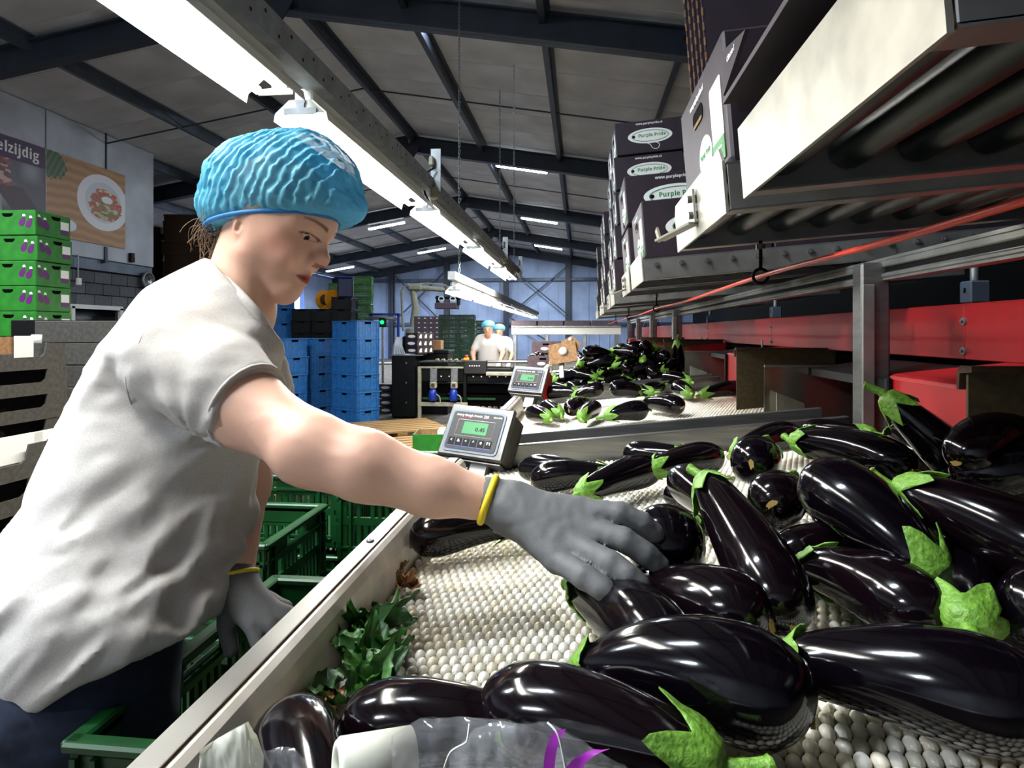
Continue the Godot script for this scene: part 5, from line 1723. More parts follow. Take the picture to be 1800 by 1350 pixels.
	var capf := func(p: Vector3) -> float:
		var d: float = cf.ev(p)
		if absf(d) < 0.02:
			var q := HB.inverse() * (p - HC)
			var low := clampf((q.y - 0.012 - 0.55 * q.z) / 0.03, 0.0, 1.0)
			var w := q.z * 1.0 + 0.35 * q.x + 0.006 * n2.get_noise_3dv(p * 45.0)
			d += 0.0030 * sin(w * TAU / 0.0165) * lerpf(0.35, 1.0, low)
			for pp in [pinch]:
				var r: Vector3 = HB.inverse() * (p - pp)
				d += 0.0075 * exp(-r.length() / 0.045) * low * (0.5 + 0.5 * sin(atan2(r.y, r.z) * 13.0))
				d += 0.006 * low * exp(-pow(r.length() / 0.016, 2.0))
			d += 0.004 * low * n2.get_noise_3dv(p * 22.0)
		return d
	var cs := nets(capf, HC - Vector3(0.22, 0.12, 0.20), HC + Vector3(0.20, 0.24, 0.20), 0.0032)
	pts = cs[0]
	for i in pts.size(): pts[i] -= base
	cs[0] = pts
	var capm := part("hair_cap", net_mesh(cs), M.cap, t)
	var bp := []
	for i in 41:
		var a := TAU * i / 40
		var x := 0.0885 * sin(a)
		var z := 0.108 * cos(a) - 0.012
		var y := 0.010 + 0.55 * z
		bp.append(hd(x, y, z) - base)
	part("elastic_band", MB.new().tube(bp, 0.0045, 8), M.cap_band, capm)
	part("print_patch", MB.new().box(hd(0.088, 0.048, -0.03) - base, Vector3(0.003, 0.022, 0.024), HB.orthonormalized()), mat(Color(0.33, 0.27, 0.36), 0.6), capm)
	# --- hair: a knot at the nape with loose strands
	var hf := Field.new()
	hf.cap(hd(0.02, 0.02, -0.07), hd(0.012, -0.055, -0.072), 0.032, 0.022, 0.03)
	hf.cap(hd(0.05, 0.03, -0.02), hd(0.058, 0.012, -0.035), 0.030, 0.018, 0.02)
	var hrs := nets(hf.ev, HC - Vector3(0.17, 0.11, 0.17), HC + Vector3(0.15, 0.14, 0.17), 0.005)
	pts = hrs[0]
	for i in pts.size(): pts[i] -= base
	hrs[0] = pts
	var hm := part("hair", net_mesh(hrs), M.hair, t)
	var r2 := RandomNumberGenerator.new()
	r2.seed = 4
	var st := MB.new()
	for i in 130:
		var o := hd(r2.randf_range(-0.02, 0.05), r2.randf_range(-0.05, 0.03), -0.085 + r2.randf_range(-0.01, 0.02)) - base
		var d1 := HB * Vector3(r2.randf_range(-0.02, 0.03), r2.randf_range(-0.03, 0.01), -r2.randf_range(0.01, 0.035))
		var d2 := HB * Vector3(r2.randf_range(-0.02, 0.03), -r2.randf_range(0.02, 0.07), r2.randf_range(-0.02, 0.025))
		st.tube(smooth_pts([o, o + d1, o + d1 + d2 * 0.5, o + d1 * 0.7 + d2], 3), 0.0006, 3)
	var sm := part("loose_strands", st, M.hair, hm)
	sm.set_meta("kind", "stuff")
	# --- gloves
	var g := Field.new()
	var kn := [at(1020, 896, 0.845), at(1028, 928, 0.825), at(1012, 960, 0.808), at(980, 984, 0.80)]
	var pip := [at(1090, 904, 0.825), at(1098, 950, 0.795), at(1072, 990, 0.765), at(1028, 1014, 0.755)]
	var dip := [at(1128, 920, 0.822), at(1136, 974, 0.79), at(1104, 1012, 0.752), at(1058, 1034, 0.742)]
	var tip := [at(1150, 936, 0.822), at(1158, 994, 0.79), at(1124, 1028, 0.748), at(1078, 1050, 0.736)]
	g.chain([at(862, 879, 0.88), at(892, 890, 0.878), at(925, 902, 0.876)], [0.0325, 0.0315, 0.033], 0.01)
	for i in 4:
		g.cap(at(905, 896, 0.870), kn[i], 0.030, 0.0185, 0.015)
		g.chain([kn[i], pip[i], dip[i], tip[i]], [0.0168, 0.0158, 0.0150, 0.0134] if i != 3 else [0.0155, 0.0148, 0.0138, 0.0122], 0.003)
	g.chain([at(915, 890, 0.885), at(975, 900, 0.905), at(1035, 925, 0.905), at(1085, 950, 0.89)], [0.027, 0.020, 0.0155, 0.0135], 0.01)
	var gv := func(p: Vector3) -> float:
		var d: float = g.ev(p)
		if absf(d) < 0.01: d += 0.0012 * n2.get_noise_3dv(p * Vector3(60, 40, 40))
		return d
	var gs := nets(gv, at(1010, 950, 0.82) - Vector3(0.16, 0.13, 0.14), at(1010, 950, 0.82) + Vector3(0.18, 0.14, 0.12), 0.0036)
	pts = gs[0]
	for i in pts.size(): pts[i] -= base
	gs[0] = pts
	var gm := part("glove", net_mesh(gs), M.glove, t)
	var ring := func(c: Vector3, d: Vector3, r: float) -> Array:
		var f := MB.new().frame_of(d)
		var o := []
		for i in 25: o.append(c + (f.x * cos(TAU * i / 24) + f.y * sin(TAU * i / 24)) * r - base)
		return o
	var wd := (at(900, 893, 0.878) - at(862, 879, 0.88)).normalized()
	part("yellow_cuff", MB.new().tube(ring.call(at(858, 878, 0.88), wd, 0.0315), 0.0056, 8), M.cuff, gm)
	var g2 := Field.new()
	var w0 := at(416, 1010, 1.10)
	g2.chain([w0, at(418, 1040, 1.09)], [0.031, 0.030], 0.01)
	var k2 := [at(398, 1068, 1.07), at(430, 1082, 1.055), at(455, 1082, 1.05), at(478, 1072, 1.055)]
	var m2 := [at(398, 1100, 1.06), at(446, 1102, 1.035), at(478, 1098, 1.03), at(502, 1080, 1.045)]
	var e2 := [at(406, 1142, 1.045), at(456, 1134, 1.02), at(500, 1124, 1.02), at(532, 1090, 1.04)]
	for i in 4:
		g2.cap(at(416, 1030, 1.09), k2[i], 0.030, 0.0175, 0.015)
		g2.chain([k2[i], m2[i], e2[i]], [0.0165, 0.0150, 0.0128], 0.002)
	g2.chain([at(430, 1040, 1.10), at(470, 1062, 1.12), at(500, 1070, 1.11)], [0.024, 0.019, 0.015], 0.01)
	var gs2 := nets(g2.ev, at(450, 1070, 1.07) - Vector3(0.13, 0.12, 0.12), at(450, 1070, 1.07) + Vector3(0.13, 0.12, 0.13), 0.0042)
	pts = gs2[0]
	for i in pts.size(): pts[i] -= base
	gs2[0] = pts
	var gm2 := part("glove", net_mesh(gs2), M.glove, t)
	part("yellow_cuff", MB.new().tube(ring.call(w0, at(418, 1040, 1.09) - w0, 0.0335), 0.005, 8), M.cuff, gm2)

# ---------- crates, pallets and machines further back ----------
# a plastic crate W x H x D, origin at the middle of its base; slots: rows of upright slots through the walls
func crate_wall(m: MB, L: float, H: float, o: Vector3, b: Basis, slots: bool, handle: bool) -> void:
	var th := 0.012
	if not slots:
		m.box(o + b * Vector3(0, H * 0.5, 0), Vector3(L, H, th), b)
	else:
		m.box(o + b * Vector3(0, H * 0.06, 0), Vector3(L, H * 0.12, th), b)
		m.box(o + b * Vector3(0, H * 0.50, 0), Vector3(L, H * 0.10, th), b)
		m.box(o + b * Vector3(0, H * 0.745, 0), Vector3(L, H * 0.05, th), b)
		if handle:
			for s in [-1, 1]: m.box(o + b * Vector3(s * (L * 0.25 + 0.032), H * 0.86, 0), Vector3(L * 0.5 - 0.064, H * 0.20, th), b)
			m.box(o + b * Vector3(0, H * 0.95, 0), Vector3(L, H * 0.08, th), b)
		else: m.box(o + b * Vector3(0, H * 0.88, 0), Vector3(L, H * 0.24, th), b)
		var n := int(L / 0.024)
		for r in 2:
			for i in n + 1:
				if r == 1 and (i % 5 == 4): continue
				m.box(o + b * Vector3(-L / 2 + L * i / n, H * [0.28, 0.64][r], 0), Vector3(0.0125, H * [0.36, 0.22][r], th * 0.8), b)
	# ribs and the thick rim
	m.bbox(o + b * Vector3(0, H - 0.008, 0.005), Vector3(L + 0.012, 0.016, 0.028), 0.004, b)
	m.box(o + b * Vector3(0, H * 0.80, 0.009), Vector3(L, 0.007, 0.012), b)
	m.box(o + b * Vector3(0, H * 0.16, 0.009), Vector3(L, 0.006, 0.012), b)
	for s in [-0.47, -0.38, 0.38, 0.47]: m.box(o + b * Vector3(L * s, H * 0.46, 0.009), Vector3(0.009, H * 0.9, 0.012), b)
func make_crate(W: float, D: float, H: float, mt: Material, slots: bool) -> Node3D:
	var t := Node3D.new()
	part("floor_plate", MB.new().box(Vector3(0, 0.012, 0), Vector3(W - 0.01, 0.012, D - 0.01)), mt, t)
	for k in 4:
		var b := Basis(Vector3.UP, PI / 2 * k)
		var L := W if k % 2 == 0 else D
		var off := (D if k % 2 == 0 else W) / 2 - 0.012
		var m := MB.new()
		crate_wall(m, L - 0.006, H, b * Vector3(0, 0, off), b, slots, true)
		var w := part("side_wall", m, mt, t)
		if not slots:
			part("hand_hole", MB.new().prism(round_rect(0.11, 0.032, 0.012), 0.001, Transform3D(b, b * Vector3(0, H * 0.87, off + 0.0062))), M.black, w)
			var pm := MB.new()
			for i in 5: pm.box(b * Vector3(L * (-0.24 + 0.12 * i), H * 0.47, off + 0.007), Vector3(0.006, H * 0.6, 0.004), b)
			pm.box(b * Vector3(0, H * 0.3, off + 0.007), Vector3(L * 0.72, 0.006, 0.004), b)
			pm.box(b * Vector3(0, H * 0.6, off + 0.007), Vector3(L * 0.72, 0.006, 0.004), b)
			part("wall_ribs", pm, mt, w)
	return t
func put(proto: Node3D, n: String, p: Vector3, turn: float, label: String, cat: String, grp := "") -> Node3D:
	var o: Node3D = proto.duplicate()
	o.name = numbered(n)
	add_child(o)
	o.position = p
	o.rotation.y = turn
	tag(o, label, cat, grp)
	return o
const NTH := ["lowest", "second from the bottom", "third from the bottom", "fourth from the bottom", "fifth from the bottom", "sixth from the bottom", "seventh from the bottom", "eighth from the bottom", "ninth from the bottom", "tenth from the bottom", "eleventh from the bottom", "twelfth from the bottom", "thirteenth from the bottom", "fourteenth from the bottom", "fifteenth from the bottom", "sixteenth from the bottom"]
func nth(k: int, n: int) -> String:
	return "topmost" if k == n - 1 else NTH[k] if k < NTH.size() else "%d up" % (k + 1)
func stack(proto: Node3D, n: String, p: Vector3, turn: float, count: int, h: float, label: String, cat: String, grp := "", jitter := 0.01) -> void:
	for k in count:
		var o := Vector3(rng.randf_range(-jitter, jitter), h * k, rng.randf_range(-jitter, jitter))
		put(proto, n, p + o, turn + rng.randf_range(-jitter, jitter) * 2, "%s, %s" % [label, nth(k, count)], cat, grp)
func make_pallet(mt: Material) -> Node3D:
	var t := Node3D.new()
	for i in 7: part("deck_board", MB.new().box(Vector3(0, 0.133, -0.45 + 0.15 * i), Vector3(1.2, 0.022, 0.105)), mt, t)
	for i in 3: part("stringer", MB.new().box(Vector3(-0.53 + 0.53 * i, 0.108, 0), Vector3(0.12, 0.022, 1.0)), mt, t)
	for i in 3:
		for j in 3: part("block", MB.new().box(Vector3(-0.53 + 0.53 * i, 0.058, -0.43 + 0.43 * j), Vector3(0.12, 0.078, 0.12)), mt, t)
		part("bottom_board", MB.new().box(Vector3(0, 0.009, -0.43 + 0.43 * i), Vector3(1.2, 0.018, 0.1)), mt, t)
	return t
func make_flat_pallet(mt: Material) -> Node3D: # far away: only what shows
	var t := Node3D.new()
	part("deck", MB.new().box(Vector3(0, 0.125, 0), Vector3(1.2, 0.03, 1.0)), mt, t)
	for i in 3: part("runner", MB.new().box(Vector3(0, 0.055, -0.43 + 0.43 * i), Vector3(1.2, 0.11, 0.1)), mt, t)
	return t
func floor_at(x: float, d: float) -> Vector3:
	var p := at(x, 584, d)
	return Vector3(p.x, 0, p.z)

func build_backdrop() -> void:
	# blue crates
	var blue := make_crate(0.6, 0.4, 0.252, M.crate_blue, false)
	stack(blue, "blue_crate", floor_at(625, 9.05), -0.60, 6, 0.252, "light blue crate in the stack left of the black cabinet", "crate", "blue crates", 0.006)
	stack(blue, "blue_crate", floor_at(482, 10.8), -0.5, 9, 0.252, "blue crate in the tall stack behind the worker's chest", "crate", "blue crates", 0.01)
	stack(blue, "blue_crate", floor_at(497, 8.9), -0.5, 5, 0.252, "blue crate in the lower stack nearest the white sleeve", "crate", "blue crates", 0.01)
	stack(blue, "blue_crate", floor_at(545, 9.5), -0.5, 5, 0.252, "blue crate in the lower stack touching the black crates", "crate", "blue crates", 0.01)
	blue.free()
	# black crates on a blue pallet
	var bp := make_pallet(M.blue)
	put(bp, "plastic_pallet", floor_at(556, 11.0), 0.15, "blue plastic pallet under the black crates", "pallet")
	bp.free()
	var black := make_crate(0.325, 0.6, 0.20, M.crate_black, false)
	for c in 3:
		stack(black, "black_crate", floor_at(538 + 34 * c, 10.9) + Vector3(0, 0.145, 0), 0.15, [8, 8, 9][c], 0.2, "glossy black crate in the %s column of the black stack" % ["left", "middle", "right"][c], "crate", "black crates", 0.006)
	black.free()
	# cable reel and motor on top
	var rp := at(577, 541, 10.9)
	var reel := thing("cable_reel", "yellow cable reel lying on top of the black crates", "reel", Vector3(rp.x, 1.75, rp.z), 1.1)
	for z in [-0.12, 0.12]: part("flange", MB.new().cyl(Vector3(0, 0.17, z - 0.012), Vector3(0, 0.17, z + 0.012), 0.17, 0.17, 28), M.yellow, reel)
	part("drum", MB.new().cyl(Vector3(0, 0.17, -0.11), Vector3(0, 0.17, 0.11), 0.09, 0.09, 20), M.wood_dark, reel)
	var bx := thing("blue_drum", "dark blue box beside the yellow reel on the black crates", "box", Vector3(rp.x + 0.27, 1.955, rp.z - 0.12), 0.3)
	part("body", MB.new().bbox(Vector3(0, 0.17, 0), Vector3(0.26, 0.34, 0.26), 0.02), mat(Color(0.03, 0.09, 0.26), 0.5), bx)
	part("lid", MB.new().bbox(Vector3(0, 0.355, 0), Vector3(0.28, 0.03, 0.28), 0.01), M.blue, bx)
	# lime green crates piled high
	var lime := make_crate(0.5, 0.4, 0.17, M.crate_lime, true)
	stack(lime, "green_crate", floor_at(598, 15.5), 0.2, 15, 0.17, "lime green slotted crate in the left column", "crate", "lime green crates", 0.015)
	stack(lime, "green_crate", floor_at(636, 15.5), 0.2, 16, 0.17, "lime green slotted crate in the taller right column", "crate", "lime green crates", 0.015)
	lime.free()
	# wooden pallets stacked by the end of the left wall
	var pal := make_flat_pallet(M.wood_dark)
	stack(pal, "wooden_pallet", floor_at(262, 14.6), 0.1, 26, 0.143, "brown wooden pallet in the pile past the posters", "pallet", "stacked pallets", 0.03)
	stack(pal, "wooden_pallet", floor_at(356, 13.8), 0.1, 27, 0.143, "brown wooden pallet in the pile behind the cap", "pallet", "stacked pallets", 0.03)
	pal.free()
	# pale pallets lying on the floor
	var wp := make_pallet(M.wood)
	var ps := [[690, 8.1, 0.55], [560, 6.6, 0.5], [500, 5.2, 0.45], [770, 6.9, 0.55]]
	for k in 4: put(wp, "wooden_pallet", floor_at(ps[k][0], ps[k][1]), ps[k][2], "pale wooden pallet on the floor, %s" % ["at the foot of the light blue stack", "behind the worker's forearm", "between the shirt and the green crates", "behind the front scale display"][k], "pallet", "pallets on the floor")
	wp.free()
	# open green carton with a blue crate beside it
	var gc := make_green_carton(true)
	var gp := floor_at(772, 5.3)
	put(gc, "green_carton", gp + Vector3(0, 0.34, 0), 0.1, "open green carton left of the front scale display", "carton")
	gc.free()
	gc = make_green_carton(false)
	for k in 2: put(gc, "green_carton", gp + Vector3(0, 0.17 * k, 0), 0.1, "green carton under the open one left of the scale display, %s" % ["lowest", "second"][k], "carton")
	gc.free()
	var b2 := make_crate(0.3, 0.4, 0.22, M.crate_blue, false)
	stack(b2, "blue_crate", floor_at(826, 5.4), 0.1, 3, 0.2, "blue crate beside the open green carton, behind the scale display", "crate")
	b2.free()
	build_packing_line()

func build_packing_line() -> void:
	# black cabinet
	var cp := floor_at(714, 10.0)
	var cab := thing("machine_cabinet", "tall black cabinet right of the light blue crates", "cabinet", cp, 0.08)
	part("case", MB.new().bbox(Vector3(0, 0.5, 0), Vector3(0.38, 0.96, 0.4), 0.01), M.dark, cab)
	for y in [0.25, 0.56, 0.87]: part("screw", MB.new().cyl(Vector3(0.04, y, 0.2), Vector3(0.04, y, 0.208), 0.013, 0.012, 10), M.galv, cab)
	part("top_plate", MB.new().bbox(Vector3(0.04, 0.99, 0), Vector3(0.5, 0.02, 0.44), 0.004), M.galv, cab)
	part("plinth", MB.new().box(Vector3(0, 0.01, 0), Vector3(0.34, 0.02, 0.36)), M.black, cab)
	# small purple cartons on it
	var sc := Node3D.new()
	part("body", MB.new().bbox(Vector3(0, 0.055, 0), Vector3(0.24, 0.108, 0.4), 0.004), M.carton, sc)
	part("emblem", MB.new().prism(ellipse(0.075, 0.024, 18), 0.001, Transform3D(Basis.IDENTITY, Vector3(0, 0.055, 0.2005))), M.white, sc)
	for i in 3: part("label", MB.new().prism(PackedVector2Array([Vector2(-0.03, -0.03), Vector2(0.03, -0.03), Vector2(0.03, 0.03), Vector2(0.0, 0.035), Vector2(-0.03, 0.0)]), 0.001, Transform3D(Basis(Vector3.UP, PI / 2), Vector3(0.1205, 0.055, 0.13 - 0.13 * i))), M.white, sc)
	stack(sc, "small_carton", cp + Vector3(0.22, 1.01, 0.0), -0.42, 3, 0.11, "small dark purple carton with a white oval, on the black cabinet", "carton", "", 0.004)
	stack(sc, "small_carton", floor_at(684, 10.6) + Vector3(0, 0.0, 0), 0.0, 4, 0.125, "small dark purple carton on the floor left of the black cabinet", "carton", "", 0.01)
	sc.free()
	var bagm := MB.new()
	for k in 4: bagm.tube(smooth_pts([Vector3(-0.07 + 0.05 * k, 0, 0), Vector3(-0.05 + 0.03 * k, 0.12, 0.02), Vector3(-0.03 + 0.02 * k, 0.22, 0), Vector3(-0.02 + 0.015 * k, 0.27, 0.01)], 3), [0.035, 0.034, 0.034, 0.033, 0.03, 0.03, 0.026, 0.022, 0.02, 0.012], 8)
	var pb := lone("plastic_bag", bagm, mat(Color(0.75, 0.78, 0.82), 0.25), "crumpled clear plastic bag on the left of the black cabinet", "bag")
	pb.position = cp + Vector3(-0.12, 1.0, 0.02)
	# packing machine with two blue gear motors
	var mp := at(820, 584, 9.3)
	var pm := thing("packing_machine", "long black packing machine with pale frame and two blue motors", "machine", Vector3(mp.x, 0, mp.z))
	var y0 := 0.36
	part("upper_body", MB.new().bbox(Vector3(0.05, 0.72, -0.2), Vector3(1.5, 0.2, 0.6), 0.01), M.dark, pm)
	part("lower_trough", MB.new().bbox(Vector3(0.1, 0.50, -0.25), Vector3(1.4, 0.12, 0.45), 0.01), M.black, pm)
	part("base_box", MB.new().bbox(Vector3(0.3, 0.34, -0.2), Vector3(1.2, 0.16, 0.5), 0.01), M.black, pm)
	for x in [-0.68, 0.0, 0.7]: part("frame_post", MB.new().bbox(Vector3(x, 0.42, 0.12), Vector3(0.05, 0.84, 0.05), 0.006), M.robot if x < -0.5 else M.dark, pm)
	part("frame_beam", MB.new().bbox(Vector3(-0.32, 0.29, 0.13), Vector3(0.72, 0.06, 0.05), 0.006), M.robot, pm)
	part("frame_beam", MB.new().bbox(Vector3(-0.3, 0.83, 0.12), Vector3(0.78, 0.025, 0.05), 0.004), M.robot, pm)
	part("green_beam", MB.new().bbox(Vector3(-0.1, 0.37, 0.08), Vector3(1.1, 0.035, 0.03), 0.004), M.crate_green, pm)
	for x in [-0.46, -0.15]:
		part("mount_plate", MB.new().bbox(Vector3(x, 0.72, 0.16), Vector3(0.105, 0.19, 0.04), 0.008), M.galv, pm)
		part("gearbox", MB.new().bbox(Vector3(x, 0.575, 0.17), Vector3(0.10, 0.10, 0.08), 0.015), M.robot, pm)
		part("shaft_cover", MB.new().cyl(Vector3(x, 0.575, 0.20), Vector3(x, 0.575, 0.225), 0.028, 0.026, 14), M.wood_dark, pm)
		part("motor", MB.new().lathe([Vector2(0, 0), Vector2(0.05, 0), Vector2(0.06, 0.02), Vector2(0.06, 0.12), Vector2(0.045, 0.165), Vector2(0.03, 0.175), Vector2(0, 0.175)], 18, Transform3D(Basis.IDENTITY, Vector3(x - 0.01, 0.345, 0.17))), M.blue, pm)
		part("motor_flex", MB.new().tube(smooth_pts([Vector3(x + 0.05, 0.44, 0.2), Vector3(x + 0.1, 0.41, 0.22), Vector3(x + 0.11, 0.33, 0.2)], 4), 0.009, 6), M.robot, pm)
	for i in 9: part("panel_screw", MB.new().cyl(Vector3(-0.36 + 0.12 * i, 0.7, 0.1), Vector3(-0.36 + 0.12 * i, 0.7, 0.112), 0.011, 0.01, 8), M.white, pm)
	part("control_panel", MB.new().bbox(Vector3(0.16, 0.84, 0.14), Vector3(0.34, 0.2, 0.08), 0.012), M.black_gloss, pm)
	for i in 5: part("push_button", MB.new().cyl(Vector3(0.08 + 0.035 * i, 0.86, 0.18), Vector3(0.08 + 0.035 * i, 0.86, 0.19), 0.01, 0.009, 8), M.white, pm)
	part("stop_base", MB.new().bbox(Vector3(0.02, 0.955, 0.12), Vector3(0.08, 0.045, 0.07), 0.01), M.yellow, pm)
	part("stop_button", MB.new().lathe([Vector2(0, 0), Vector2(0.025, 0), Vector2(0.03, 0.02), Vector2(0.02, 0.035), Vector2(0, 0.038)], 14, Transform3D(Basis.IDENTITY, Vector3(0.02, 0.975, 0.12))), M.red, pm)
	part("white_chute", MB.new().bbox(Vector3(0.55, 0.75, 0.2), Vector3(0.44, 0.05, 0.12), 0.006), M.robot, pm)
	part("work_top", MB.new().bbox(Vector3(0.1, 0.90, -0.3), Vector3(1.7, 0.02, 0.5), 0.004), M.black_gloss, pm)
	# a few trimmed pale parts lying on top
	for i in 5:
		var q := Vector3(-0.5 + 0.1 * i, 0.925, -0.15 + 0.04 * (i % 2))
		tag(part("valve_fitting", MB.new().cyl(Vector3(mp.x, 0, mp.z) + q, Vector3(mp.x, 0, mp.z) + q + Vector3(0.05, 0.015, 0.03), 0.018, 0.018, 8), M.robot, self), "pale round fitting on the packing machine's top, %s from the left" % ["first", "second", "third", "fourth", "fifth"][i], "fitting", "fittings on the packing machine")
	# two more workers
	far_person(at(858, 578, 10.2), true)
	far_person(at(877, 583, 11.2), false)
	# robot palletiser
	var rp := at(727, 584, 17.0)
	var rb := thing("robot_arm", "cream palletising robot arm holding a carton above the dark green stack", "robot", Vector3(rp.x, 0, rp.z))
	var w := func(x: float, y: float, z := 0.0) -> Vector3: return at(x, y, 17.0) + Vector3(0, 0, z) - Vector3(rp.x, 0, rp.z)
	part("pedestal", MB.new().bbox(Vector3(0, 0.62, 0), Vector3(0.5, 1.24, 0.5), 0.03), M.dark, rb)
	part("turret", MB.new().cyl(Vector3(0, 1.24, 0), Vector3(0, 1.45, 0), 0.27, 0.22, 20), M.robot, rb)
	part("lower_arm", MB.new().tube([w.call(727, 575), w.call(730, 540), w.call(726, 512)], [0.12, 0.1, 0.09], 12), M.robot, rb)
	part("balance_rod", MB.new().tube([w.call(709, 582), w.call(707, 550), w.call(706, 512), w.call(712, 503)], 0.035, 8), M.robot, rb)
	part("elbow", MB.new().bbox(w.call(730, 506), Vector3(0.42, 0.2, 0.24), 0.06), M.robot, rb)
	part("upper_arm", MB.new().tube([w.call(735, 506), w.call(760, 508), w.call(786, 510)], [0.09, 0.065, 0.055], 12), M.robot, rb)
	part("parallel_rod", MB.new().tube([w.call(716, 501), w.call(740, 500), w.call(752, 498), w.call(785, 502)], 0.022, 8), M.robot, rb)
	part("wrist", MB.new().cyl(w.call(788, 503), w.call(788, 516), 0.1, 0.09, 14), M.robot, rb)
	part("hose", MB.new().tube(loop_pts(w.call(797, 509), 0.07, 0.07, 12), 0.014, 6), M.dark, rb)
	part("gripper_beam", MB.new().bbox(w.call(788, 524), Vector3(0.66, 0.06, 0.3), 0.01), M.dark, rb)
	for x in [770, 806]: part("gripper_claw", MB.new().bbox(w.call(x, 528), Vector3(0.05, 0.24, 0.3), 0.01), M.dark, rb)
	for x in [778, 798]: part("suction_ring", MB.new().tube(loop_pts(w.call(x, 526, 0.17), 0.075, 0.06, 12), 0.016, 6), M.white, rb)
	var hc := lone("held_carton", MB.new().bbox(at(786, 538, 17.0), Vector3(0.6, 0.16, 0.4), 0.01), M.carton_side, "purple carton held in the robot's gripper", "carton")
	# purple trays on a pallet behind the robot
	var tr := Node3D.new()
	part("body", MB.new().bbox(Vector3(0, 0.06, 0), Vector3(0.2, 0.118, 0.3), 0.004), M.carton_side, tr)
	part("tag", MB.new().bbox(Vector3(0.03, 0.07, 0.151), Vector3(0.05, 0.024, 0.003), 0.001), M.white, tr)
	for i in 5:
		for j in 7:
			put(tr, "purple_tray", at(737 + 10.5 * i, 584, 16.2) * Vector3(1, 0, 1) + Vector3(0, 0.92 + 0.12 * j, 0), 0.0, "purple tray in the wall of trays beside the robot, column %s, row %s" % [["first", "second", "third", "fourth", "fifth"][i], ["lowest", "second", "third", "fourth", "fifth", "sixth", "top"][j]], "tray", "purple trays")
	tr.free()
	var ts := thing("tray_trestle", "dark trestle under the wall of purple trays", "trestle", at(758, 584, 16.2) * Vector3(1, 0, 1))
	part("top", MB.new().box(Vector3(0, 0.88, 0), Vector3(1.0, 0.06, 0.6)), M.dark, ts)
	for x in [-0.45, 0.45]:
		for z in [-0.25, 0.25]: part("leg", MB.new().box(Vector3(x, 0.425, z), Vector3(0.06, 0.85, 0.06)), M.dark, ts)
	# dark green folded crates
	var dg := make_crate(0.4, 0.6, 0.098, M.crate_green, true)
	for c in 3: stack(dg, "dark_green_crate", floor_at([791, 819, 842][c], [13.2, 13.2, 14.4][c]) + Vector3(0, 0.145, 0), 0.12, [16, 16, 15][c], 0.098, "dark green crate in the %s column under the robot's gripper" % ["left", "right", "rear"][c], "crate", "dark green crates", 0.006)
	dg.free()
	var dp := make_pallet(M.wood_dark)
	put(dp, "wooden_pallet", floor_at(806, 13.3), 0.12, "wooden pallet under the dark green crates", "pallet")
	put(dp, "wooden_pallet", floor_at(842, 14.4) + Vector3(0.1, 0, -0.1), 0.12, "wooden pallet under the rear column of dark green crates", "pallet")
	dp.free()
	var bc := lone("brown_box", MB.new().bbox(at(766, 606, 10.4), Vector3(0.22, 0.15, 0.2), 0.006), M.board, "small brown cardboard box left of the dark green crates", "box")
	var bs := thing("black_bench", "black bench under the small cartons and the brown box", "bench", floor_at(762, 10.5))
	part("top", MB.new().bbox(Vector3(0, 1.03, 0), Vector3(0.62, 0.05, 0.5), 0.006), M.dark, bs)
	part("apron", MB.new().box(Vector3(0, 0.5, 0), Vector3(0.58, 1.0, 0.44)), M.dark, bs)
	# blue gantry with a grey lamp and a green signal
	var ga := thing("sensor_gantry", "blue gantry with a grey lamp bar left of the robot", "gantry", floor_at(676, 12.0))
	for x in [-0.27, 0.27]: part("post", MB.new().bbox(Vector3(x, 0.85, 0), Vector3(0.045, 1.7, 0.045), 0.006), M.blue, ga)
	part("cross_bar", MB.new().bbox(Vector3(0, 1.69, 0), Vector3(0.6, 0.045, 0.045), 0.006), M.blue, ga)
	part("lamp_bar", MB.new().bbox(Vector3(-0.02, 1.62, 0.08), Vector3(0.5, 0.07, 0.12), 0.012), M.galv, ga)
	part("shelf", MB.new().box(Vector3(0, 0.75, 0), Vector3(0.56, 0.03, 0.4)), M.galv, ga)
	var sg := thing("signal_light", "small green signal light in front of the blue gantry", "signal", floor_at(673, 11.6))
	part("pole", MB.new().cyl(Vector3(0, 0, 0), Vector3(0, 1.45, 0), 0.022, 0.022, 10), M.galv, sg)
	part("head_box", MB.new().bbox(Vector3(0, 1.53, 0), Vector3(0.12, 0.17, 0.09), 0.01), M.dark, sg)
	part("green_lens", MB.new().cyl(Vector3(0, 1.535, 0.046), Vector3(0, 1.535, 0.055), 0.036, 0.034, 14), M.beacon, sg)
	signal_lamp(sg, Vector3(0, 1.535, 0.1))
	var bn := thing("signal_beacon", "green beacon on a black pole behind the far workers", "signal", floor_at(858, 13.0))
	part("pole", MB.new().cyl(Vector3(0, 0, 0), Vector3(0, 1.38, 0), 0.026, 0.026, 10), M.dark, bn)
	part("green_lens", MB.new().cyl(Vector3(0, 1.38, 0), Vector3(0, 1.44, 0), 0.032, 0.03, 14), M.beacon, bn)
	signal_lamp(bn, Vector3(0, 1.41, 0.06))
	# cross conveyor lit from below, full of purple trays
	var cc := thing("cross_conveyor", "white roller conveyor crossing the hall behind the tables, purple trays on top", "conveyor", Vector3(-0.22, 1.37, -10.25), -0.05)
	part("bed", MB.new().bbox(Vector3(0, 0.0, 0), Vector3(1.75, 0.12, 0.5), 0.01), M.lampwhite, cc)
	part("side_guard", MB.new().bbox(Vector3(0, 0.07, 0.26), Vector3(1.75, 0.03, 0.02), 0.004), M.galv, cc)
	for x in [-0.82, -0.3, 0.3, 0.8]: part("leg", MB.new().bbox(Vector3(x, -0.715, 0.2), Vector3(0.06, 1.31, 0.06), 0.006), M.galv, cc)
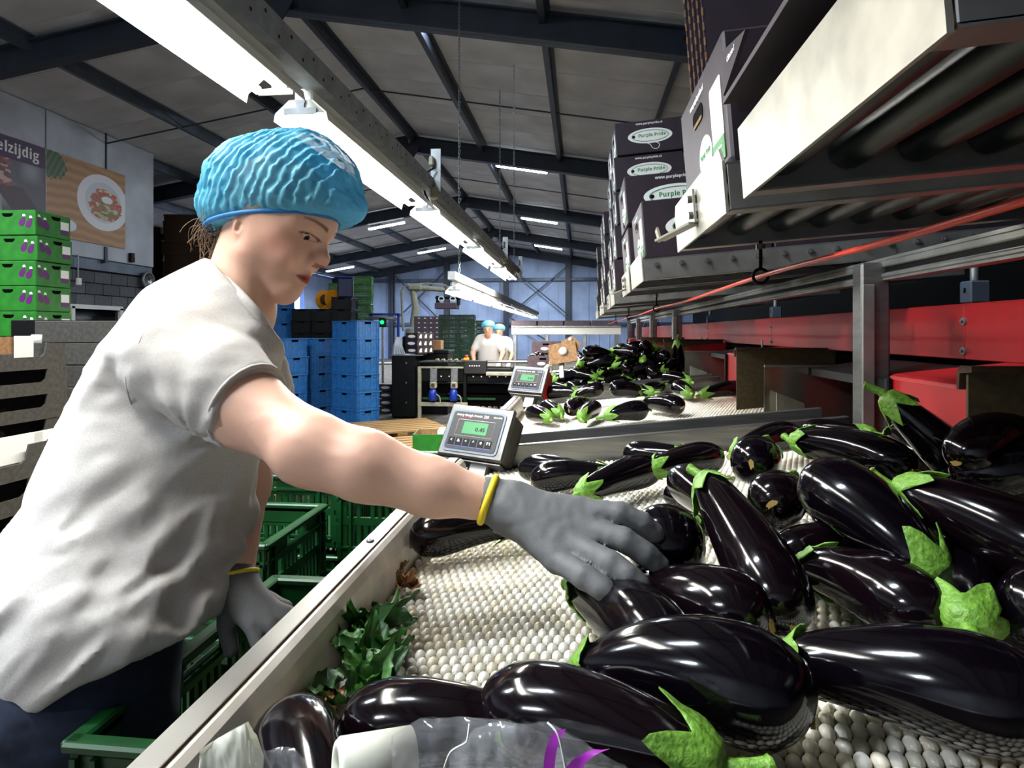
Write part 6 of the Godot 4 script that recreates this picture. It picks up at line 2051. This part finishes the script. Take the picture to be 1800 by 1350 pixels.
	for i in 4:
		var o := thing("flat_tray", "flat dark purple tray on the white cross conveyor, %s from the left" % ["first", "second", "third", "fourth"][i], "tray", Vector3(-0.9 + 0.43 * i, 1.457, -10.27), -0.05, "flat trays on the cross conveyor")
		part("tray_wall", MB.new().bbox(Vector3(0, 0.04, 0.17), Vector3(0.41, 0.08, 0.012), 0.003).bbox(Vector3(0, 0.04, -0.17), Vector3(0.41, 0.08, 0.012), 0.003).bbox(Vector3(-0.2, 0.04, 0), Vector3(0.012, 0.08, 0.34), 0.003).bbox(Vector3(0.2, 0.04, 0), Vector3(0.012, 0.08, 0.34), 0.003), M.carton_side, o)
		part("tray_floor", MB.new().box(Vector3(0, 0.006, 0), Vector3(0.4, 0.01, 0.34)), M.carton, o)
	# packing tables with open cartons of aubergines below it
	var pt := thing("packing_table", "dark packing table under the white cross conveyor, crowded with cartons", "table", Vector3(-0.03, 0, -8.6))
	part("top", MB.new().bbox(Vector3(0, 0.86, 0), Vector3(1.36, 0.05, 1.4), 0.006), M.dark, pt)
	for x in [-0.63, 0.63]:
		for z in [-0.6, 0.6]: part("leg", MB.new().box(Vector3(x, 0.42, z), Vector3(0.06, 0.84, 0.06)), M.galv, pt)
	var ap := make_aubergine(0.17, 0.035, 0.008, 0, false, 901)
	var oc := Node3D.new()
	part("wall", MB.new().bbox(Vector3(0, 0.08, 0.148), Vector3(0.4, 0.16, 0.006), 0.002).bbox(Vector3(0, 0.08, -0.148), Vector3(0.4, 0.16, 0.006), 0.002).bbox(Vector3(-0.197, 0.08, 0), Vector3(0.006, 0.16, 0.3), 0.002).bbox(Vector3(0.197, 0.08, 0), Vector3(0.006, 0.16, 0.3), 0.002), M.carton_side, oc)
	part("floor_sheet", MB.new().box(Vector3(0, 0.004, 0), Vector3(0.39, 0.006, 0.29)), M.carton, oc)
	part("emblem", MB.new().prism(ellipse(0.055, 0.022, 18), 0.001, Transform3D(Basis.IDENTITY, Vector3(-0.02, 0.06, 0.151))), M.white, oc)
	part("hand_hole", MB.new().prism(round_rect(0.09, 0.026, 0.01), 0.001, Transform3D(Basis.IDENTITY, Vector3(0, 0.12, 0.151))), M.black, oc)
	part("label", MB.new().box(Vector3(0.12, 0.05, 0.152), Vector3(0.08, 0.08, 0.002)), M.white, oc)
	part("label_band", MB.new().box(Vector3(0.12, 0.02, 0.1535), Vector3(0.08, 0.025, 0.002)), M.print_green, oc)
	var r2 := RandomNumberGenerator.new()
	r2.seed = 12
	for i in 3:
		for j in 3:
			var p := Vector3(-0.48 + 0.44 * i, 0.886, -8.2 - 0.36 * j)
			var lift := 0.19 if (i == 0 and j == 2) or (i == 1 and j == 1) else 0.0
			put(oc, "open_carton", p + Vector3(0, lift * 0, 0), 0.0, "open purple carton of aubergines under the cross conveyor, %s row, %s" % [["front", "middle", "rear"][j], ["left", "middle", "right"][i]], "carton", "open cartons under the cross conveyor")
			for k in 6:
				var o: Node3D = ap.duplicate()
				o.name = numbered("aubergine")
				add_child(o)
				tag(o, "small distant aubergine in the open purple cartons under the cross conveyor", "aubergine", "aubergines in the distant open cartons")
				var c := p + Vector3(-0.13 + 0.13 * (k % 3), 0.105 + 0.05 * (k / 3), -0.06 + 0.1 * (k / 3))
				var a := r2.randf_range(0.6, 2.4)
				var d := Vector3(cos(a), r2.randf_range(0.0, 0.3), sin(a)).normalized() * 0.085
				aub_place(c - d, c + d, o, Vector3.UP, r2.randf() * 6.0)
	put(oc, "open_carton", Vector3(-0.48, 1.06, -8.92), 0.0, "purple carton with a green and white label right of the far worker", "carton")
	oc.free()
	ap.free()
	# brown cardboard with a white cap behind the second display
	var kp := at(990, 620, 3.75)
	var kb := thing("cardboard_sheet", "tilted brown cardboard sheet with a round white cap behind the second display", "cardboard", kp)
	kb.rotation = Vector3(-0.35, -0.2, 0.12)
	part("sheet", MB.new().prism(PackedVector2Array([Vector2(-0.085, -0.07), Vector2(0.08, -0.06), Vector2(0.088, -0.045), Vector2(0.075, 0.07), Vector2(-0.09, 0.055)]), 0.006), M.board, kb)
	part("rear_sheet", MB.new().prism(PackedVector2Array([Vector2(-0.03, 0.03), Vector2(0.07, 0.0), Vector2(0.1, 0.05), Vector2(0.045, 0.11), Vector2(-0.025, 0.075)]), 0.005, Transform3D(Basis.IDENTITY, Vector3(0.01, 0, -0.02))), M.board, kb)
	part("cap", MB.new().lathe([Vector2(0, 0.0), Vector2(0.025, 0), Vector2(0.026, 0.01), Vector2(0.02, 0.02), Vector2(0, 0.024)], 20, Transform3D(Basis(Vector3.RIGHT, PI / 2), Vector3(0.003, 0.005, 0.006))), M.white, kb)
	part("cap", MB.new().lathe([Vector2(0, 0.0), Vector2(0.012, 0), Vector2(0.012, 0.006), Vector2(0, 0.01)], 14, Transform3D(Basis(Vector3.RIGHT, PI / 2), Vector3(0.045, 0.085, -0.014))), M.white, kb)
	part("prop_stand", MB.new().bbox(Vector3(-0.02, -0.09, -0.03), Vector3(0.03, 0.12, 0.02), 0.003), M.steel, kb)
func signal_lamp(o: Node3D, p: Vector3) -> void:
	var l := OmniLight3D.new()
	l.name = "signal_glow"
	l.light_color = Color(0.1, 1.0, 0.4)
	l.light_energy = 0.01
	l.omni_range = 20.0
	l.omni_attenuation = 2.0
	l.light_size = 0.03
	l.shadow_enabled = true
	o.add_child(l)
	l.position = p
# a distant worker bent over the line: head centre given
func far_person(hc: Vector3, front: bool) -> void:
	var t := thing("person", "distant person in a white T-shirt and blue cap bending over the packing machine" if front else "second distant person in white, half hidden behind the first", "person", Vector3(hc.x, 0, hc.z))
	var o := t.position
	var l := hc - o
	var s := 1.0
	var b := Field.new()
	b.ell(l, Vector3(0.078, 0.11, 0.09), 0.02)
	b.cap(l + Vector3(0, -0.02, 0.085), l + Vector3(0, -0.035, 0.095), 0.014, 0.016, 0.015)
	b.cap(l + Vector3(0, -0.09, 0.02), l + Vector3(0, -0.15, -0.06), 0.05, 0.06, 0.03)
	b.chain([l + Vector3(0, -0.2, -0.1), l + Vector3(0, -0.5, -0.18), l + Vector3(0, -0.62, -0.22)], [0.12, 0.11, 0.12], 0.05)
	for q in [-1, 1]:
		var sh := l + Vector3(0.18 * q, -0.2, -0.07)
		var el := l + Vector3(0.25 * q, -0.40, 0.02)
		var wr := l + Vector3(0.2 * q, -0.56, 0.16)
		b.chain([sh, el, wr], [0.06, 0.042, 0.03], 0.03)
		b.chain([l + Vector3(0.09 * q, -0.62, -0.2), l + Vector3(0.1 * q, -1.0, -0.16), l + Vector3(0.1 * q, -1.30, -0.2), l + Vector3(0.1 * q, -1.32, -0.08)], [0.09, 0.06, 0.045, 0.04], 0.03)
	var bs := nets(b.ev, l - Vector3(0.36, 1.37, 0.42), l + Vector3(0.36, 0.16, 0.3), 0.02)
	var sk := mat(Color(0.76, 0.56, 0.46), 0.5)
	part("body", net_mesh(bs), sk, t)
	for q in [-1, 1]:
		part("eye", MB.new().lathe([Vector2(0, -0.008), Vector2(0.011, -0.003), Vector2(0.011, 0.003), Vector2(0, 0.008)], 10, Transform3D(Basis.IDENTITY, l + Vector3(0.03 * q, -0.004, 0.082))), mat(Color(0.12, 0.08, 0.06), 0.4), t)
	part("mouth", MB.new().bbox(l + Vector3(0, -0.068, 0.068), Vector3(0.045, 0.009, 0.012), 0.003), mat(Color(0.5, 0.24, 0.22), 0.5), t)
	var f := Field.new()
	f.cap(l + Vector3(-0.1, -0.2, -0.1), l + Vector3(0.1, -0.2, -0.1), 0.12, 0.12, 0.03)
	f.chain([l + Vector3(-0.05, -0.25, -0.1), l + Vector3(-0.05, -0.64, -0.2)], [0.14, 0.15], 0.04)
	f.chain([l + Vector3(0.05, -0.25, -0.1), l + Vector3(0.05, -0.64, -0.2)], [0.14, 0.15], 0.04)
	for q in [-1, 1]: f.cap(l + Vector3(0.16 * q, -0.19, -0.08), l + Vector3(0.225 * q, -0.33, -0.02), 0.078, 0.066, 0.03)
	f.half(l + Vector3(0, -0.66, 0), Vector3(0, -1, 0), 0.01)
	part("t_shirt", net_mesh(nets(f.ev, l - Vector3(0.4, 0.75, 0.45), l + Vector3(0.4, 0.0, 0.15), 0.022)), M.shirt, t)
	var c := Field.new()
	c.ell(l + Vector3(0, 0.055, -0.01), Vector3(0.115, 0.085, 0.12), 0.02)
	c.half(l + Vector3(0, 0.012, 0.0), Vector3(0, -1, 0.25), 0.02)
	part("hair_cap", net_mesh(nets(c.ev, l - Vector3(0.15, 0.05, 0.16), l + Vector3(0.15, 0.17, 0.15), 0.015)), M.cap, t)
	var j := Field.new()
	for q in [-1, 1]: j.chain([l + Vector3(0.08 * q, -0.6, -0.2), l + Vector3(0.1 * q, -1.0, -0.16), l + Vector3(0.1 * q, -1.28, -0.2)], [0.12, 0.085, 0.075], 0.03)
	part("trousers", net_mesh(nets(j.ev, l - Vector3(0.3, 1.37, 0.4), l + Vector3(0.3, -0.4, 0.1), 0.025)), M.jeans, t)
	for q in [-1, 1]:
		var wr := l + Vector3(0.2 * q, -0.56, 0.16)
		var g := MB.new().tube([wr, wr + Vector3(-0.01 * q, -0.05, 0.04), wr + Vector3(-0.015 * q, -0.07, 0.06)], [0.034, 0.042, 0.036], 10)
		for i in 4: g.tube([wr + Vector3((-0.035 + 0.022 * i), -0.07, 0.06), wr + Vector3((-0.037 + 0.024 * i), -0.10, 0.10), wr + Vector3((-0.037 + 0.024 * i), -0.13, 0.105)], [0.012, 0.011, 0.009], 6)
		g.tube([wr + Vector3(-0.03 * q, -0.05, 0.04), wr + Vector3(-0.06 * q, -0.08, 0.07)], [0.013, 0.01], 6)
		part("glove", g, M.white, t)

# ---------- cartons and crates on the left ----------
func make_green_carton(open: bool) -> Node3D:
	var t := Node3D.new()
	var W := 0.4
	var D := 0.3
	var H := 0.168
	if open:
		for k in 4:
			var b := Basis(Vector3.UP, PI / 2 * k)
			var L := W if k % 2 == 0 else D
			var off := (D if k % 2 == 0 else W) / 2
			part("wall", MB.new().box(b * Vector3(0, H / 2, off - 0.003), Vector3(L, H, 0.006), b), M.green_box, t)
			part("inner_wall", MB.new().box(b * Vector3(0, H / 2, off - 0.008), Vector3(L - 0.012, H - 0.004, 0.003), b), M.board, t)
		part("floor_sheet", MB.new().box(Vector3(0, 0.004, 0), Vector3(W - 0.01, 0.006, D - 0.01)), M.board, t)
		part("liner", MB.new().box(Vector3(0.06, H / 2 + 0.02, -0.02), Vector3(0.13, H, 0.2)), M.white, t)
	else:
		part("body", MB.new().bbox(Vector3(0, H / 2, 0), Vector3(W - 0.003, H - 0.003, D - 0.003), 0.004), M.green_box, t)
	for k in 2: # long front and short right side carry the print
		var b := Basis(Vector3.UP, PI / 2 * k)
		var off := (D if k == 0 else W) / 2 - 0.0012
		var L := W if k == 0 else D
		var x := 0.13 if k == 0 else -0.085
		for s in [-1, 1]:
			var pts := PackedVector2Array()
			for i in 16:
				var a := TAU * i / 16
				pts.append(Vector2(0.019 * cos(a) * (1.0 - 0.35 * sin(a)), 0.034 * sin(a)).rotated(0.5 * (1 if k else -1)) + Vector2(x + 0.024 * s, 0.085 - 0.006 * s))
			part("printed_aubergine", MB.new().prism(pts, 0.001, Transform3D(b, b * Vector3(0, 0, off))), M.purple, t)
			part("printed_calyx", MB.new().prism(PackedVector2Array([Vector2(-0.012, 0), Vector2(0.012, 0.0), Vector2(0.004, 0.016), Vector2(-0.01, 0.014)]), 0.0014, Transform3D(b, b * Vector3(x + 0.024 * s - 0.012 * (1 if k else -1), 0.118 - 0.006 * s, off))), M.white, t)
		part("hand_hole", MB.new().prism(PackedVector2Array([Vector2(-0.04, 0.012), Vector2(0.04, 0.012), Vector2(0.034, -0.004), Vector2(0.02, -0.012), Vector2(-0.02, -0.012), Vector2(-0.034, -0.004)]), 0.001, Transform3D(b, b * Vector3(0.02 if k else 0.0, 0.135, off))), M.black, t)
		part("label", MB.new().box(b * Vector3(L / 2 - 0.055 if k else -L / 2 + 0.06, 0.095, off), Vector3(0.07, 0.055, 0.002), b), M.white, t)
		part("label_band", MB.new().box(b * Vector3(L / 2 - 0.055 if k else -L / 2 + 0.06, 0.052, off), Vector3(0.07, 0.03, 0.002), b), M.purple, t)
	return t
# cardboard tray with high ends and a scooped long side
func make_tray(W: float, D: float, H: float) -> Node3D:
	var t := Node3D.new()
	var low := H * 0.48
	var sc := PackedVector2Array([Vector2(-W / 2, 0), Vector2(W / 2, 0), Vector2(W / 2, H), Vector2(W / 2 - 0.10, H), Vector2(W / 2 - 0.112, low + 0.012), Vector2(W / 2 - 0.13, low), Vector2(-W / 2 + 0.13, low), Vector2(-W / 2 + 0.112, low + 0.012), Vector2(-W / 2 + 0.10, H), Vector2(-W / 2, H)])
	for s in [-1, 1]:
		part("scooped_side", MB.new().prism(sc, 0.006, Transform3D(Basis.IDENTITY, Vector3(0, 0, s * (D / 2 - 0.003) - 0.003))), M.board_grey, t)
		part("end_wall", MB.new().box(Vector3(s * (W / 2 - 0.003), H / 2, 0), Vector3(0.006, H, D - 0.012)), M.board_grey, t)
	part("floor_sheet", MB.new().box(Vector3(0, 0.004, 0), Vector3(W - 0.012, 0.006, D - 0.012)), M.board_grey, t)
	return t
func build_left_side() -> void:
	# green cartons
	var gc := make_green_carton(false)
	var gp := floor_at(48, 4.3)
	stack(gc, "green_carton", gp + Vector3(0, 0.145, 0), 0.03, 12, 0.168, "bright green printed carton in the tall stack", "carton", "green cartons", 0.004)
	gc.free()
	var pal := make_pallet(M.wood)
	put(pal, "wooden_pallet", gp + Vector3(-0.2, 0, -0.1), 0.0, "wooden pallet under the tall green carton stack", "pallet")
	# brown cardboard trays: three stacks on a pallet
	var tr := make_tray(0.5, 0.36, 0.108)
	var a := floor_at(118, 2.75) + Vector3(-0.18, 0, 0.25)
	stack(tr, "cardboard_tray", a + Vector3(0, 0.145, 0), PI / 2, 11, 0.105, "grey-brown scooped tray in the stack at the left edge", "tray", "cardboard trays", 0.003)
	var c := floor_at(98, 2.12) + Vector3(-0.18, 0, 0.25)
	stack(tr, "cardboard_tray", c + Vector3(0, 0.145, 0), PI / 2, 8, 0.105, "grey-brown scooped tray nearest the worker's back", "tray", "cardboard trays", 0.003)
	tr.free()
	put(pal, "wooden_pallet", Vector3(a.x - 0.35, 0, (a.z + c.z) / 2 + 0.1), 0.1, "wooden pallet under the cardboard trays", "pallet")
	put(pal, "wooden_pallet", floor_at(170, 3.3), 0.1, "wooden pallet under the closed brown cartons", "pallet")
	pal.free()
	# closed brown cartons and a black one beside them
	var cb := Node3D.new()
	part("body", MB.new().bbox(Vector3(0, 0.052, 0), Vector3(0.40, 0.103, 0.3), 0.003), M.board_grey, cb)
	part("label", MB.new().box(Vector3(-0.201, 0.055, 0.05), Vector3(0.002, 0.06, 0.06)), M.white, cb)
	var b := floor_at(172, 3.1)
	stack(cb, "brown_carton", b + Vector3(0, 0.145, 0), 0.05, 12, 0.105, "closed grey-brown carton by the worker's shoulder", "carton", "brown cartons", 0.002)
	cb.free()
	var kb := thing("black_carton", "black carton with a white label in front of the green stack", "carton", floor_at(95, 3.15) + Vector3(0, 1.3, 0), 0.05)
	part("body", MB.new().bbox(Vector3(0, 0.055, 0), Vector3(0.19, 0.11, 0.3), 0.003), M.dark, kb)
	part("label", MB.new().box(Vector3(0.06, 0.055, 0.151), Vector3(0.05, 0.06, 0.002)), M.white, kb)
	var kk := lone("brown_carton", MB.new().bbox(floor_at(95, 3.15) + Vector3(0, 0.72, 0), Vector3(0.2, 1.15, 0.3), 0.004), M.board_grey, "tall narrow brown carton under the black one", "carton")
	var pk := lone("white_cup", MB.new().lathe([Vector2(0, 0), Vector2(0.018, 0), Vector2(0.02, 0.035), Vector2(0.016, 0.037), Vector2(0, 0.034)], 16, Transform3D(Basis.IDENTITY, a + Vector3(0.08, 1.303, -0.2))), M.white, "small white cup on the brown trays before the black carton", "cup")
	# papers standing in the trays
	for k in 3:
		var p: Vector3 = [on_x(42, 613, a.x + 0.15), on_x(80, 738, c.x + 0.15), on_x(28, 754, c.x + 0.15)][k]
		p.y = 1.29 if k == 0 else 0.975
		var o := thing("carton_insert", ["white insert in the top tray of the front stack", "white insert beside brown card in the lower trays", "long white insert along the nearest trays"][k], "insert", p, 0.0)
		part("white_sheet", MB.new().bbox(Vector3(0, 0, 0), Vector3(0.006, 0.09, [0.09, 0.10, 0.2][k]), 0.002), M.white, o)
		part("brown_sheet", MB.new().box(Vector3(-0.012, 0.006, [0.07, 0.07, -0.1][k]), Vector3(0.005, 0.07, 0.09)), M.board, o)
	# green crates round the worker's place
	var cr := make_crate(0.6, 0.4, 0.26, M.crate_green, true)
	var lab := part("crate_label", MB.new().box(Vector3(0.305, 0.10, 0.06), Vector3(0.002, 0.03, 0.075)), M.galv, cr)
	var cn := make_crate(0.6, 0.34, 0.26, M.crate_green, true)
	for k in 3: put(cn, "green_crate", Vector3(-0.545, 0.26 * k, -1.10), PI / 2, "dark green crate between the worker and the table edge, %s" % nth(k, 3), "crate", "green crates at the worker's place")
	for k in 3: put(cr, "green_crate", Vector3(-1.14, 0.26 * k, -1.80), 0.0, "open green crate behind the worker's lowered hand, %s" % nth(k, 3), "crate", "green crates at the worker's place")
	for k in 3: put(cr, "green_crate", Vector3(-0.63, 0.287 * k, -2.36), PI / 2, "green crate behind the table's white end board, %s" % nth(k, 3), "crate", "green crates at the worker's place")
	for k in 3: put(cr, "green_crate", Vector3(-1.16, 0.287 * k, -2.36), 0.0, "green crate beside the shirt below the pale pallets, %s" % nth(k, 3), "crate", "green crates at the worker's place")
	cr.free()
	cn.free()
	# aubergines already sorted into the near crate
	for k in 5:
		var o := make_aubergine(0.21, 0.042, 0.01, 0, false, 700 + k)
		o.name = numbered("aubergine")
		add_child(o)
		tag(o, "aubergine lying in the dark green crate by the table edge, %s" % ["nearest the viewer", "second from the viewer", "third from the viewer", "fourth from the viewer", "by the glove's thumb"][k], "aubergine", "aubergines in the near crate")
		var p := Vector3(-0.54, 0.61, -0.86 - 0.105 * k)
		aub_place(p - Vector3(0.105, 0, 0.01 * k), p + Vector3(0.105, 0.0, 0.01), o)

# ---------- leaves, scraps and bags in the foreground ----------
func crumpled_leaf(L: float, W: float, curl: float, sd: int) -> ArrayMesh:
	var nf := FastNoiseLite.new()
	nf.seed = sd
	nf.frequency = 28.0
	var rows := []
	for i in 15:
		var s := i / 14.0
		var w := W * pow(sin(PI * pow(s, 0.75)), 0.8) + 0.0004
		var row := []
		for j in 11:
			var u := j / 5.0 - 1.0
			var ruff := 0.10 * sin(s * 34.0 + sd) * absf(u)
			var p := Vector3(u * w * (1.0 + ruff), 0, L * (s - 0.5))
			p.y = absf(u) * w * 0.55 + curl * L * pow(s - 0.3, 2.0) + 0.009 * nf.get_noise_2d(p.x + sd, p.z) + 0.0035 * sin(u * 5.0 + s * 21.0) * absf(u)
			row.append(p)
		rows.append(row)
	var under := []
	for i in 15:
		var row := []
		for j in 11: row.append(rows[i][j] + Vector3(0, -0.0008, 0))
		under.append(row)
	var a := skin_mesh(rows, false)
	var b := skin_mesh(under, false)
	var st := SurfaceTool.new()
	st.append_from(a, 0, Transform3D.IDENTITY)
	st.append_from(b, 0, Transform3D.IDENTITY)
	return st.commit()
func build_foreground() -> void:
	M.leaf = worn(Color(0.15, 0.36, 0.10), 0.5, 0, noise_tex(0.05, 4, Color(0.5, 0.6, 0.45), Color(1, 1, 1), 256, FastNoiseLite.TYPE_SIMPLEX_SMOOTH, 8), 12.0, 0.1)
	M.leaf.backlight_enabled = true
	M.leaf.backlight = Color(0.08, 0.2, 0.03)
	M.leaf2 = M.leaf.duplicate()
	M.leaf2.albedo_color = Color(0.26, 0.48, 0.16)
	M.husk = worn(Color(0.62, 0.42, 0.25), 0.8, 0, M.rough_t, 20.0, 0.1)
	var r2 := RandomNumberGenerator.new()
	r2.seed = 31
	var lp := on_belt(640, 1150, 0.012)
	var t := thing("wilted_leaves", "clump of wilted dark green leaves on the beads against the white end board", "leaves", lp)
	for k in 24:
		var c := on_belt(r2.randf_range(600, 688), r2.randf_range(1088, 1205), r2.randf_range(0.010, 0.034))
		if k < 3: c = on_belt([580, 566, 690][k], [1240, 1212, 1078][k], 0.012)
		var o := part("leaf", crumpled_leaf(r2.randf_range(0.05, 0.085), r2.randf_range(0.014, 0.024), r2.randf_range(0.4, 1.4), 40 + k), M.leaf if r2.randf() < 0.6 else M.leaf2, t)
		o.transform = Transform3D(Basis.from_euler(Vector3(r2.randf_range(-0.5, 0.5), r2.randf() * TAU, r2.randf_range(-0.6, 0.6))), c - lp)
	var sp := [on_belt(700, 1040, 0.012), on_belt(690, 1062, 0.016), on_belt(672, 1080, 0.014), on_belt(655, 1096, 0.02)]
	for k in 4: sp[k] -= lp
	part("stalk", MB.new().tube(smooth_pts(sp, 4), 0.0042, 8), M.leaf2, t)
	var h := [[722, 1038, 0.05, "dry brown husk on the beads beside the green stalk"], [700, 1012, 0.04, "dry brown scrap between the end board and the lone aubergine"], [628, 1232, 0.032, "small dry tan husk on the beads below the wilted leaves"], [560, 1255, 0.05, "rusty brown scrap in the corner behind the bottom aubergine"]]
	for k in 4:
		var p := on_belt(h[k][0], h[k][1], 0.008)
		var o := thing("dry_husk", h[k][3], "husk", p, r2.randf() * 6.0)
		for i in 3:
			var q := part("flake", crumpled_leaf(h[k][2], h[k][2] * 0.3, 1.2, 80 + 5 * k + i), M.husk, o)
			q.transform = Transform3D(Basis.from_euler(Vector3(r2.randf_range(-0.3, 0.4), r2.randf() * TAU, r2.randf_range(-0.4, 0.4))), Vector3(r2.randf_range(-0.008, 0.008), 0.003 * i, r2.randf_range(-0.008, 0.008)))
	# little torn sepals on the beads
	for k in 2:
		var o := lone("torn_sepal", crumpled_leaf(0.022, 0.006, 1.0, 120 + k), M.calyx, ["tiny torn green sepal at the left tip of the banana-shaped aubergine", "tiny green sepal on the beads beside the foreground row"][k], "sepal")
		o.position = on_belt([1014, 868][k], [1196, 1254][k], 0.004)
	# supply shelf with bags in front of the table's near rim
	var sh := thing("supply_shelf", "narrow steel shelf before the near rim of the front table, holding bags and rolls", "shelf", Vector3(-0.02, 0, -0.36))
	part("plate", MB.new().bbox(Vector3(0, 0.985, 0), Vector3(0.62, 0.004, 0.13), 0.001), M.steel, sh)
	for x in [-0.25, 0.25]: part("bracket", MB.new().box(Vector3(x, 0.49, -0.05), Vector3(0.03, 0.98, 0.02)), M.galv, sh)
	var clear := mat(Color(0.95, 0.96, 0.98, 0.07), 0.08)
	clear.transparency = BaseMaterial3D.TRANSPARENCY_ALPHA
	var nf := FastNoiseLite.new()
	nf.seed = 17
	nf.frequency = 1.0
	var bag := func(x0: float, x1: float, top: Array, d0: float, amp: float, base: Vector3, gap: float) -> ArrayMesh:
		var rows := []
		var n := 36
		for v in 13:
			var row := []
			var s := v / 12.0
			for q in 2 * n:
				var u := float(q if q < n else 2 * n - 1 - q) / (n - 1)
				var back := 1.0 if q >= n else -1.0
				var tx := u * (top.size() - 1)
				var ty := lerpf(top[int(tx)], top[mini(int(tx) + 1, top.size() - 1)], tx - int(tx))
				var p := at(lerpf(x0, x1, u), lerpf(ty, 1420.0, s), d0 + back * gap * sqrt(s) * sin(PI * clampf(u, 0.04, 0.96)))
				var w := nf.get_noise_3d(p.x * 34.0, p.y * 20.0, back * 3.0) + 0.5 * absf(nf.get_noise_3d(p.x * 70.0 + 9.0, p.y * 46.0, back))
				row.append(p + ray(900, 900) * (amp * w) - base)
			rows.append(row)
		return skin_mesh(rows, true)
	var bp := at(880, 1400, 0.40)
	bp.y = 0.99
	var b := thing("clear_bags", "crinkled clear plastic bags with purple print at the bottom of the picture", "plastic bag", bp)
	part("film", bag.call(690, 1100, [1292, 1266, 1263, 1262, 1266, 1270, 1272, 1296, 1322, 1348], 0.40, 0.012, bp, 0.018), clear, b)
	part("film", bag.call(790, 1010, [1330, 1282, 1268, 1274, 1300, 1345], 0.385, 0.014, bp, 0.014), clear, b)
	var ribbon := func(pts: Array, w: float) -> ArrayMesh:
		var rows := []
		for p in pts: rows.append([p - Vector3(w, 0, 0), p, p + Vector3(w, 0.001, 0)])
		return skin_mesh(rows, false)
	var pr = ribbon.call(smooth_pts([at(985, 1283, 0.379) - bp, at(972, 1310, 0.376) - bp, at(966, 1340, 0.374) - bp, at(962, 1400, 0.37) - bp], 5), 0.0034)
	part("purple_print", pr, mat(Color(0.55, 0.12, 0.58), 0.4), b)
	pr = ribbon.call(smooth_pts([at(1058, 1318, 0.379) - bp, at(1034, 1328, 0.377) - bp, at(1012, 1348, 0.375) - bp, at(985, 1400, 0.37) - bp], 5), 0.005)
	part("purple_print", pr, mat(Color(0.55, 0.12, 0.58), 0.4), b)
	pr = MB.new().tube(smooth_pts([at(825, 1272, 0.374) - bp, at(822, 1296, 0.37) - bp, at(818, 1306, 0.37) - bp, at(792, 1322, 0.37) - bp, at(780, 1352, 0.37) - bp], 5), 0.0006, 5)
	pr.tube(smooth_pts([at(962, 1270, 0.374) - bp, at(980, 1290, 0.37) - bp, at(990, 1330, 0.37) - bp, at(1000, 1390, 0.37) - bp], 5), 0.0007, 5)
	part("bag_seam", pr, M.white, b)
	# white foam roll
	var rp := at(598, 1352, 0.43)
	var ro := thing("foam_roll", "end of a white foam roll beside the clear bags", "roll", rp)
	var ax := (at(720, 1330, 0.45) - rp)
	var fb := Basis(ax.normalized().cross(Vector3.UP).normalized(), ax.normalized(), ax.normalized().cross(Vector3.UP).normalized().cross(ax.normalized()))
	part("foam", MB.new().lathe([Vector2(0.0095, 0.0), Vector2(0.012, -0.003), Vector2(0.017, -0.003), Vector2(0.0195, 0.0), Vector2(0.0195, 0.05), Vector2(0.0095, 0.05), Vector2(0.0095, 0.0)], 28, Transform3D(fb, Vector3.ZERO)), mat(Color(0.82, 0.82, 0.76), 0.6), ro)
	# folded white film at the left
	var wp := at(400, 1345, 0.45)
	var wf := thing("white_film", "folded translucent white film leaning on the end board at the bottom", "film", wp)
	var wm := mat(Color(0.86, 0.86, 0.80), 0.35)
	wm.backlight_enabled = true
	wm.backlight = Color(0.5, 0.5, 0.45)
	part("sheet", bag.call(352, 462, [1318, 1300, 1284, 1270, 1330], 0.45, 0.008, wp, 0.012), wm, wf)
	part("clear_sleeve", bag.call(440, 545, [1300, 1322, 1316, 1318, 1345], 0.44, 0.008, wp, 0.012), clear, wf)
